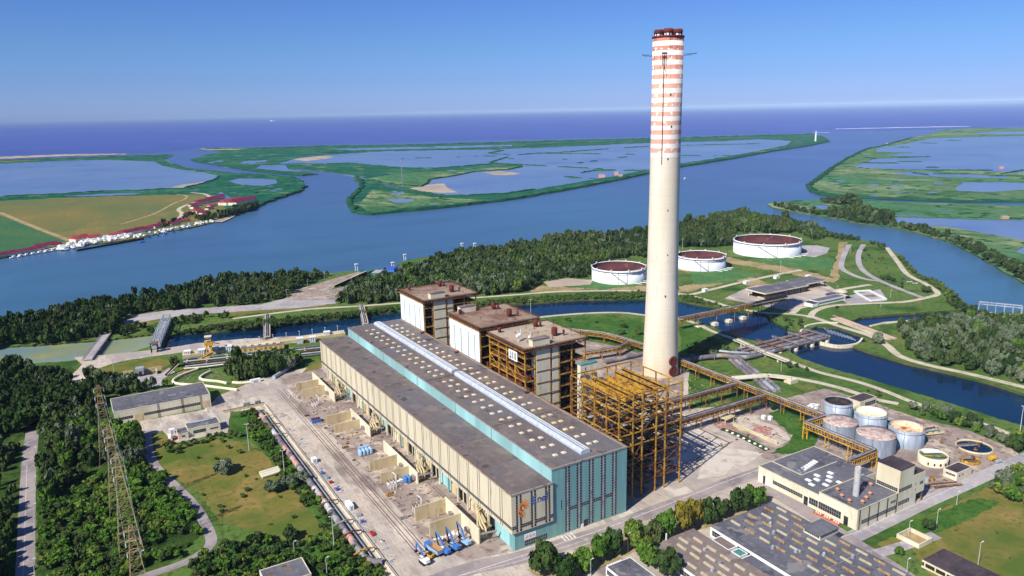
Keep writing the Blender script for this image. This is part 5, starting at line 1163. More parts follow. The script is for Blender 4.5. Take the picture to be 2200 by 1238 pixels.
# ================================================================ WORKSHOP WITH STACK AND TOWER (right)
t = thing('workshop', 'cream workshop with grey flat roofs, a square tower and a slim metal stack', 'workshop', (299, 196, 0))
mb = MB(); mb.box(299.6, 344, 217.2, 254.8, -.1, 8.4); wl = mb.build('low_wall', M['cream2'], t)
mb = MB(); mb.box(299.9, 343.7, 217.5, 254.5, 8.4, 8.48); r1_ = mb.build('roof', M['roof_grey'], wl)
mb = MB()
for a in ((299.55,344.05,254.5,254.85),(343.7,344.05,236,254.5),(299.55,299.9,217.2,254.5),(309.6,310.0,236,254.5),(310.0,338.2,235.6,236.0)): mb.box(*a, 8.3, 8.75)
mb.build('parapet', M['cream'], r1_)
mb = MB(); mb.box(299.6, 334, 195.9, 217.19, -.1, 10.0); wf = mb.build('front_wall', M['cream2'], t)
mb = MB(); mb.box(299.9, 333.7, 196.2, 216.9, 10.0, 10.08); r2_ = mb.build('roof', M['roof_grey'], wf)
mb = MB()
for a in ((299.55,334,195.85,196.2),(299.55,334,216.9,217.25),(299.55,299.9,196.2,216.9)): mb.box(*a, 9.9, 10.45)
mb.build('parapet', M['cream'], r2_)
mb = MB(); mb.box(330.6, 342, 195.88, 208, -.1, 22); tw = mb.build('tower', M['cream2'], t)
mb = MB(); mb.box(330.4, 342.2, 195.7, 208.2, 22, 22.3); mb.build('tower_roof', M['roof_dark'], tw)
mb = MB(); mb.box(342.01, 352, 195.86, 207, 5.6, 16.2); mb.box(342.01, 345.5, 195.9, 207, -.1, 5.59); bk = mb.build('side_block', M['cream2'], t)
mb = MB(); mb.box(342.3, 351.8, 196.1, 206.8, 16.2, 16.4); mb.build('side_roof', M['roof_dark'], bk)
for x in (346, 351.4): 
    for y in (196.5, 206.3): mb = MB(); mb.box(x-.3, x+.3, y-.3, y+.3, 0, 5.59); mb.build('post', M['yellow'], t)
hstrip(330.7, 341, 195.86, 10.4, 12.2, tw, 'window_band', 1.0); vband(330.6, 196.5, 207.6, 10.6, 12.4, tw, 'window_band', 1.0)
hstrip(348, 350.5, 195.84, 10, 11.5, bk, 'window', .8)
for x, z0, z1 in ((344.5,7.5,8.8),(344.5,10.4,12)): mb = MB(); mb.box(x-.15, x+.15, 195.8, 195.86, z0, z1); mb.build('slot_window', M['glass'], bk)
hstrip(303, 330, 195.9, 2.2, 4.2, wf, 'window_band', 1.2); hstrip(331, 340, 195.88, 3.2, 5.2, tw, 'window_band', 1.2); hstrip(325, 328.8, 195.9, 6.2, 7.4, wf, 'window', 1)
for x in (301, 308, 315, 322, 329.5): mb = MB(); mb.beam((x, 195.7, 0), (x, 195.7, 10.4), .22); mb.build('downpipe', M['dark_in'], t)
vband(299.6, 204.5, 217, 1.8, 5.4, wf, 'window_band', 1.2); vband(299.6, 217.4, 222.5, 1.8, 5.2, wl, 'window_band', 1.2)
vband(299.6, 226.5, 245, 2.6, 4.6, wl, 'window_band', 1.0)
for (y0, y1, m) in ((223.2,225.6,M['glass']),(200.5,202.8,M['glass']),(247.5,249.5,M['white_p']),(252,254.4,M['white_p']),(250,251.4,M['glass'])): mb = MB(); mb.box(299.5, 299.6, y0, y1, 0, 4.6); mb.build('door', m, wl if y0 > 217 else wf)
mb = MB(); mb.lathe((311.8, 205.8), [(1.5,10.08),(1.45,24.6),(1.3,25.0),(1.2,24.5)], 22); mb.build('stack', mk('dull_stack_steel', srgb(176,178,178), [(.12, srgb(190,170,120), .5, .62), (.5, srgb(130,134,140), .55, .7)], rough=.5, spec=.4, stretch=(1,1,.5)), t)
for (x, y) in ((301.8+2,203.5),(305,208.5),(308.5,213.5),(308,199.5),(313,201),(318,202.5),(320,208),(326.5,208)):
    mb = MB(); mb.lathe((x, y), [(.7,10.08),(.7,10.8),(1.1,10.9),(1.1,11.3),(.3,11.8)], 14); mb.build('roof_ventilator', mk('rusty_vent', srgb(190,134,104), rough=.8) if x < 304 else bpy.data.materials['rusty_vent'], r2_)
for (x, y) in ((305.5,226),(308,230),(312,228),(316,231),(311,222),(316,224),(320,226.5),(324,229),(319,220)): mb = MB(); mb.box(x-.9, x+.9, y-1.5, y+1.5, 8.48, 9.0); mb.build('rooflight', M['white_p'], r1_)
for k in range(6): mb = MB(); mb.box(316+k*2.4, 317.2+k*2.4, 238+k*.5, 241+k*.5, 8.48, 9.0); mb.build('rooflight', M['white_p'], r1_)
for k in range(4): mb = MB(); mb.box(311+k*1.6, 312+k*1.6, 237+(k % 2)*2.2, 238.2+(k % 2)*2.2, 8.48, 9.0); mb.build('roof_box', M['steel'], r1_)
for k in range(3):
    t = thing('planter', ('long orange scrap tray, left of three under the workshop windows', 'long orange scrap tray, middle of three under the workshop windows', 'long orange scrap tray, right of three under the workshop windows')[k], 'tray', (297, 215-k*5, 0), 'orange trays along the workshop')
    y = 215-k*5; mb = MB(); mb.box(296, 298.2, y-2.1, y+2.1, .1, .9); mb.build('tray', mk('orange_rust', srgb(196,112,76), [(.6, srgb(150,80,56), .5, .65)], rough=.8) if k == 0 else bpy.data.materials['orange_rust'], t)
    mb = MB()
    for q in range(6): mb.box(296.3+(q % 2)*.9, 297.0+(q % 2)*.9, y-1.8+q*.6, y-1.5+q*.6, .9, 1.25)
    mb.build('load', M['white_p'], t)
# ================================================================ TANK FARM (right)
def silo(cx, cy, r, h, label, kind, top=None):
    t = thing('process_tank', label, 'tank', (cx, cy, 0), 'grey process tanks')
    if kind == 'dome':
        mb = MB(); mb.lathe((cx, cy), [(r,-.1),(r,h)], 48, cap0=False, cap1=False); mb.build('shell', M['tank_grey'], t)
        mb = MB(); mb.lathe((cx, cy), [(r+.12,h-.2),(r+.12,h+.1),(r*.6,h+.55),(.3,h+.95)], 48, cap0=False); mb.build('roof', mk('peeling_roof', srgb(190,168,156), [(.25, srgb(158,128,116), .46, .6), (.6, srgb(214,200,190), .52, .66)], rough=.9) if 'peeling_roof' not in bpy.data.materials else bpy.data.materials['peeling_roof'], t)
    else:
        mb = MB(); mb.lathe((cx, cy), [(r,-.1),(r,h),(r-.25,h),(r-.25,h-4)], 48, cap0=False, cap1=False); mb.build('shell', M['tank_grey'], t)
        mb = MB(); mb.lathe((cx, cy), [(r-.26,h-.4),(r-.27,h-3.2),(r*.6,h-3.0),(.1,h-2.9)], 48, cap0=False); mb.build('inner_floor', top, t)
        mb = MB(); mb.lathe((cx, cy), [(r+.02,h-1.6),(r+.3,h-1.55),(r+.3,h-1.3),(r+.02,h-1.25)], 48, cap0=False, cap1=False); mb.build('wind_girder', M['steel'], t)
    mb = MB()
    for k in range(4): a = k*1.6+.4; mb.beam((cx+(r+.15)*math.cos(a), cy+(r+.15)*math.sin(a), 0), (cx+(r+.15)*math.cos(a), cy+(r+.15)*math.sin(a), h), .22)
    mb.build('riser_pipe', M['green_strip'], t)
    mb = MB()
    for k in range(40):
        a, b_ = 2*math.pi*k/40, 2*math.pi*(k+1)/40; mb.beam((cx+r*math.cos(a),cy+r*math.sin(a),h+.9),(cx+r*math.cos(b_),cy+r*math.sin(b_),h+.9),.07)
        if k % 2 == 0: mb.beam((cx+r*math.cos(a),cy+r*math.sin(a),h),(cx+r*math.cos(a),cy+r*math.sin(a),h+.9),.07)
    if kind != 'dome': mb.build('rim_railing', M['rust'], t)
    return t
silo(383, 243.6, 10.4, 11.2, 'large grey domed tank with a peeling pinkish roof, nearest to the workshop tower', 'dome')
silo(384, 267.6, 9.8, 10.0, 'grey domed tank with a peeling roof inside the yellow pipe bridge corner', 'dome')
silo(409.5, 265.2, 9.2, 11.0, 'grey open tank with a cream coloured inside', 'open', mk('cream_lining', srgb(236,226,184), rough=.8))
silo(407.3, 240.4, 9.5, 10.6, 'grey open tank with a rust stained inside, rightmost of the five', 'open', mk('rusty_lining', srgb(222,196,160), [(.12, srgb(176,84,40), .5, .62), (.5, srgb(140,60,40), .56, .7)], rough=.9))
silo(408, 287, 8.4, 11.0, 'grey open tank with a black sooty inside, farthest of the five', 'open', mk('soot_lining', srgb(44,38,40), [(.3, srgb(70,58,56), .5, .65)], rough=.9))
def round_basin(cx, cy, r, h, label, wcol, wall, bridge=True):
    t = thing('settling_basin', label, 'basin', (cx, cy, 0))
    mb = MB(); mb.lathe((cx, cy), [(r,-.1),(r,h),(r-.6,h),(r-.6,h-1.5)], 48, cap0=False, cap1=False); mb.build('wall', wall, t)
    mb = MB(); mb.lathe((cx, cy), [(r-.61,h-.8),(.1,h-.8)], 48, cap0=False); mb.build('water', wcol, t)
    if bridge:
        mb = MB(); mb.beam((cx-r, cy+.5*r, h+.5), (cx+.3*r, cy-.1*r, h+.5), 1.4, .3)
        for s in (-.6, .6): mb.beam((cx-r, cy+.5*r+s, h+1.4), (cx+.3*r, cy-.1*r+s, h+1.4), .1)
        mb.build('scraper_bridge', M['trim'], t)
        mb = MB(); mb.cyl((cx+.3*r, cy-.1*r), .8, h-.9, h+1.6, 12); mb.build('drive', M['rust'], t)
    return t
round_basin(434.5, 215.6, 9.6, .9, 'round settling basin full of dark blue water', M['canal'], M['conc_wall'])
t = round_basin(396.5, 217.5, 7.6, 5.0, 'raised round cream clarifier with green water and a white cover', mk('green_water', srgb(96,118,70), [(.3, srgb(60,130,120), .5, .6)], rough=.2), M['cream2'], False)
mb = MB(); mb.rbox((397.5, 219.5), 9.5, 3.4, 5.3, 5.9, rad(-30)); mb.build('cover', M['white_p'], t)
mb = MB(); mb.rbox((394, 215), 12, .8, 5.3, 5.6, rad(-40)); mb.build('walkway', M['yellow'], t)
for k in range(7): mb = MB(); a = 3.4+k*.4; mb.box(396.5+7.62*math.cos(a)-.5, 396.5+7.62*math.cos(a)+.5, 217.5+7.62*math.sin(a)-.3, 217.5+7.62*math.sin(a)+.3, 1.4, 2.6); mb.build('opening', M['glass'], t)
round_basin(414, 206.8, 4.9, 1.8, 'small round yellow rimmed basin with brown water', mk('brown_water', srgb(104,92,60), rough=.2), M['yellow'])
t, w_, r = flat_building('pump_house', 'low cream pump house with a very dark roof beside the clarifiers', 385.6, 399.4, 198, 205.4, 4.4, M['cream2'], M['roof_dark'], 'pump house', .25)
for x in (388, 391): mb = MB(); mb.box(x-.5, x+.5, 197.94, 198, 2, 3); mb.build('window', M['glass'], w_)
vband(385.6, 199, 204, 2.2, 3.2, w_, 'window_band', 1.6)
t, w_, r = flat_building('pump_house', 'cream pump house with a dark purple roof behind the black inside tank', 431.8, 449, 287.6, 297.2, 4.4, M['cream2'], M['roof_dark'], 'pump house', .25)
hstrip(437, 448, 287.6, .4, 3.0, w_, 'window_band', 2)
t = thing('mixer', 'yellow and grey mixing machine next to the small yellow basin', 'machine', (425.5, 201, 0))
mb = MB(); mb.tube([(424,201.5,1.6),(427.5,200.5,1.9)], 1.4, 14); mb.build('drum', M['yellow_b'], t); mb = MB(); mb.tube([(423.6,198,1.2),(427,197.3,1.2)], 1.0, 14); mb.build('tank', M['steel'], t)
for k in range(4): mb = MB(); mb.box(424+k*.9, 424.3+k*.9, 199, 199.3, 0, 1.2); mb.build('leg', M['rust'], t)
for k in range(7):
    x, y = 405.0+(k % 3)*2.5, 306-(k//3)*2.6; container(x, y, 2.0, 1.8, 2.0+.5*(k % 2), M['white_p'], 'white equipment cabinet in the cluster behind the black inside tank', 'cabinet', 'cabinet'); bpy.data.objects[t.name]
for o in C.objects:
    if o.get('label', '').startswith('white equipment cabinet'): o['group'] = 'white cabinets behind the tanks'
for k in range(2): container(366.6+k*2.3, 310-k*3.2, 2.0, 2.4, 2.4, M['white_p'], ('white cabinet on the lush grass strip, left of a pair', 'white cabinet on the lush grass strip, right of a pair')[k], 'cabinet', 'cabinet')
t = thing('pipe_rack', 'rusty pipe racks and pumps between the rusty tank and the blue basin', 'pipe rack', (424, 236, 0))
for k in range(3):
    mb = MB(); mb.tube([(418, 248-k*3, 1.2), (441-k*2, 243-k*4, 1.2)], .35, 8); mb.build('pipe', (M['rust'], M['green_strip'], M['conc_wall'])[k], t)
for k in range(5):
    mb = MB(); mb.rbox((422+k*4, 241.5-k*1.3), 2.2, 1.4, 0, 1.6, rad(-15)); mb.build('pump_block', M['conc_wall'], t)
t = thing('pipe_rack', 'rusty pipes and grey bins lying before the low pump house', 'pipe rack', (378, 200, 0))
for k in range(3): mb = MB(); mb.tube([(368, 203-k*1.8, 1.0), (383, 196.5-k*1.4, 1.0)], .4, 8); mb.build('pipe', (M['rust'], M['trim'], M['rust_trim'])[k], t)
for k in range(3): mb = MB(); mb.cyl((369+k*3.2, 207-k*.9), 1.1, 0, 2.4, 14); mb.build('bin', M['steel'] if k < 2 else M['yellow'], t)
# ================================================================ YELLOW PIPE BRIDGES
def pipe_bridge(pts, zt, label, depth=3.0, width=3.4, leg_step=14, zb=0.0, col='yellow', pipes=3, post=2.0):
    x0, y0 = pts[0]; t = thing('pipe_bridge', label, 'pipe bridge', (x0, y0, 0), 'yellow pipe bridges'); 
    ymat = M[col]
    for (a, b_) in zip(pts[:-1], pts[1:]):
        A, B = np.array(a, float), np.array(b_, float); L_ = np.hypot(*(B-A)); d = (B-A)/L_; nn = np.array([-d[1], d[0]])*width/2
        mb = MB()
        for s in (-1, 1):
            p, q = A+nn*s, B+nn*s
            for z in (zt, zt-depth): mb.beam((*p, z), (*q, z), .28, .45)
            n = max(2, int(L_/post))
            for i in range(n+1):
                c = p+(q-p)*i/n; mb.beam((*c, zt-depth), (*c, zt), .22)
                if i < n and i % 2 == 0: c2 = p+(q-p)*(i+1)/n; mb.beam((*c, zt-depth), (*c2, zt), .16)
        n = max(2, int(L_/4))
        for i in range(n+1):
            c = A+(B-A)*i/n; mb.beam((*(c-nn), zt-depth), (*(c+nn), zt-depth), .25)
        mb.build('truss', ymat, t)
        mb = MB(); 
        mb.add([(*(A-nn*.8), zt+.02), (*(B-nn*.8), zt+.02), (*(B+nn*.8), zt+.02), (*(A+nn*.8), zt+.02), (*(A-nn*.8), zt+.2), (*(B-nn*.8), zt+.2), (*(B+nn*.8), zt+.2), (*(A+nn*.8), zt+.2)], [(0,3,2,1),(4,5,6,7),(0,1,5,4),(1,2,6,5),(2,3,7,6),(3,0,4,7)])
        mb.build('deck', M['roof_brown'], t)
        for k in range(pipes):
            o = nn*(-.6+1.2*k/max(1, pipes-1)); mb = MB(); mb.tube([(*(A+o), zt+.55), (*(B+o), zt+.55)], .3, 8); mb.build('pipe', (M['pipe'], M['steel'], M['rust'])[k % 3], t)
            mb = MB(); mb.tube([(*(A+o*.8), zt-depth+.7), (*(B+o*.8), zt-depth+.7)], .38, 8); mb.build('pipe', (M['rust'], M['pipe'], M['trim'])[k % 3], t)
        n = max(1, int(L_/leg_step))
        for i in range(n+1):
            c = A+(B-A)*(i+.0)/n; mb = MB()
            for s in (-1, 1): mb.beam((*(c+nn*s*.95), zb), (*(c+nn*s*.95), zt-depth), .4)
            mb.beam((*(c-nn), (zt-depth+zb)/2), (*(c+nn), (zt-depth+zb)/2), .2); mb.build('trestle', ymat, t)
    return t
pipe_bridge([(383.2, 402), (382.4, 278)], 10.6, 'long yellow pipe bridge running from the chimney foot to the grey tanks')
pipe_bridge([(263.5, 347.6), (380.6, 347.6)], 9.6, 'rusty yellow pipe bridge to the bare frame, farther of the parallel pair', 2.6, 4.0, col='rust_trim')
pipe_bridge([(263.5, 322.0), (380.6, 322.4)], 9.4, 'rusty yellow pipe bridge to the bare frame, nearer of the parallel pair', 2.8, 4.4, col='rust_trim')
pipe_bridge([(380.6, 276.5), (364, 276.5), (363.6, 231), (341, 230.4)], 10.4, 'bright yellow pipe bridge cornering round the domed tank to the workshop', col='yellow_b')
t = pipe_bridge([(459, 489.5), (528, 489), (600, 488.5)], 11.6, 'yellow pipe bridge crossing the canal on white piers towards the long shed', 3.6, 4.2, 18, -1.9)
for x in (483, 503.5, 521.5, 540): 
    mb = MB(); mb.box(x-2.4, x+2.4, 485.5, 493, -2.4, .9); mb.build('pier', M['cream2'], t)
def pw(px, z): return [gp(x, y, z) for x, y in px]
pipe_bridge(pw([(1192,704),(1300,716),(1350,730),(1400,745)], 8), 8, 'silver topped pipe bridge running from the boilers behind the chimney', 3, 4, 16, 0, 'yellow', 4)
pipe_bridge(pw([(1253,757),(1330,745),(1348,735)], 8), 8, 'yellow pipe bridge from the nearest boiler house to the chimney side', 3, 3.4, 12)
t = thing('duct', 'large grey duct lying on the ground behind the bare frame', 'duct', (320, 380, 0)); a, b_ = gp(1300, 778, 2), gp(1395, 757, 2)
mb = MB(); mb.tube([(*a, 2), (*b_, 2)], 1.8, 14); mb.build('duct_length', M['pipe'], t); mb = MB(); mb.tube([(*b_, 2), (b_[0]+9, b_[1]+4, 2)], 1.9, 14); mb.build('duct_joint', M['pipe'], t)
t, w_, r = flat_building('switch_house', 'low cream hut with a dark roof between the two parallel pipe bridges', 299, 322, 331.5, 340, 4.0, M['cream2'], M['roof_dark'], 'hut', .4); hstrip(301, 306, 331.5, 1.5, 2.6, w_, 'window_band')
# ================================================================ BIG PIPES OVER AND BESIDE THE CANAL
t = thing('pipe_crossing', 'bundle of four big weathered pipes crossing the canal on low piers', 'pipe crossing', (500, 406, 0))
for y in (397.0, 403.5, 410.0, 416.5):
    mb = MB(); mb.tube([(455, y, 2.0), (545, y+.5, 2.0)], 1.6, 16); mb.build('pipe', M['pipe'], t)
for y in (400.3, 406.8, 413.3):
    mb = MB(); mb.tube([(458, y, 3.2), (543, y, 3.2)], .4, 8); mb.build('small_pipe', M['rust'] if y > 405 else M['steel'], t)
for x in (483, 502, 522, 541):
    mb = MB(); mb.box(x-1.2, x+1.2, 394.5, 419.5, -2.4, .4); mb.build('pier', M['cream2'], t)
    mb = MB(); mb.beam((x, 393, 4.4), (x, 421, 4.4), 1.4, .3)
    for y in np.arange(393.5, 421, 3.4): mb.beam((x-.6, y, 4.5), (x-.6, y, 5.5), .1); mb.beam((x+.6, y, 4.5), (x+.6, y, 5.5), .1)
    for s in (-.6, .6): mb.beam((x+s, 393, 5.5), (x+s, 421, 5.5), .1)
    for y in (394, 420): mb.beam((x, y, .4), (x, y, 4.3), .4)
    mb.build('walkway', M['trim'] if x != 483 else M['rust_trim'], t)
t = thing('dike_bridge', 'narrow concrete road bridge carrying the canal track over the big pipes', 'bridge', (473, 412, 0))
D = [gp(1580,730,3), gp(1640,757,3), gp(1693,777,3)]
mb = MB()
for a, b_ in zip(D[:-1], D[1:]): mb.beam((*a, 3.1), (*b_, 3.1), 5.0, .7)
mb.build('deck', M['cream2'], t)
for s in (-1, 1):
    mb = MB()
    for a, b_ in zip(D[:-1], D[1:]): mb.beam((a[0]+s*2.3, a[1], 3.9), (b_[0]+s*2.3, b_[1], 3.9), .3, .8)
    mb.build('parapet', M['trim'], t)
for f in (.15, .4, .62, .85):
    c = np.array(D[0])*(1-f)+np.array(D[2])*f; mb = MB(); mb.box(c[0]-2, c[0]+2, c[1]-.6, c[1]+.6, -1.5, 2.7); mb.build('pier', M['cream2'], t)
t = thing('pipeline', 'big dark grey pipe bending from the chimney foot to the canal crossing', 'pipeline', (434, 410, 0))
mb = MB(); mb.tube([(388,424,2.2),(405,420,2.4),(422,414.5,2.8),(432,411,3.0),(437,404,3.0),(443,397.5,3.0),(450,396.8,2.6),(457,397,2.0)], 1.9, 16); mb.build('lower_pipe', M['pipe'], t)
mb = MB(); mb.tube([(436,416.5,4.6),(441,409,4.6),(447,405,4.2),(456,403.5,2.4)], 1.0, 12); mb.build('upper_pipe', M['steel'], t)
for (x, y) in ((410,418.5),(426,413),(440,400.5)): mb = MB(); mb.beam((x-.8,y-2.2,0),(x-.8,y-2.2,6),.3); mb.beam((x-.8,y+2.2,0),(x-.8,y+2.2,6),.3); mb.beam((x-.8,y-2.2,6),(x-.8,y+2.2,6),.3); mb.build('hanger', M['trim'], t)
for k in range(3):
    t = thing('pipeline', ('left', 'middle', 'right')[k]+' one of three big pipes dropping under the small concrete road bridge', 'pipeline', (425, 370, 0)); o = k*4.2
    mb = MB(); mb.tube([(433+o*.9, 402-o*.2, 1.8), (425+o, 385-o*.3, 1.6), (418.5+o, 369-o*.3, 1.4), (413+o, 356-o*.3, 1.2)], 1.6, 14); mb.build('pipe', M['pipe'], t)
    mb = MB(); mb.tube([(413+o, 355-o*.3, 1.2), (406+o, 340-o*.3, 1.0)], 1.5, 14); mb.build('lower_pipe', M['pipe'] if k != 1 else M['steel'], t)
t = thing('underpass_bridge', 'small concrete road bridge over the three dropping pipes', 'bridge', (418, 362, 0))
D = pw([(1575,812),(1600,810),(1650,806),(1700,812)], 3.4)
mb = MB()
for a, b_ in zip(D[:-1], D[1:]): mb.beam((*a, 3.2), (*b_, 3.2), 6, .8)
mb.build('deck', M['cream2'], t)
for a in (D[0], D[3]): mb = MB(); mb.box(a[0]-4, a[0]+4, a[1]-3, a[1]+3, -.1, 2.8); mb.build('abutment', M['cream2'], t)
# ================================================================ SHED, LONG OFFICE, BASIN BEYOND THE CANAL
t = thing('open_pavilion', 'long pavilion with a wide grey flat roof on thin posts beyond the canal', 'pavilion', (606, 520, 0))
mb = MB(); mb.box(605.5, 672, 519, 545.5, 6.6, 7.7); mb.box(672.01, 708, 523.5, 548, 6.6, 7.7); sl_ = mb.build('roof_slab', M['cream2'], t)
mb = MB(); mb.box(605.9, 671.9, 519.4, 545.1, 7.7, 7.8); mb.box(672, 707.6, 523.9, 547.6, 7.7, 7.8); mb.build('roof', M['roof_grey'], sl_)
for x in np.arange(608, 708, 9.0):
    for y in (521 if x < 672 else 525.5, 543): mb = MB(); mb.box(x-.4, x+.4, y-.4, y+.4, -.1, 6.59); mb.build('post', M['rust'] if y < 530 else M['cream2'], t)
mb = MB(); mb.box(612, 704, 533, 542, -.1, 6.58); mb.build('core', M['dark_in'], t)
mb = MB(); mb.box(610, 704, 524.6, 533, -.1, 1.4); mb.build('loading_ledge', M['conc_wall'], t)
mb = MB()
for k in range(8): mb.box(640+k*5, 642.4+k*5, 526, 529, 1.4, 3.2)
mb.build('ledge_machine', M['steel'], t)
t, w_, r = flat_building('long_office', 'narrow white office block with a grey roof in front of the pavilion', 631, 674, 475.6, 485.5, 4.2, M['white_p'], M['roof_grey'], 'office', .3); hstrip(633, 672, 475.6, 1.6, 3.0, w_, 'window_band', 2.2)
mb = MB(); mb.box(622.5, 630.95, 474.8, 484.5, -.1, 3.6); a = mb.build('annexe', M['white_p'], t); mb = MB(); mb.box(622.3, 630.9, 474.6, 484.7, 3.6, 3.8); mb.build('annexe_roof', M['roof_dark'], a)
t = thing('open_tank_pit', 'rectangular white walled pit beyond the long white office', 'pit', (705, 472, 0)); q = [gp(x, y) for x, y in ((1835,628),(1868,626),(1905,645),(1870,648))]
mb = MB()
for a, b_ in zip(q, q[1:]+q[:1]): mb.beam((*a, .9), (*b_, .9), .8, 1.8)
mb.build('wall', M['white_p'], t); mb = MB(); c = np.mean(q, 0); mb.rbox(c, 12, 7, .1, .5, -.4); mb.build('floor', M['roof_brown'], t)
for (px, py, sz, m, lab) in ((1806,626,7,M['gravel'],'pale gravel heap beyond the long white office'),(1790,634,8,mk('dark_spoil', srgb(80,72,104), [(.2, srgb(60,56,84), .5, .6)]),'dark violet spoil heap beside the long white office')):
    a = gp(px, py); mb = MB(); r = random.Random(px); n = 20
    prof = [(sz,0),(sz*.75,1.2),(sz*.4,2.2),(.3,2.6)]; mb.lathe(a, prof, n, cap0=False)
    mb.v = [(x+r.uniform(-.6,.6), y+r.uniform(-.6,.6), max(0, z+r.uniform(-.3,.3)) if z > 0 else 0) for x, y, z in mb.v]; tag(mb.build('spoil_heap', m), lab, 'heap')
# ================================================================ THREE WHITE STORAGE TANKS
def big_tank(cx, cy, r, h, label):
    t = thing('storage_tank', label, 'storage tank', (cx, cy, 0), 'big white oil tanks')
    mb = MB(); mb.lathe((cx, cy), [(r,-.1),(r,h),(r-.4,h),(r-.4,h*.45)], 96, cap0=False, cap1=False); sh = mb.build('shell', M['tank_white'], t)
    mb = MB(); mb.lathe((cx, cy), [(r-.45,h-.6),(r-.47,h*.5),(r*.55,h*.48),(.2,h*.47)], 72, cap0=False); mb.build('floating_roof', mk('rusty_tank_inside', srgb(92,52,52), [(.05, srgb(70,38,40), .42, .6), (.2, srgb(112,74,66), .56, .72)], rough=.9) if 'rusty_tank_inside' not in bpy.data.materials else bpy.data.materials['rusty_tank_inside'], t)
    mb = MB(); mb.lathe((cx, cy), [(r+.05,h-1.7),(r+1.2,h-1.65),(r+1.2,h-1.45),(r+.05,h-1.4)], 96, cap0=False, cap1=False); mb.lathe((cx, cy), [(r+.02,h-4.2),(r+.5,h-4.15),(r+.5,h-3.95),(r+.02,h-3.9)], 96, cap0=False, cap1=False); mb.build('wind_girder', M['trim'], sh)
    mb = MB()
    for k in range(48):
        a, b_ = 2*math.pi*k/48, 2*math.pi*(k+1)/48; mb.beam((cx+(r+1.1)*math.cos(a),cy+(r+1.1)*math.sin(a),h-.4),(cx+(r+1.1)*math.cos(b_),cy+(r+1.1)*math.sin(b_),h-.4),.14)
        mb.beam((cx+(r+1.1)*math.cos(a),cy+(r+1.1)*math.sin(a),h-1.5),(cx+(r+1.1)*math.cos(a),cy+(r+1.1)*math.sin(a),h-.4),.12)
    mb.build('rim_railing', M['rust'], sh)
    base = math.atan2(-cy, -cx)
    mb = MB(); n = 14
    for i in range(n):
        a, b_ = base-.25+.55*i/n, base-.25+.55*(i+1)/n; z0, z1 = (h-3)*(1-i/n)+.3, (h-3)*(1-(i+1)/n)+.3
        mb.beam((cx+(r+.7)*math.cos(a),cy+(r+.7)*math.sin(a),z0),(cx+(r+.7)*math.cos(b_),cy+(r+.7)*math.sin(b_),z1),.9,.35)
        mb.beam((cx+(r+1.1)*math.cos(a),cy+(r+1.1)*math.sin(a),z0+1),(cx+(r+1.1)*math.cos(b_),cy+(r+1.1)*math.sin(b_),z1+1),.12)
    mb.build('stairway', M['trim'], t)
    for k in range(10): 
        a = 2*math.pi*k/10; mb = MB(); mb.box(cx+r*math.cos(a)-.7, cx+r*math.cos(a)+.7, cy+r*math.sin(a)-.7, cy+r*math.sin(a)+.7, h+.05, h+1.5); mb.build('rim_box', M['cream2'], t)
    for k in range(4):
        a = base+.6+.25*k; mb = MB(); mb.tube([(cx+(r-.2)*math.cos(a),cy+(r-.2)*math.sin(a),.8),(cx+(r+9)*math.cos(a+.1),cy+(r+9)*math.sin(a+.1),.8)], .4, 8); mb.build('feed_pipe', M['white_p'], t)
    for s in (-.02, .3, -.5):
        mb = MB(); a = base+s; mb.beam((cx+(r+.2)*math.cos(a),cy+(r+.2)*math.sin(a),0),(cx+(r+.2)*math.cos(a),cy+(r+.2)*math.sin(a),h-1.6),.35); mb.build('drain_pipe', M['trim'], t)
big_tank(551, 688.6, 31.6, 15.5, 'white open topped oil tank left of the chimney')
big_tank(677, 683.3, 30, 15.5, 'white open topped oil tank partly behind the chimney')
big_tank(818, 703, 44.3, 17.8, 'largest white open topped oil tank, right of the chimney')
for (px, py, lab) in ((1515,627,'behind the left earth bank'),(1737,597,'in front of the biggest tank, by the pavilion track'),(1603,610,'by the track left of the pavilion'),(1668,599,'behind the pavilion beside a lamp post')):
    a = gp(px, py); container(a[0], a[1], 6, 4, 3.2, M['white_p'], 'small white valve hut '+lab, 'hut', 'valve_hut')
# ================================================================ SLUICE GATE at the right
t = thing('sluice_gate', 'white steel sluice gate portal at the canal mouth on the right', 'sluice gate', gpz(2140, 690))
A, B = np.array(gp(2100, 688)), np.array(gp(2192, 698)); d = (B-A); L_ = np.hypot(*d); d /= L_; nn = np.array([-d[1], d[0]])
mb = MB()
for i in range(6):
    c = A+d*L_*i/5
    for s in (0, 9): p = c+nn*s; mb.beam((*p, -2.5), (*p, 15), .8)
    mb.beam((*c, 15), (*(c+nn*9), 15), .9)
mb.build('portal_leg', M['steel'], t)
for s in (0, 9): mb = MB(); mb.beam((*(A+nn*s), 15.4), (*(B+nn*s), 15.4), .9, .9); mb.beam((*(A+nn*s), 6.5), (*(B+nn*s), 6.5), .8, .7); mb.build('portal_beam', M['steel'], t)
for i in (1, 3):
    c = A+d*(L_*(i+.5)/5)+nn*2; mb = MB(); mb.rbox(c, L_/5*.85, 4, -2.4, 5.2, math.atan2(d[1], d[0])); mb.build('gate_leaf', M['white_p'], t)
for i in (0, 2, 4): c = A+d*(L_*(i+.5)/5)+nn*4; mb = MB(); mb.rbox(c, L_/5*.7, 7, -2.4, 2.6, math.atan2(d[1], d[0])); mb.build('sill_block', M['cream2'], t)
c = B+d*6; mb = MB(); mb.rbox(c, 10, 14, -2.4, 5, math.atan2(d[1], d[0])); mb.build('end_block', M['conc_wall'], t)
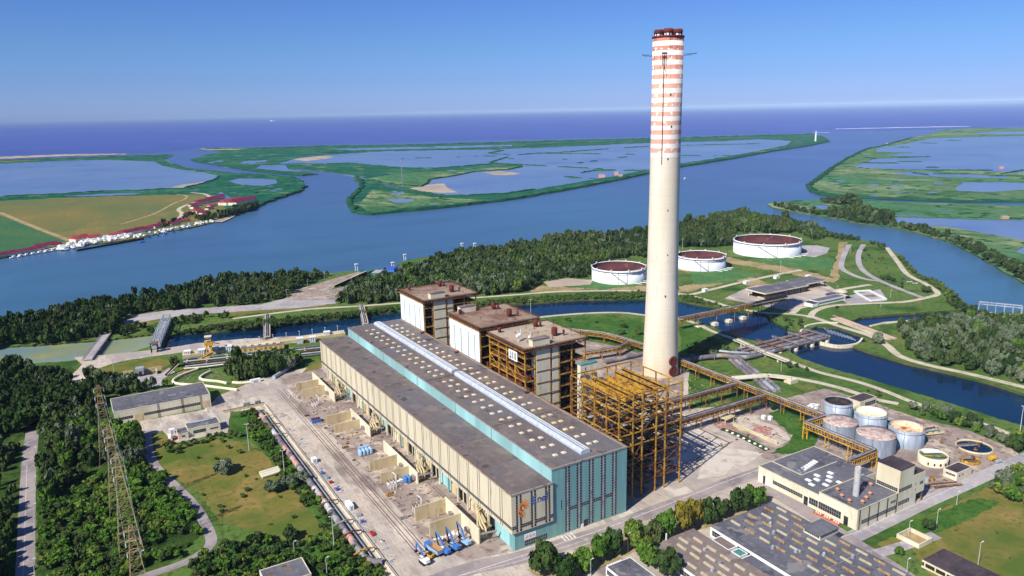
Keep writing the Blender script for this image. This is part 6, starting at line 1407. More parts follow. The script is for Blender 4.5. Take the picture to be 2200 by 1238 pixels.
t = thing('dike_wall', 'low concrete dike wall running along the canal to the sluice gate', 'wall', gpz(1950, 690)); P = [gp(x, y, .6) for x, y in ((1870,700),(1900,693),(1950,689),(2100,684))]
mb = MB()
for a, b_ in zip(P[:-1], P[1:]): mb.beam((*a, -.6), (*b_, -.6), 2.4, 2.6)
mb.build('wall', M['cream2'], t); mb = MB()
for a, b_ in zip(P[:-1], P[1:]): mb.beam((*a, .8), (*b_, .8), 1.6, .15)
mb.build('coping', M['gravel'], t)
# access bridge with pinkish railing and the concrete weir
t = thing('road_bridge', 'access bridge with pinkish railings over the canal weir', 'bridge', gpz(1850, 712)); P = [gp(x, y, .8) for x, y in ((1795,683),(1830,696),(1870,711),(1915,728))]
mb = MB()
for a, b_ in zip(P[:-1], P[1:]): mb.beam((*a, .3), (*b_, .3), 11, 1.2)
mb.build('deck', M['gravel'], t)
for s in (-1, 1):
    mb = MB()
    for a, b_ in zip(P[:-1], P[1:]):
        for z in (1.5, 2.1): mb.beam((a[0]+s*2.4, a[1]+s*4.6, z), (b_[0]+s*2.4, b_[1]+s*4.6, z), .25)
        for i in range(7): f = i/7; x, y = a[0]+(b_[0]-a[0])*f, a[1]+(b_[1]-a[1])*f; mb.beam((x+s*2.4, y+s*4.6, .8), (x+s*2.4, y+s*4.6, 2.1), .25)
    mb.build('railing', mk('pinkish_railing', srgb(206,160,146)) if s < 0 else bpy.data.materials['pinkish_railing'], t)
for f in range(5): 
    c = np.array(P[1])*(1-f/4)+np.array(P[3])*(f/4); mb = MB(); mb.rbox((c[0]-2, c[1]-5), 2.6, 5, -2.4, -.4, .4); mb.build('pier', M['rust'], t)
t = thing('weir_wall', 'curved pale concrete weir walls around the small pool under the access bridge', 'wall', gpz(1800, 730)); 
for P in (((1720,712),(1735,700),(1765,694),(1800,694)), ((1762,736),(1800,743),(1840,739),(1853,727))):
    mb = MB(); Q = smooth_path([gp(x, y, .3) for x, y in P], 5)
    for a, b_ in zip(Q[:-1], Q[1:]): mb.beam((*a, -.6), (*b_, -.6), 1.6, 3.0)
    mb.build('wall_length', M['cream2'], t)
mb = MB()
for k in range(9): a = gp(1770+k*7, 705+k*2.4, .2); b_ = gp(1782+k*7, 716+k*2.0, .2); mb.beam((*a, .4), (*b_, .2), .5)
tag(mb.build('driftwood', M['steel']), 'tangle of pale drift timber in the weir pool', 'driftwood', kind='stuff')

# ---- scattered scrap on the yards
def litter(name, label, x0, x1, y0, y1, n, mats, seed, smax=1.2):
    r = random.Random(seed); mb = MB()
    for q in range(n):
        x, y = r.uniform(x0, x1), r.uniform(y0, y1); a = r.choice([0, math.pi/2])+r.uniform(-.4, .4); s = r.uniform(.25, smax); L_ = s*r.uniform(1, 5)
        if r.random() < .6: mb.beam((x-L_/2*math.cos(a), y-L_/2*math.sin(a), .2), (x+L_/2*math.cos(a), y+L_/2*math.sin(a), .2+r.uniform(0, .3)), .14+.12*r.random())
        else: mb.rbox((x, y), s*1.5, s, .05, .1+s*.7*r.random(), a)
    tag(mb.build(name, mats), label, 'scrap', kind='stuff')
litter('scrap_litter', 'dark scraps strewn over the transformer yard', 124, 153, 285, 540, 190, M['rust'], 3)
litter('scrap_litter', 'pale scraps strewn over the transformer yard', 123, 153, 285, 545, 170, M['gravel'], 4)
litter('scrap_litter', 'grey machine scraps along the foot of the hall', 147, 154, 285, 545, 120, M['trim'], 5, 1.6)
litter('scrap_litter', 'rusty scraps lying between steel frame and pipe bridges', 266, 380, 280, 345, 170, M['rust'], 6)
litter('scrap_litter', 'pale scraps lying around the chimney foot and pipe bridges', 268, 380, 325, 400, 190, M['conc_wall'], 7, 1.8)
litter('scrap_litter', 'scraps strewn among the grey tanks and basins', 372, 450, 200, 300, 170, M['rust_trim'], 8)
litter('scrap_litter', 'pale scraps on the ground beside the boiler houses', 268, 300, 300, 500, 120, M['conc_wall'], 9, 2)
litter('scrap_litter', 'timber and machine scraps around the intake pipes', 60, 140, 590, 640, 150, M['trim'], 10, 1.6)
litter('scrap_litter', 'scraps along the yard side of the trough', 103.6, 108, 285, 500, 90, M['steel'], 11)

for k in range(8):
    a = gp(1562+k*12, 926+k*5.6); mb = MB(); mb.lathe(a, [(.9,0),(.9,.5),(.3,.8)], 12); tag(mb.build('manhole', M['white_p']), 'round white manhole cap in the dark trench by the concrete pad', 'manhole', 'white manhole caps in the trench')
t = thing('canopy', 'small grey concrete canopy by the concrete pad', 'canopy', gpz(1560, 905)); a = gp(1562, 906)
mb = MB(); mb.rbox(a, 9, 6, 3, 3.5, .2); mb.build('roof', M['conc_wall'], t)
for dx, dy in ((-3.5,-2),(3.5,-2),(-3.5,2),(3.5,2)): mb = MB(); mb.box(a[0]+dx-.3, a[0]+dx+.3, a[1]+dy-.3, a[1]+dy+.3, 0, 3); mb.build('post', M['conc_wall'], t)
t = thing('low_wall', 'long low concrete wall between trench and concrete pad', 'wall', gpz(1600, 930)); A, B = gp(1575, 915), gp(1670, 955); mb = MB(); mb.beam((*A, .8), (*B, .8), .6, 1.8); mb.build('wall', M['conc_wall'], t); mb = MB(); mb.beam((*A, 1.8), (*B, 1.8), .8, .15); mb.build('coping', M['cream2'], t)
# ================================================================ INTAKE ON THE LEFT CANAL
IA = rad(-13.0)
def irot(c, dx, dy): return (c[0]+dx*math.cos(IA)-dy*math.sin(IA), c[1]+dx*math.sin(IA)+dy*math.cos(IA))
t = thing('quay_wall', 'long beige intake quay along the blue canal', 'quay', gpz(560, 745)); A, B = gp(395, 772), gp(745, 722)
mb = MB(); mb.beam((A[0], A[1]+5, .2), (B[0], B[1]+5, .2), 5.0, 4.6); mb.build('wall', M['conc_wall'], t)
mb = MB(); mb.beam((A[0], A[1]+7, 3.2), (B[0], B[1]+7, 3.2), .7, 1.4); mb.build('parapet', M['cream2'], t)
for k in range(12):
    f = (k+.5)/12; mb = MB(); x, y = A[0]+(B[0]-A[0])*f, A[1]+(B[1]-A[1])*f+7; mb.beam((x, y, 3.2), (x, y, 8.4), .22); mb.box(x-.5, x+.5, y-.3, y+.3, 8.4, 8.7); mb.build('quay_lamp', M['white_p'], t)
for k, (px, py) in enumerate(((404,766),(434,763),(463,759),(492,755),(645,738),(672,735),(703,724))):
    c = gp(px, py); lab = ('leftmost', 'second from the left', 'third, under the yellow crane', 'fourth from the left', 'left of the right hand pair', 'right of the right hand pair', 'at the hall corner end')[k]
    t = thing('pump_housing', 'white and grey pump housing on the intake quay, '+lab, 'pump housing', c, 'pump housings on the intake')
    mb = MB(); mb.rbox(c, 5.2, 4.2, 0, 4.6, IA); mb.build('casing', M['steel'], t)
    mb = MB(); mb.rbox(c, 5.8, 4.8, 4.6, 5.3, IA); mb.build('lid', M['white_p'], t)
    e = irot(c, 5.2, .5); mb = MB(); mb.rbox(e, 4.0, 3.0, 0, 2.2, IA); mb.build('gear_box', M['rust'], t)
    for s in (-1.6, 0, 1.6): e = irot(c, s, -2.15); mb = MB(); mb.rbox(e, .5, .2, .4, 4.4, IA); mb.build('rib', M['white_p'], t)
c = gp(451, 765); t = thing('crane', 'yellow dockside crane standing on the intake quay', 'crane', c)
for dx, dy in ((-3,-2),(3,-2),(-3,5),(3,5)): 
    a = irot(c, dx, dy); b_ = irot(c, dx*.5, dy*.5+1); mb = MB(); mb.beam((*a, 0), (*b_, 9), .7); mb.build('leg', M['yellow_b'], t)
e = irot(c, 0, 1.5); mb = MB(); mb.rbox(e, 6.5, 5, 9, 12.5, IA); mb.build('machine_house', M['yellow_b'], t)
mb = MB(); mb.rbox(e, 4.5, 4.2, 13.4, 16.5, IA); mb.rbox(e, 5.6, 5, 16.5, 17.0, IA); mb.build('cab', M['cream2'], t); mb = MB(); mb.rbox(e, 4.7, 4.4, 14.4, 15.6, IA); mb.build('cab_window', M['glass'], t)
a, b_ = irot(c, 2, -1), irot(c, -6, -9); mb = MB(); mb.beam((*e, 11), (*a, 3), .9); mb.beam((*a, 3), (*b_, 1.2), 1.4); mb.beam((*irot(c,8,6), 8), (*e, 12), .6); mb.build('boom', M['yellow_b'], t)
mb = MB(); mb.rbox(irot(c,-4,-8), 9, 1.6, .2, 1.4, IA+.15); mb.build('skid', M['yellow_b'], t)
c1, c2 = gp(520, 757), gp(610, 744); cm = ((c1[0]+c2[0])/2, (c1[1]+c2[1])/2); L_ = math.hypot(c2[0]-c1[0], c2[1]-c1[1])
t = thing('screen_house', 'long low beige screen house with recessed bays on the intake quay', 'building', cm)
mb = MB(); mb.rbox(cm, L_, 7, 0, 3.6, IA); mb.build('wall', M['conc_wall'], t); mb = MB(); mb.rbox(cm, L_+.4, 7.4, 3.6, 3.9, IA); mb.build('roof', M['roof_brown'], t)
for k in range(8): e = irot(cm, -L_/2+3+k*(L_-6)/7, -3.55); mb = MB(); mb.rbox(e, 2.6, .2, .8, 3, IA); mb.build('bay', M['yellow'], t)
for k in range(5): e = irot(cm, -L_/2+6+k*6, 1); mb = MB(); mb.rbox(e, 3.4, 3, 3.9, 4.7, IA); mb.build('hatch', M['cream2'], t)
t = thing('pipe_bank', 'bank of long parallel grey pipes below the pump housings', 'pipes', gpz(550, 770))
for k in range(5):
    a, b_ = gp(392+k*2, 772+k*5.2, 1.4), gp(692, 742+k*4.6, 1.4); mb = MB(); mb.tube([(*a, 1.4), (*b_, 1.4)], .65, 10); mb.build('pipe', (M['pipe'], M['steel'], M['rust'], M['steel'], M['pipe'])[k], t)
for k in range(8):
    f = k/7; a, b_ = np.array(gp(398, 775)), np.array(gp(690, 744)); c = a+(b_-a)*f; mb = MB(); mb.rbox((c[0], c[1]-7), 1.0, 16, -.1, .8, IA); mb.build('cradle', M['cream2'], t)
def free_pipe(px, r, z, m, label, n=12):
    Q = smooth_path([gp(x, y, z) for x, y in px], 5); t = thing('ground_pipe', label, 'pipe', (*Q[0], 0), 'pale pipes lying by the tree clump'); h = len(Q)//2
    for a in (Q[:h+1], Q[h:]): mb = MB(); mb.tube([(*p, z) for p in a], r, n); mb.build('pipe_length', m, t)
free_pipe([(425,793),(392,805),(372,818),(384,825),(430,828),(470,833),(510,838)], 1.1, 1.0, M['cream2'], 'pale pipe making a long hairpin bend behind the warehouse')
free_pipe([(452,798),(436,806),(430,813),(440,817),(470,820),(488,824)], 1.1, 1.0, M['cream2'], 'pale pipe with a short hairpin bend next to the tree clump')
free_pipe([(500,822),(520,823),(545,820)], 1.1, 1.0, M['cream2'], 'short straight pale pipe below the tree clump')
free_pipe([(588,811),(615,794),(642,776)], 1.5, 1.4, M['steel'], 'thick silver pipe right of the tree clump')
free_pipe([(395,792),(440,788),(480,783)], .6, 2.2, M['cream2'], 'thin pale elevated pipe under the pipe bank')
t = thing('inlet_chamber', 'grey concrete inlet chamber with dark hollow openings by the left road', 'chamber', gpz(300, 803)); c = gp(302, 803)
mb = MB(); mb.rbox(c, 6, 5, 0, 5.2, IA); mb.build('gate_box', M['steel'], t)
for dx, dy, a_, b_ in ((-9,1,7,.8),(9,3,12,.8),(12,-3,.8,8),(-13,-4,3,4),(-5,-5,2,4),(1,-6,2,4)): e = irot(c, dx, dy); mb = MB(); mb.rbox(e, a_, b_, -.1, 3.0, IA+.2); mb.build('side_wall', M['dark_in'] if abs(dx) < 6 or dx < -10 else M['conc_wall'], t)
for dx in (6, -4): e = irot(c, dx, -4); mb = MB(); mb.rbox(e, 4.5, 3.5, 0, 1.4, IA); mb.build('open_pit', M['black'], t)
t = thing('conveyor', 'short dark inclined conveyor frame beside the inlet chamber', 'conveyor', gpz(366, 800)); a, b_ = gp(358, 808), gp(382, 784, 5)
for s in (-1, 1): mb = MB(); mb.beam((a[0]+s, a[1], .8), (b_[0]+s, b_[1], 5.5), .6, 1.0); mb.build('side_beam', M['conc_wall'] if s > 0 else M['dark_in'], t)
mb = MB(); mb.beam((*a, .5), (*b_, 5), 1.8, .2); mb.build('belt', M['rust'], t)
# bridges over the left canal
def bridge(pa, pb, w, z, label, kind, name='bridge'):
    A, B = np.array(gp(*pa)), np.array(gp(*pb)); d = B-A; L_ = np.hypot(*d); d /= L_; nn = np.array([-d[1], d[0]]); t = thing(name, label, 'bridge', A)
    mb = MB(); mb.beam((*A, z), (*B, z), w, .9); mb.build('deck', M['wharf'] if kind != 'conveyor' else M['conc_wall'], t)
    for s in (-1, 1):
        mb = MB(); n = int(L_/5); p0, p1 = A+nn*s*w/2, B+nn*s*w/2
        if kind == 'truss':
            mb.beam((*p0, z+7), (*p1, z+7), .6); mb.beam((*p0, z), (*p1, z), .6, 1)
            for i in range(n+1):
                c = p0+(p1-p0)*i/n; mb.beam((*c, z), (*c, z+7), .4)
                if i < n: c2 = p0+(p1-p0)*(i+1)/n; mb.beam((*c, z if i % 2 else z+7), (*c2, z+7 if i % 2 else z), .4)
        else:
            for zz in (z+.9, z+1.6): mb.beam((*p0, zz), (*p1, zz), .18)
            for i in range(n+1): c = p0+(p1-p0)*i/n; mb.beam((*c, z), (*c, z+1.6), .18)
        mb.build('railing' if kind != 'truss' else 'truss_side', M['trim'] if kind != 'truss' else M['steel'], t)
    if kind == 'truss':
        mb = MB()
        for i in range(n+1): c = A+d*L_*i/n; mb.beam((*(c-nn*w/2), z+7), (*(c+nn*w/2), z+7), .35)
        mb.build('cross_bracing', M['steel'], t)
    if kind == 'conveyor':
        mb = MB(); mb.tube([(*(A+nn*.9), z+1.0), (*(B+nn*.9), z+1.0)], .55, 8); mb.build('pipe', M['steel'], t)
        mb = MB(); mb.tube([(*(A-nn*.9), z+1.0), (*(B-nn*.9), z+1.0)], .55, 8); mb.build('pipe', M['pipe'], t)
    for f in (.08, .37, .65, .93): c = A+d*L_*f; mb = MB(); mb.rbox(c, 1.4, w*.9, -2.3, z-.5, math.atan2(d[1], d[0])); mb.build('pier', M['cream2'], t)
bridge((188,776), (238,709), 7.5, 1.2, 'plain concrete road bridge over the silty canal', 'road')
bridge((337,752), (361,697), 6.0, 3.0, 'grey steel truss bridge between silty and blue canal', 'truss', 'truss_bridge')
bridge((574,729), (574,681), 6.0, 2.2, 'pipe bridge over the blue canal at the long screen house', 'conveyor', 'pipe_footbridge')
bridge((785,700), (776,661), 6.0, 2.2, 'pipe bridge over the blue canal at the hall far corner', 'conveyor', 'pipe_footbridge')
t = thing('bridge_tower', 'dark steel tower at the near end of the truss bridge', 'tower', gpz(333, 755)); c = gp(333, 757)
for dx in (-2.5, 2.5):
    for dy in (-2, 2): e = irot(c, dx, dy); mb = MB(); mb.beam((*e, 0), (*e, 8), .6); mb.build('post', M['dark_in'], t)
mb = MB(); mb.rbox(c, 6.4, 5.4, 8, 9.2, IA); mb.build('roof', M['roof_brown'], t); mb = MB(); mb.rbox(c, 5, 4, 3.6, 6.4, IA); mb.build('machinery', M['steel'], t)
t = thing('quay_wall', 'dark vertical quay wall of the river dock pier', 'quay', gpz(745, 605)); A, B = gp(720, 618), gp(787, 588)
mb = MB(); mb.beam((*A, .2), (*B, .2), 1.2, 5.6); mb.build('wall', M['dark_in'], t); mb = MB(); mb.beam((*A, 3.1), (*B, 3.1), 1.6, .3); mb.build('coping', M['conc_wall'], t)
for (px, py, m, lab, h) in ((812,592,M['green_p'],'green roofed dock shed beside the inlet',5),(843,582,M['blue'],'dark blue dock shed above the inlet',4)):
    a = gp(px, py); t = thing('dock_shed', lab, 'shed', a); mb = MB(); mb.rbox(a, 16, 9, 0, h, .9); mb.build('wall', m, t); mb = MB(); mb.rbox(a, 17, 10, h, h+.4, .9); mb.build('roof', M['wharf'] if m is M['green_p'] else M['logo_blue'], t)
for k, (px, py, h) in enumerate(((766,580,7),(844,573,5),(870,557,6),(993,534,7),(1020,531,5),(545,600,3.5))):
    a = gp(px, py); t = thing('mooring_dolphin', ('tallest white mooring post standing in the river off the dock pier', 'short white mooring post at the dock inlet mouth', 'white mooring post at the wooded shore', 'white mooring frame with a small platform farther along the shore', 'white mooring post right of the small platform', 'low white mooring post at the left wooded shore')[k], 'mooring post', a)
    for s in (-1.4, 1.4): mb = MB(); mb.cyl((a[0]+s, a[1]), .45, -2, h, 10); mb.build('pile', M['white_p'], t)
    mb = MB(); mb.box(a[0]-2.2, a[0]+2.2, a[1]-1.2, a[1]+1.2, h, h+1); mb.build('cap', M['white_p'], t)
# ================================================================ FISHING VILLAGE on the far bank
roofs = [M['red_tile'] if 'red_tile' in M else None]
M['red_tile'] = mk('red_tiles', srgb(168,66,68), [(.1, srgb(140,48,64), .45, .62), (.4, srgb(190,92,80), .55, .7)], rough=.85)
M['maroon'] = mk('maroon_roof', srgb(126,40,72), [(.1, srgb(104,30,60), .45, .62)], rough=.85)
def gable(px, py, L_, Wd, h, ang, roof, label):
    c = gp(px, py); t = thing('boat_shed' if roof is M['maroon'] else 'house', label, 'house', c, 'red roofed houses of the fishing village'); ca, sa = math.cos(ang), math.sin(ang)
    f = lambda a, b_, z: (c[0]+ca*a-sa*b_, c[1]+sa*a+ca*b_, z)
    mb = MB(); mb.rbox(c, L_, Wd, -.1, h, ang); w_ = mb.build('wall', M['cream2'], t)
    mb = MB(); e = .6; l, w = L_/2+e, Wd/2+e; rg = h+Wd*.28
    mb.add([f(-l,-w,h-.1),(f(l,-w,h-.1)),f(l,0,rg),f(-l,0,rg),f(-l,w,h-.1),f(l,w,h-.1),f(-l,-w,h-.4),f(l,-w,h-.4),f(l,w,h-.4),f(-l,w,h-.4)], [(0,1,2,3),(3,2,5,4),(6,9,8,7),(0,6,7,1),(5,8,9,4),(0,3,4,9,6),(1,7,8,5,2)])
    mb.build('roof', roof, t)
    mb = MB()
    for k in range(max(2, int(L_/8))): q = -L_/2+4+k*8; p = f(q, -Wd/2-.03, 1.2); mb.beam(p, f(q+1.4, -Wd/2-.03, 1.2), .1, 1.4)
    mb.build('window', M['glass'], t)
extra = [(55,543,22,9,'small maroon shed between the two long left sheds'),(120,530,20,9,'small maroon shed at the left edge of the boatyard'),(248,508,24,10,'maroon roof at the right edge of the boatyard'),(268,503,26,11,'maroon shed just right of the boatyard'),(300,495,20,9,'small maroon roof behind the jetties, left'),(325,490,22,9,'small maroon roof behind the jetties, middle'),(350,482,20,8,'small red roof behind the jetties, right'),(372,484,18,8,'maroon hut on the shore below the trees'),(398,476,20,8,'maroon hut on the shore, right of the trees'),(405,462,18,9,'little red house left of the tree clump'),(440,460,24,10,'red house behind the low terrace'),(456,444,26,9,'maroon shed beside the long red hall')]
a0, a1 = gp(10, 550), gp(440, 470); VA = math.atan2(a1[1]-a0[1], a1[0]-a0[0])
vil = [(8,551,40,12,4,0),(38,546,40,11,4,0),(70,540,38,11,4,0),(100,533,42,14,5,0),(172,518,30,16,6,1),(200,515,26,12,5,1),(285,502,44,14,5,0),(312,497,30,12,5,0),(338,489,26,12,4,0),(358,484,22,11,4,1),(385,478,26,10,4,0),(425,458,24,14,6,1),(432,467,30,8,4,1),(418,448,20,10,5,0),(420,443,34,10,5,0),(445,436,80,16,6,0),(460,430,70,14,6,0),(475,424,22,12,5,0),(497,438,70,22,7,1),(522,437,90,24,7,0),(450,450,20,9,4,0)]
words = ['long maroon shed at the far left of the shore','second maroon shed from the left','third maroon shed from the left','wide maroon shed left of the white boats','red house amid the white boats, left','red house amid the white boats, right','long maroon roof right of the white boats','small maroon roof next to it, along the road','small shed roof before the road bend','little red house by the shore road','small maroon shed at the dark trees','bright red house in the tree clump','low red terrace below the tree clump','small maroon house by the road bend','maroon house behind the tree clump','long red hall behind the clump, lower half','long red hall behind the clump, upper half','tiny maroon house at the creek','bright red hall at the end of the spit','largest dark red hall at the tip of the spit','little maroon shed among the trees']
for i_, (px, py, L_, Wd, lab) in enumerate(extra): vil.append((px, py, L_, Wd, 4, i_ % 3 == 2)); words.append(lab)
for (px, py, L_, Wd, h, k), lab in zip(vil, words): gable(px, py, L_*.9, Wd, h, VA+RND.uniform(-.06, .06)+(0.12 if px > 440 else 0), M['red_tile'] if k else M['maroon'], lab)
def boat(mat, L_=9.0, cabin=True):
    mb = MB(); w = L_*.16
    mb.add([(-L_/2,-w*.8,.1),(L_*.25,-w,.1),(L_/2,0,.3),(L_*.25,w,.1),(-L_/2,w*.8,.1),(-L_/2,-w,1.3),(L_*.25,-w*1.2,1.5),(L_*.56,0,1.9),(L_*.25,w*1.2,1.5),(-L_/2,w,1.3)], [(0,5,6,1),(1,6,7,2),(2,7,8,3),(3,8,9,4),(4,9,5,0),(5,9,8,7,6),(0,1,2,3,4)])
    if cabin: mb.box(-L_*.2, L_*.12, -w*.7, w*.7, 1.3, 3.2); mb.box(-L_*.24, L_*.16, -w*.8, w*.8, 3.2, 3.4)
    return mb
bproto = [boat(None, 14).build('boat', M['white_p']), boat(None, 11, True).build('boat', M['white_p']), boat(None, 12, False).build('boat', M['blue'])]
for i, b_ in enumerate(bproto): tag(b_, 'boat', 'boat')
rr = random.Random(5); used = [0, 0, 0]
def put_boat(k, px, py, rz, z, label, group=None):
    a = gp(px, py); o = bproto[k]
    if used[k]: o = o.copy(); C.objects.link(o)
    used[k] += 1; o.location = (a[0], a[1], z); o.rotation_euler = (0, 0, rz); o['label'] = label
    if group: o['group'] = group
for i in range(130):
    f = rr.random(); px = 128+f*155; py = 533-f*28+rr.uniform(-5, 5.5); 
    put_boat(rr.choice([0, 1, 1, 1, 1]), px, py, VA+rr.uniform(-.5, .5)+(1.57 if rr.random() < .5 else 0), .2, 'white boat laid up ashore in the crowded boatyard of the village', 'white boats in the boatyard')
for i in range(70):
    f = rr.random(); px = 285+f*180; py = 510-f*37+rr.uniform(-3, 2.5); put_boat(rr.choice([0, 1, 1, 2]), px, py, VA+1.2+rr.uniform(-.3, .3), -1.4, 'small boat moored along the timber jetties of the village', 'boats at the jetties')
for i in range(7): put_boat(rr.choice([0, 1]), 30+i*14, 552-i*2.4, VA+rr.uniform(-.3,.3), -1.4, 'small boat moored in front of the long maroon boat sheds', 'boats at the left sheds')
put_boat(2, 305, 518.5, VA, -1.5, 'dark boat lying off the boatyard in open water'); put_boat(1, 1472, 383, .3, -1.5, 'lone white boat on the river right of the chimney')
put_boat(1, 1700, 256, 1.2, -1.4, 'white boat far out on the purple sea right of the chimney'); put_boat(1, 1905, 308, 1.2, -1.5, 'white boat at the mouth of the right river arm'); put_boat(1, 178, 301, 1.2, -1.4, 'white speck of a boat on the sea at the left')
M['dark_timber'] = mk('dark_timber', srgb(60,52,50), rough=.9)
for i in range(9):
    px = 300+i*17; py = 509-i*4; a, b_ = gp(px, py), gp(px+5, py+5.5); t = thing('jetty', 'short dark timber jetty of the village shore', 'jetty', a, 'timber jetties'); mb = MB(); mb.beam((*a, .2), (*b_, .2), 2.2, .4); mb.build('deck', M['dark_timber'], t)
    mb = MB()
    for f in (.3, .6, .95): mb.cyl((a[0]+(b_[0]-a[0])*f, a[1]+(b_[1]-a[1])*f), .3, -2, 1.4, 8)
    mb.build('pile', M['dark_timber'], t)
A, B = gp(165, 538), gp(308, 513); mb = MB(); mb.beam((*A, -.4), (*B, -.4), 3, 3.0); tag(mb.build('quay_wall', M['dark_in']), 'dark quay wall in front of the boatyard', 'quay')
# ================================================================ FAR THINGS: lighthouse, huts, ship, radio mast
c = gp(1752, 303.5); t = thing('lighthouse', 'white lighthouse with a long top platform at the river mouth', 'lighthouse', c)
mb = MB(); mb.lathe(c, [(4.6,0),(3.8,44)], 20); mb.build('tower', M['white_p'], t); mb = MB(); mb.rbox((c[0]+26, c[1]-15), 84, 8, 44, 47, math.atan2(_R0[1], _R0[0])); mb.build('platform', M['steel'], t); mb = MB(); mb.lathe(c, [(3,47),(3,51),(.5,54)], 14); mb.build('lantern', M['white_p'], t)
c = gp(585, 260.5); t = thing('ship', 'white ship far out on the horizon at the left', 'ship', c); a = math.atan2(_R0[1], _R0[0])
mb = MB(); mb.rbox(c, 170, 26, -1, 14, a); mb.build('hull', M['white_p'], t); mb = MB(); mb.rbox((c[0]-30, c[1]+14), 60, 18, 14, 38, a); mb.build('superstructure', M['white_p'], t)
c = gp(865, 402); t = thing('radio_mast', 'thin grey radio mast on the green island', 'mast', c)
for s in (-1.2, 1.2): mb = MB(); mb.beam((c[0]+s, c[1], 0), (c[0]+s*.4, c[1], 72), .7); mb.build('leg', M['steel'], t)
mb = MB()
for i in range(12): mb.beam((c[0]-1.2, c[1], i*6), (c[0]+1.2, c[1], i*6+6), .4)
mb.build('lattice', M['steel'], t)
for (px, py, L_, h, lab) in ((1293,381,26,12,'brick hut on the long levee, left one'),(1324,376,16,14,'taller brick hut on the long levee, middle one'),(1333,379,18,7,'low brick hut on the long levee, right one'),(2151,362,14,8,'small hut on stilts in the right hand lagoon'),(2159,470,14,5,'low hut at the bank of the right inlet')):
    c = gp(px, py); t = thing('brick_hut', lab, 'hut', c); mb = MB(); mb.rbox(c, L_*.7, 7, -.6, h*.7, a); mb.build('wall', mk('pale_brick', srgb(200,150,130)) if 'pale_brick' not in bpy.data.materials else bpy.data.materials['pale_brick'], t); mb = MB(); mb.rbox(c, L_*.7+1, 8, h*.7, h*.7+1, a); mb.build('roof', M['wharf'], t)
# ================================================================ CARS
def car(px, py, rz, m, label):
    c = gp(px, py); t = thing('car', label, 'car', (0,0,0), 'parked cars by the far track')
    mb = MB(); mb.prism([(-2.1,-.85),(2.1,-.85),(2.15,0),(2.1,.85),(-2.1,.85)], .35, .95); mb.build('body', m, t)
    mb = MB(); mb.add([(-1.6,-.8,.95),(1.2,-.8,.95),(1.2,.8,.95),(-1.6,.8,.95),(-1.2,-.65,1.5),(.5,-.65,1.5),(.5,.65,1.5),(-1.2,.65,1.5)], [(4,5,6,7),(0,1,5,4),(1,2,6,5),(2,3,7,6),(3,0,4,7)]); mb.build('cabin', M['glass'], t)
    for x in (-1.3, 1.3):
        for s in (-1, 1): mb = MB(); mb.tube([(x, s*.6, .35), (x, s*.88, .35)], .35, 12); mb.build('wheel', M['black'], t)
    t.location = (*c, .15); t.rotation_euler = (0, 0, rz); t.scale = (1.15,)*3
car(1798.5, 661.5, .2, M['black'], 'black car driving on the canal road'); car(1954, 607, -.5, M['white_p'], 'white car parked by the far track, left one'); car(1966, 610, -.5, M['white_p'], 'white car parked by the far track, right one'); car(1940, 601, -.5, M['logo_blue'], 'dark blue car parked by the far track')
# ================================================================ VEGETATION
LEAF_RAMP = [(0.0, srgb(46,74,34)), (.14, srgb(76,92,48)), (.26, srgb(60,86,40)), (.4, srgb(92,104,62)), (.55, srgb(80,108,44)), (.72, srgb(98,124,50)), (.85, srgb(100,114,84)), (1.0, srgb(116,128,102))]
leaf_var = [(0.9, (.5, .5, .47), .46, .64), (.012, (.95, .92, .78), .5, .66)]
M['wood_leaf'] = mk('woodland_leaves', (.78, .8, .76), leaf_var, rough=.9, spec=.12, objrand=LEAF_RAMP, attr='tint')
M['leaf_dark'] = mk('dark_leaves', (.78, .8, .76), leaf_var, rough=.9, spec=.12, objrand=[(0, srgb(48,76,32)), (.4, srgb(72,92,46)), (.7, srgb(60,88,38)), (1, srgb(92,104,60))])
M['leaf_lush'] = mk('lush_leaves', (.78, .8, .76), leaf_var, rough=.9, spec=.12, objrand=[(0, srgb(74,112,38)), (.5, srgb(94,132,46)), (1, srgb(118,136,56))])
M['leaf_yellow'] = mk('yellowing_leaves', (.78, .8, .76), leaf_var, rough=.9, spec=.12, objrand=[(0, srgb(120,122,36)), (1, srgb(138,126,46))])
M['leaf_grey'] = mk('silver_leaves', (.78, .8, .76), leaf_var, rough=.9, spec=.12, objrand=[(0, srgb(104,118,92)), (1, srgb(128,138,114))])
M['bark'] = mk('bark', srgb(84,70,54), [(2, srgb(60,50,40), .5, .65)], rough=.95)
M['reed_dark'] = mk('dark_reeds', srgb(26,74,48), [(.02, srgb(40,92,50), .45, .62), (.15, srgb(20,58,40), .5, .7)], rough=.95, spec=.1)
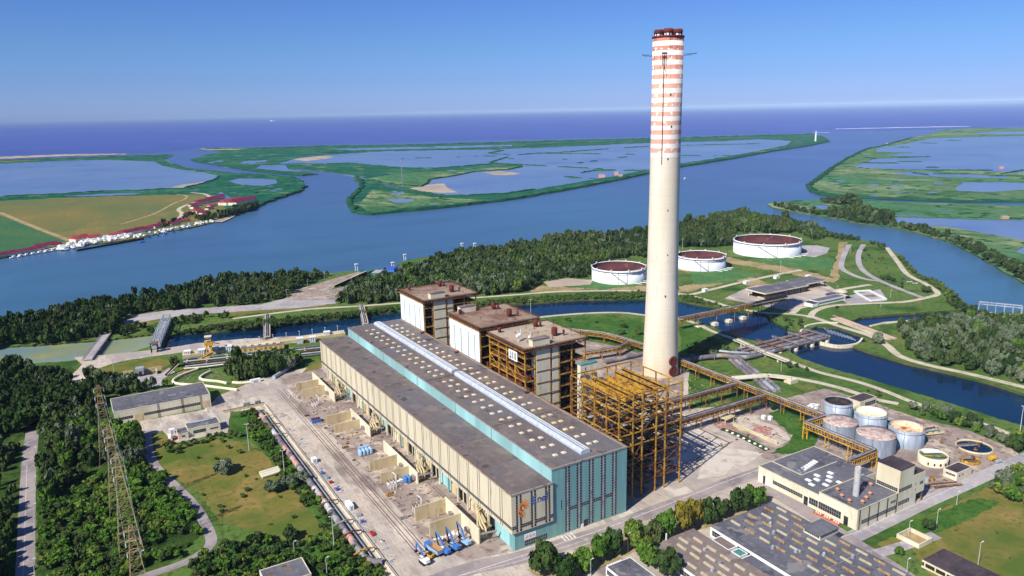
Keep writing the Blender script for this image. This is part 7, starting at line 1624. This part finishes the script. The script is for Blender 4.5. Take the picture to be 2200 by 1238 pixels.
def crown_quads(n, seed, rx=1.0, rz=.8, lobes=9, size=.2, low=0.12):
    """leaf clumps spread through several lobes of a unit crown: arrays (n*4, 3)"""
    g = np.random.default_rng(seed)
    th = g.uniform(0, 2*np.pi, lobes); rr_ = np.sqrt(g.uniform(.05, 1, lobes))*.6; hz = g.uniform(.35, 1.0, lobes)
    lc = np.stack([rr_*np.cos(th)*rx, rr_*np.sin(th)*rx, low+hz*rz*.95], 1); lr = g.uniform(.28, .48, lobes)*(1.05-.35*hz)
    k = g.integers(0, lobes, n); d = g.normal(size=(n, 3)); d[:, 2] = d[:, 2]*.9+.25; d /= np.linalg.norm(d, axis=1)[:, None]
    P = lc[k]+d*(lr[k]*g.uniform(.6, 1.12, n))[:, None]*np.array([rx, rx, rz]); P[:, 2] = np.maximum(P[:, 2], low*.5)
    nrm = d+g.normal(size=(n, 3))*.45; nrm /= np.linalg.norm(nrm, axis=1)[:, None]
    a = np.cross(nrm, g.normal(size=(n, 3))); a /= np.linalg.norm(a, axis=1)[:, None]+1e-9; b = np.cross(nrm, a)
    s = (size*g.uniform(.6, 1.35, n))[:, None]; s2 = s*g.uniform(.55, 1.0, (n, 1))
    return np.stack([P-a*s-b*s2*.6, P+a*s-b*s2, P+a*s*.7+b*s2, P-a*s+b*s2*.8], 1).reshape(-1, 3)
def mesh_np(name, V, mat, tint=None, nv=4):
    nq = len(V)//nv; me = bpy.data.meshes.new(name); me.vertices.add(len(V)); me.vertices.foreach_set('co', V.astype(np.float32).ravel())
    me.loops.add(len(V)); me.loops.foreach_set('vertex_index', np.arange(len(V), dtype=np.int32)); me.polygons.add(nq)
    me.polygons.foreach_set('loop_start', np.arange(0, len(V), nv, dtype=np.int32)); me.update(calc_edges=True)
    if tint is not None:
        at = me.attributes.new('tint', 'FLOAT', 'POINT'); at.data.foreach_set('value', np.repeat(tint, nv).astype(np.float32))
    me.materials.append(mat); o = bpy.data.objects.new(name, me); C.objects.link(o); return o
LOWP = [crown_quads(130, 100+i, 1.0, [1.0, .85, 1.1][i % 3], 5+i % 4, .215) for i in range(8)]
def wood_stuff(name, label, T):
    """T: list of (x, y, radius, height, tint): the distant wood that reads as one mass"""
    Vs = []; tn = []
    g = np.random.default_rng(len(T))
    for x, y, r, h, ti in T:
        q = LOWP[g.integers(8)]; a = g.uniform(0, 6.28); c, s = math.cos(a), math.sin(a)
        V = np.stack([(q[:, 0]*c-q[:, 1]*s)*r+x, (q[:, 0]*s+q[:, 1]*c)*r+y, q[:, 2]*h], 1); Vs.append(V)
        tn.append(np.clip(ti+g.normal(0, .03, len(q)//4), 0, 1))
    o = mesh_np(name, np.concatenate(Vs), M['wood_leaf'], np.concatenate(tn)); tag(o, label, 'woodland', kind='stuff'); return o
def seen(x, y, m=60):
    v = np.array([x, y, -CAM_H]); d = v@_F
    if d < 50: return False
    X, Y = 1100+FPX*(v@_R)/d, 619-FPX*(v@_U)/d
    return -m < X < 2200+m and Y < 1238+110
def blocked(X, Y, pad=0.0):
    b = np.zeros(len(X), bool)
    for p in EXCL: b |= inside(p, X, Y)
    for Q, w in ROADS:
        lo, hi = Q.min(0)-w-8, Q.max(0)+w+8; m = (X > lo[0]) & (X < hi[0]) & (Y > lo[1]) & (Y < hi[1]); 
        if not m.any(): continue
        idx = np.nonzero(m)[0]; A, B = Q[:-1], Q[1:]; P = np.stack([X[idx], Y[idx]], 1)
        d = B-A; L2 = (d**2).sum(1)+1e-9; t = np.clip(((P[:, None]-A[None])*d[None]).sum(2)/L2, 0, 1); c = A[None]+d[None]*t[..., None]
        b[idx] |= np.sqrt(((P[:, None]-c)**2).sum(2)).min(1) < w/2+pad
    return b
def scatter(px, sp, seed, pad=1.5, keep=1.0):
    P = [gp(x, y) for x, y in px]; A = np.array(P); lo, hi = A.min(0), A.max(0); g = np.random.default_rng(seed)
    nx, ny = int((hi[0]-lo[0])/sp)+1, int((hi[1]-lo[1])/sp)+1
    gx, gy = np.meshgrid(np.arange(nx), np.arange(ny)); X = lo[0]+(gx.ravel()+g.uniform(-.1, 1.1, nx*ny))*sp; Y = lo[1]+(gy.ravel()+g.uniform(-.1, 1.1, nx*ny))*sp
    m = inside(P, X, Y) & (g.uniform(size=nx*ny) < keep); X, Y = X[m], Y[m]; b = blocked(X, Y, pad); X, Y = X[~b], Y[~b]
    s = np.array([seen(x, y) for x, y in zip(X, Y)], bool) if len(X) else np.zeros(0, bool)
    return X[s], Y[s], g
# zones: name, outline, spacing, (height), radius factor, tints, label for a single tree, label for the mass, keep
ZONES = [
 ('belt', [(-200,765),(0,702),(130,675),(300,641),(500,614),(690,591),(704,594),(660,610),(612,641),(560,653),(480,661),(350,668),(280,679),(258,692),(262,706),(240,722),(180,733),(90,741),(0,745),(-200,800)], 6.2, (7, 11), .52, (.02, .32), 'dark broadleaf tree in the belt of wood between wharf road and river', 'dark belt of wood between wharf road and river', 1),
 ('central', [(728,653),(745,633),(800,619),(850,604),(900,588),(935,568),(1000,551),(1150,529),(1300,511),(1392,501),(1392,556),(1330,556),(1272,580),(1262,598),(1165,601),(1142,620),(1120,632),(1020,638),(870,649),(760,657)], 6.6, (8, 12.5), .54, (.02, .42), 'tree in the broad wood between river and canal', 'broad dark wood between river and canal', 1),
 ('grey', [(735,650),(790,622),(860,606),(920,590),(990,565),(1060,570),(1140,600),(1135,622),(1040,635),(880,648)], 8.5, (9, 13), .5, (.78, .95), 'silvery tree in the wood behind the boiler houses', 'silvery crowns in the wood behind the boiler houses', .75),
 ('tankwood', [(1458,485),(1540,468),(1600,465),(1700,484),(1790,510),(1750,517),(1720,503),(1580,500),(1572,530),(1460,532)], 6.8, (7, 11), .54, (.05, .5), 'tree in the wood behind the white oil tanks', 'wood behind the white oil tanks', 1),
 ('west', [(-80,815),(20,792),(60,790),(140,812),(215,838),(236,925),(304,955),(316,1000),(300,1015),(250,1005),(210,1005),(150,1060),(88,1100),(88,945),(60,930),(-80,965)], 6.6, (6, 10), .56, (.0, .4), 'dark tree in the dense scrub west of the curved path', 'dense dark scrub west of the curved path', 1),
 ('west2', [(-100,975),(45,965),(38,1300),(-100,1320)], 6.6, (5, 8.5), .58, (.05, .45), 'tree in the scrub on the outer side of the straight asphalt road', 'scrub on the outer side of the straight asphalt road', .9),
 ('bramble', [(88,1100),(150,1060),(250,1012),(322,1010),(420,1100),(436,1140),(390,1190),(320,1235),(88,1320)], 3.7, (1.4, 4.2), 1.0, (.3, .71), 'bright green bush in the bramble patch round the pylons', 'bright green bramble patch round the pylons', .96),
 ('clump', [(482,806),(505,786),(560,776),(630,772),(645,788),(600,806),(550,816),(490,818)], 5.5, (8, 12), .5, (.02, .4), 'tree in the dark clump between the intake and the warehouse', 'dark clump between intake and warehouse', 1),
 ('hangarside', [(245,925),(298,925),(300,960),(312,1000),(290,1000),(252,960)], 5.5, (6, 9), .55, (.05, .4), 'tree between the warehouse gable and the curved path', 'trees between the warehouse gable and the curved path', 1),
 ('roadside', [(170,800),(235,812),(300,828),(340,832),(335,845),(236,850),(200,832)], 5.5, (5, 8), .6, (.1, .9), 'tree behind the long beige warehouse', 'trees behind the long beige warehouse', .9),
 ('canalbush', [(330,700),(360,690),(430,682),(480,680),(500,684),(440,692),(385,702)], 5, (3.5, 6), .7, (.1, .5), 'bush on the far bank of the blue canal', 'bushes on the far bank of the blue canal', .9),
 ('canalbush2', [(246,712),(300,700),(330,704),(334,716),(262,726)], 5, (3.5, 6), .7, (.1, .7), 'bush between the plain and the truss canal bridge', 'bushes between the plain and the truss canal bridge', .9),
 ('reeds', [(375,716),(480,700),(600,690),(700,680),(780,672),(862,660),(862,666),(780,680),(700,687),(600,702),(480,711),(385,718)], 3.2, (2, 3.2), 1.0, (.35, .62), 'reeds', 'tall green reeds along the far bank of the blue canal', 1),
 ('reeds2', [(1000,655),(1140,640),(1250,634),(1390,632),(1390,641),(1250,643),(1140,651),(1000,660)], 3.4, (1.8, 3), 1.1, (.3, .6), 'reeds', 'green reeds along the canal below the oil tanks', .9),
 ('reeds3', [(1460,633),(1520,650),(1600,662),(1640,668),(1640,675),(1590,668),(1520,657),(1460,645)], 3.4, (1.6, 2.6), 1.1, (.3, .6), 'reeds', 'green reeds on the canal bank under the pipe bridge', .8),
 ('rightwood', [(1932,710),(1990,700),(2100,706),(2200,708),(2300,735),(2300,880),(2200,838),(2130,814),(2050,797),(1985,780),(1950,755)], 7.0, (8, 12), .55, (.05, .95), 'grey green tree in the wood between canal road and sluice gate', 'grey green wood between canal road and sluice gate', 1),
 ('rightfront', [(1925,700),(1980,694),(2090,693),(2190,698),(2300,715),(2300,735),(2200,712),(2000,704)], 5.5, (5, 8), .6, (.0, .3), 'dark tree in the row before the sluice gate', 'dark row of trees before the sluice gate', 1),
 ('levee', [(1662,442),(1700,447),(1780,459),(1850,471),(1910,475),(1930,484),(1970,491),(2040,506),(2120,536),(2200,582),(2350,655),(2350,690),(2200,607),(2150,578),(2100,549),(2040,519),(1970,499),(1910,486),(1850,480),(1780,466),(1700,453)], 6.5, (4, 7.5), .7, (.02, .42), 'bush on the long levee between the two river arms', 'bushes along the long levee between the two river arms', .85),
 ('levee2', [(1760,432),(1810,430),(1850,436),(1850,441),(1780,440)], 7, (6, 10), .6, (.0, .3), 'tree', 'dark trees at the head of the levee', .9),
 ('levee3', [(1780,452),(1840,456),(1915,470),(1915,478),(1850,471),(1790,462)], 7, (8, 12), .55, (.05, .6), 'tree', 'tall trees on the levee', .9),
 ('riverbank', [(1862,520),(1900,530),(1945,563),(1980,595),(2030,620),(2072,655),(2100,666),(2060,672),(2040,655),(2022,634),(1990,606),(1940,572),(1905,540)], 4.8, (2, 4.5), .9, (.15, .55), 'bush on the bank between the river arm and the far track', 'bushes on the bank below the far track', .9),
 ('shoreleft', [(1700,478),(1750,492),(1800,507),(1850,518),(1800,515),(1740,500)], 5, (3, 6), .8, (.05, .45), 'bush', 'bushes on the river shore behind the biggest tank', .9),
 ('canalside', [(1955,866),(2040,892),(2130,925),(2200,955),(2200,975),(2120,945),(2040,915),(1960,885)], 5.0, (3, 6.5), .65, (.2, .95), 'bush on the near bank of the blue canal beyond the grey tanks', 'bushes on the near bank beyond the grey tanks', .85),
 ('eastcorner', [(2100,1030),(2140,1010),(2210,985),(2260,1000),(2260,1080),(2200,1095),(2130,1065)], 4.5, (3, 6), .7, (.1, .9), 'bush across the road from the clarifiers', 'bushes across the road from the clarifiers', .8),
 ('pipeside', [(515,890),(548,885),(600,965),(650,1030),(720,1115),(790,1185),(850,1262),(640,1320),(610,1190),(650,1165),(690,1135),(610,1030),(540,935)], 3.6, (1.4, 4.0), .95, (.2, .62), 'green bush in the scrub between large pipe and dry meadow', 'green scrub between large pipe and dry meadow', .9),
 ('pathside', [(440,1160),(480,1170),(560,1150),(640,1170),(640,1240),(560,1300),(400,1300),(420,1215)], 3.7, (1.4, 4.0), .95, (.2, .6), 'bush between the curved path and the cream shed', 'bushes between the curved path and the cream shed', .92),
 ('villagetrees', [(420,470),(460,466),(500,455),(535,447),(560,440),(540,452),(500,464),(450,474),(425,474)], 6.5, (6, 10), .6, (.0, .35), 'tree', 'dark trees among the village houses', 1),
 ('villagetrees2', [(335,486),(372,476),(392,470),(420,456),(414,466),(380,480),(345,492)], 8, (5, 8), .6, (.0, .35), 'tree', 'scattered trees along the village road', .55),
 ('chimneybush', [(1150,692),(1250,686),(1320,690),(1380,700),(1384,730),(1300,715),(1200,706)], 9, (1.5, 4), .9, (.15, .9), 'bush on the lush lawn between boilers and canal', 'bushes on the lush lawn between boilers and canal', .5),
 ('chimneybush2', [(1470,745),(1530,735),(1580,750),(1560,770),(1500,775)], 5.5, (2, 4.5), .8, (.1, .5), 'bush in the chimney shadow by the dark pipe', 'bushes in the chimney shadow', .7),
 ('tankbush', [(1140,600),(1200,590),(1270,590),(1265,598),(1170,606),(1140,625)], 5, (1.5, 3.5), .9, (.15, .55), 'bush', 'low bushes beside the sand patch', .7),
 ('bankbush', [(1680,775),(1760,805),(1860,835),(1950,862),(1940,870),(1850,845),(1750,815),(1685,790)], 9, (1.4, 3.6), .9, (.1, .6), 'bush on the grass slope beside the canal track', 'bushes on the grass slope beside the canal track', .5),
 ('padlawn', [(1690,880),(1735,905),(1758,945),(1735,972),(1665,972),(1700,950),(1710,930),(1675,905)], 4.2, (1, 2.6), 1.0, (.5, .72), 'bush on the lush strip beside the concrete pad', 'lush growth beside the concrete pad', .8),
 ('meadowbush', [(1900,1160),(2010,1105),(2200,1020),(2300,1100),(2250,1300),(2060,1250)], 9, (.6, 1.8), 1.2, (.2, .6), 'low bush scattered on the dry meadow by the dark open shed', 'low bushes on the dry meadow by the dark open shed', .2),
 ('dryfieldbush', [(345,940),(470,950),(560,970),(690,1130),(560,1150),(440,1080)], 7.5, (.6, 1.6), 1.2, (.3, .6), 'low bush scattered on the dry meadow inside the curved path', 'low bushes on the dry meadow', .14),
 ('officehedge', [(352,955),(420,945),(500,925),(535,935),(520,945),(430,962),(360,985)], 4.4, (1.4, 2.8), 1.0, (.1, .5), 'bush in the hedge row before the small office', 'hedge row before the small office', .8),
 ('embank', [(1870,600),(1920,600),(1960,620),(1975,635),(1930,625),(1880,610)], 8, (1.5, 4), .9, (.1, .5), 'bush on the slope between the far tracks', 'bushes between the far tracks', .5),
 ('fieldgreen', [(1830,540),(1880,535),(1910,570),(1900,590),(1850,570)], 11, (1, 2.5), 1.0, (.2, .6), 'bush', 'bushes on the green slope between the embankment roads', .4),
 ('weir', [(1640,690),(1700,688),(1740,700),(1720,714),(1680,705)], 6, (1.4, 4), .9, (.1, .6), 'bush on the green spit beside the pipe crossing', 'bushes on the spit beside the pipe crossing', .6),
]
ALL = []
for zi, (nm, px, sp, (h0, h1), rf_, (t0, t1), lab, mass, keep) in enumerate(ZONES):
    X, Y, g = scatter(px, sp, 50+zi, 1.2 if h1 < 5 else 2.4, keep)
    for x, y in zip(X, Y):
        f1 = math.sin(x/37+1.3*math.sin(y/29))*math.sin(y/31+.7*math.sin(x/43)); f2 = math.sin(x/61+y/83+2*math.sin(y/57)); f3 = math.sin(x/17+2*math.sin(y/23))*math.sin(y/19+2*math.sin(x/27))
        if f3 > .8 and 'reed' not in nm: continue                    # small glades
        h = (h0+(h1-h0)*g.uniform()**1.5)*(1+.28*f1)*(1.25 if g.uniform() < .06 else 1); r = h*rf_*g.uniform(.75, 1.3); ti = np.clip(g.uniform(t0, t1)+.16*f2*(t1-t0 > .15), 0, 1)
        if h1 <= 4.2: ti = min(ti, .71)
        if h1 > 6.5 and g.uniform() < .1: ti = g.uniform(.8, 1.0)
        if nm in ('rightwood', 'roadside', 'canalside', 'eastcorner'): ti = g.uniform(t0, .4) if g.uniform() < .45 else g.uniform(.78, t1)
        ALL.append((h/math.hypot(x, y, CAM_H), x, y, r, h, ti, zi))
kind_tree = lambda zi: ZONES[zi][3][1] >= 7.4
trees = sorted([a for a in ALL if kind_tree(a[6]) and ZONES[a[6]][6] not in ('tree', 'reeds', 'bush')], reverse=True)
shrubs = sorted([a for a in ALL if not kind_tree(a[6]) and ZONES[a[6]][6] not in ('tree', 'reeds', 'bush')], reverse=True)
NT, NS = 265, 285
ind_t, ind_s = trees[:NT], shrubs[:NS]; ids = {id(a) for a in ind_t} | {id(a) for a in ind_s}
for zi, z in enumerate(ZONES):
    T = [(a[1], a[2], a[3], a[4], a[5]) for a in ALL if a[6] == zi and id(a) not in ids]
    if T: wood_stuff('reeds' if 'reed' in z[0] else ('undergrowth' if not kind_tree(zi) else 'woodland'), z[7], T)
# individual trees: prototypes with crown and trunk
def tree_proto(seed, mat, n=1100, rz=1.0, size=.11, lobes=13):
    t = thing('tree', 'tree', 'tree', (0, 0, 0)); mesh_np('crown', crown_quads(n, seed, 1.0, rz, lobes, size, .16), mat).parent = t
    g = random.Random(seed); mb = MB(); mb.lathe((0, 0), [(.06,-.02),(.045,.25),(.03,.6),(.012,.9)], 8)
    for k in range(5): a = k*1.26+g.uniform(-.3,.3); L_ = g.uniform(.3,.5); mb.tube([(0,0,.25+.08*k),(math.cos(a)*L_*.6,math.sin(a)*L_*.6,.4+.08*k),(math.cos(a)*L_,math.sin(a)*L_,.55+.08*k)], .016, 5)
    mb.build('trunk', M['bark'], t); return t
PR = {}
for k, (m, rz) in {'dark': ('leaf_dark', .82), 'lush': ('leaf_lush', .8), 'yellow': ('leaf_yellow', .8), 'grey': ('leaf_grey', .8)}.items():
    PR[k] = [tree_proto(700+len(PR)*10+i, M[m], rz=rz) for i in range(3)]
fresh = {id(p): True for v in PR.values() for p in v}
def put_tree(kind, x, y, r, h, label, group=None, name=None):
    p = RND.choice(PR[kind])
    o = p if fresh[id(p)] else dup(p, (0, 0, 0)); fresh[id(p)] = False
    o.location = (x, y, 0); o.rotation_euler = (0, 0, RND.uniform(0, 6.28)); o.scale = (r, r, h)
    o['label'] = label
    if group: o['group'] = group
    elif 'group' in o: del o['group']
    return o
kind_of = lambda ti: 'dark' if ti < .36 else ('lush' if ti < .72 else 'grey')
# the planted row before the turbine hall and other trees one can point to
for (px, py, r, h, k, lab) in [(1172,1238,6.6,9.5,'dark','large dark tree at the left end of the row before the turbine hall'),(1215,1250,5.2,8,'dark','dark tree half behind the leftmost one, at the bottom edge'),(1250,1226,4.4,6.4,'lush','low round green tree, second in the row before the turbine hall'),(1290,1206,4.6,8.0,'lush','bright green tree left of the first lamp post of the row'),(1318,1194,4.2,9.0,'dark','dark slim tree right beside the first lamp post of the row'),(1362,1180,5.0,9.0,'lush','broad green tree right of the first lamp post of the row'),(1402,1176,4.4,8.0,'dark','dark tree behind the brown roofed hall corner'),(1432,1156,4.8,9.0,'lush','tall green tree left of the yellowing one in the row'),(1466,1144,4.8,9.6,'yellow','yellowing tree in the middle of the row before the hall'),(1492,1130,3.6,9.0,'yellow','smaller yellowing tree behind the first yellowing one'),(1518,1124,4.2,8.2,'dark','dark grey green tree right of the yellowing trees'),(1552,1112,4.4,6.2,'dark','low dark tree left of the second lamp post of the row'),(1590,1098,5.0,7.8,'dark','dark tree right of the second lamp post of the row'),(1622,1088,5.2,7.4,'lush','last tree at the right end of the row before the hall'),(1392,1218,4.8,7.6,'lush','green tree between the white house and the brown roofed hall'),(1432,1240,5.4,8,'dark','large dark tree in front of the brown roofed hall wall'),(1385,1200,4.0,7.4,'yellow','yellow green tree left of the brown roofed hall'),
   (484,1016,6.6,6.5,'grey','big round silver bush alone on the dry meadow'),(590,1058,5.6,5.6,'grey','silver bush in front of the three pale pipes, left part'),(622,1050,5.2,5.4,'grey','silver bush in front of the three pale pipes, middle part'),(650,1036,4.2,5.2,'grey','silver bush touching the large pipe'),(625,1160,4.2,5.6,'dark','dark round tree at the lower end of the dry meadow'),(1994,1138,3.6,4.4,'dark','dark round bush beside the right road and its lamp post'),(1932,1192,2.4,2.8,'lush','bright green bush beside the cream concrete basin'),(2188,968,5.8,8,'dark','dark tree at the right edge beside the mast'),(1884,738,5.4,8,'grey','lone grey green tree by the access bridge'),(1908,602,4.0,5,'dark','lone dark tree between the far tracks'),(1988,628,6,5,'dark','dark broad bush at the bend of the far track'),(512,782,5,11,'dark','tall dark tree at the left end of the clump by the intake'),(375,790,4.6,7,'dark','dark tree beside the inclined conveyor frame'),(357,832,3.2,5,'lush','small tree behind the warehouse roof edge'),(1662,880,4,4.2,'dark','dark bush under the yellow pipe bridge at the lush strip'),(1690,778,2.6,3.4,'grey','grey bush by the lamp post on the canal slope'),(1540,480,8,10,'dark','dark round tree on the skyline of the tank wood')]:
    a = gp(px, py); f = 1.32 if 1150 < px < 1640 and py > 1080 else 1.08; put_tree(k, a[0], a[1], r*f, h*f*1.04, lab)
for _, x, y, r, h, ti, zi in ind_t: put_tree(kind_of(ti), x, y, r, h, ZONES[zi][6], 'trees of the '+ZONES[zi][7])
for v in PR.values():
    for p in v:
        if fresh[id(p)]: 
            for c in list(p.children): bpy.data.objects.remove(c)
            bpy.data.objects.remove(p)
SP = {k: [mesh_np('bush', crown_quads(380, 900+i, 1.0, .95, 8, .15, .06), M[m]) for i in range(3)] for k, m in (('dark','leaf_dark'),('lush','leaf_lush'),('grey','leaf_grey'))}
fs = {id(p): True for v in SP.values() for p in v}
for _, x, y, r, h, ti, zi in ind_s:
    p = RND.choice(SP['grey' if ti > .78 else ('lush' if ti > .24 else 'dark')]); o = p if fs[id(p)] else p.copy()
    if not fs[id(p)]: C.objects.link(o)
    fs[id(p)] = False; o.location = (x, y, 0); o.rotation_euler = (0, 0, RND.uniform(0, 6.28)); o.scale = (r, r, h)
    tag(o, ZONES[zi][6], 'bush', 'bushes of the '+ZONES[zi][7])
for v in SP.values():
    for p in v:
        if fs[id(p)]: bpy.data.objects.remove(p)
# reed belts of the delta: low rough ridges of reed along shores and levees
def ridge(mb, px, w, h, seed):
    Q = noisy([gp(x, y) for x, y in px], max(12, w*1.2), w*.25, seed, closed=False); r = random.Random(seed); n = len(Q); vs = []
    for i, p in enumerate(Q):
        a, b_ = Q[max(i-1, 0)], Q[min(i+1, n-1)]; d = np.array(b_)-np.array(a); d = d/(np.hypot(*d)+1e-9); nn = np.array([-d[1], d[0]])*w/2*r.uniform(.6, 1.3)*(0.35 if i in (0, n-1) else 1)
        z = h*r.uniform(.55, 1.25)*(0.4 if i in (0, n-1) else 1); P = np.array(p)
        vs += [(*(P-nn), -.6), (*(P-nn*.75), z*.8), (*(P+nn*.1), z), (*(P+nn*.75), z*.75), (*(P+nn), -.6)]
    mb.add(vs, [(5*i+k, 5*i+5+k, 5*i+6+k, 5*i+1+k) for i in range(n-1) for k in range(4)])
belts = [([(765,456),(800,460),(860,454),(960,445),(1100,428),(1230,405),(1310,390),(1395,372),(1470,357),(1560,343),(1660,325),(1740,313),(1780,304)], 13, 4), ([(766,379),(777,392),(778,403),(763,416),(749,430),(756,443),(765,456)], 16, 4),
 ([(1737,399),(1747,411),(1770,418),(1900,427),(2060,433),(2200,432),(2300,433)], 16, 4.5), ([(1736,400),(1756,385),(1790,360),(1820,341),(1860,321),(1900,313),(1960,296)], 16, 4),
 ([(656,400),(640,412),(600,425),(545,445),(510,458)], 16, 4), ([(650,391),(625,381),(560,376),(505,374),(440,367),(400,363),(370,353)], 12, 3.5), ([(411,343),(425,348),(480,357),(540,367),(600,373),(650,377),(680,374)], 14, 3.5),
 ([(0,346),(60,344),(140,341),(250,337),(330,335),(372,334)], 22, 5), ([(440,321),(560,319),(700,315),(900,312),(1100,306),(1300,301),(1450,297),(1600,293),(1750,289)], 22, 6),
 ([(0,423),(60,420),(130,417),(220,411),(290,410),(355,406),(395,404)], 12, 3), ([(395,404),(430,396),(462,386),(470,379)], 10, 3), ([(700,352),(750,351),(860,361),(930,362),(1000,357),(1060,352),(1120,354)], 12, 3), ([(790,386),(850,397),(905,401),(918,394),(922,386),(975,378),(1020,369),(1090,365),(1120,358)], 9, 3), ([(890,410),(940,420),(990,421),(1080,417),(1150,407)], 9, 3), ([(775,392),(830,404),(890,413),(940,423)], 8, 3)]
z2 = lambda L_: [(700+x/3.094, 200+y/3.094) for x, y in L_]; z3 = lambda L_: [(1400+x/2.75, 200+y/2.75) for x, y in L_]
for L_ in ([(0,402),(160,388),(520,380),(730,378)],[(730,378),(1110,375),(1180,383),(1080,400),(1230,412)],[(1270,412),(1400,402),(1560,395),(1880,372)],[(1400,402),(1830,405)],[(1210,425),(1090,462),(1150,470),(1470,485)],[(1540,490),(1750,500)],[(1780,505),(1845,507)],[(1695,530),(1780,517),(1930,513)],[(1585,555),(1640,562),(1705,566)],[(1980,365),(2150,355)],[(1990,407),(2055,409)],[(1940,430),(2005,425)],[(1670,465),(1715,462)],[(1755,455),(1805,451)],[(1570,440),(1605,441)],[(1345,362),(1425,362)],[(500,436),(520,436)],[(590,433),(705,432)],[(865,426),(895,427)],[(985,421),(1012,421)],[(1045,420),(1135,420)],[(1210,436),(1250,436)],[(990,477),(1050,472)],[(1745,567),(1800,567)],[(1980,515),(2145,517)],[(560,355),(730,362)],[(1090,355),(1300,358),(1500,340),(2150,318)]): belts.append((z2(L_), 9, 3))
for L_ in ([(1440,382),(1650,377)],[(1450,405),(1600,405)],[(1230,413),(1460,415)],[(1440,320),(1530,320)],[(1590,295),(1690,297)],[(1740,280),(1830,280)],[(170,310),(500,303),(640,300)],[(170,370),(290,370)],[(360,371),(390,371)],[(415,372),(500,371)],[(1370,455),(1700,457),(2020,458)],[(2060,480),(2200,455)],[(1540,470),(1640,485)],[(1660,478),(1880,478)],[(1990,490),(2190,490)],[(1620,440),(1700,440)],[(920,560),(1000,600),(1200,612)]): belts.append((z3(L_), 9, 2.6))
g = random.Random(77); LG = [p for c, p in POLY if c in ('lagoon', 'river', 'sand')]
arr = lambda p: np.array(p, float)
for c_, p in POLY:                                   # taller reed stands scattered over the marsh
    if c_ not in ('marsh', 'marsh_green'): continue
    A = arr(p); m = (A[:, 0] > -100) & (A[:, 0] < 2300); x0, x1, y0, y1 = max(-20, A[:, 0].min()), min(2220, A[:, 0].max()), A[:, 1].min(), min(640, A[:, 1].max())
    for q in range(int(min(260, (x1-x0)*(y1-y0)/260))):
        x, y = g.uniform(x0, x1), g.uniform(y0, y1); L_ = g.uniform(6, 34); P_ = np.array([[x, y], [x+L_, y+g.uniform(-2, 2)]])
        if not inside(p, P_[:, 0], P_[:, 1]).all() or any(inside(l_, P_[:, 0], P_[:, 1]).any() for l_ in LG): continue
        belts.append(([tuple(P_[0]), ((x+x+L_)/2, P_[:, 1].mean()+g.uniform(-1, 1)), tuple(P_[1])], g.uniform(5, 12), g.uniform(1.2, 2.6)))
mb = MB()
for i, (px, w, h) in enumerate(belts): ridge(mb, px, w, h, 300+i)
tag(mb.build('reed_belt', M['reed_dark']), 'dark reed belts and levees through the delta lagoons', 'reeds', kind='stuff')
# ================================================================ THE AIR
hz = bpy.data.materials.new('air_haze'); hz.use_nodes = True; t_ = hz.node_tree; t_.nodes.remove(t_.nodes['Principled BSDF'])
pv = t_.nodes.new('ShaderNodeVolumePrincipled'); pv.inputs['Color'].default_value = (.5, .69, .91, 1); pv.inputs['Density'].default_value = 2.0e-5; pv.inputs['Anisotropy'].default_value = -0.4
t_.links.new(pv.outputs[0], t_.nodes['Material Output'].inputs['Volume'])
mb = MB(); mb.box(-60000, 60000, -3000, 90000, -4.5, 262); tag(mb.build('haze', hz), kind='stuff')
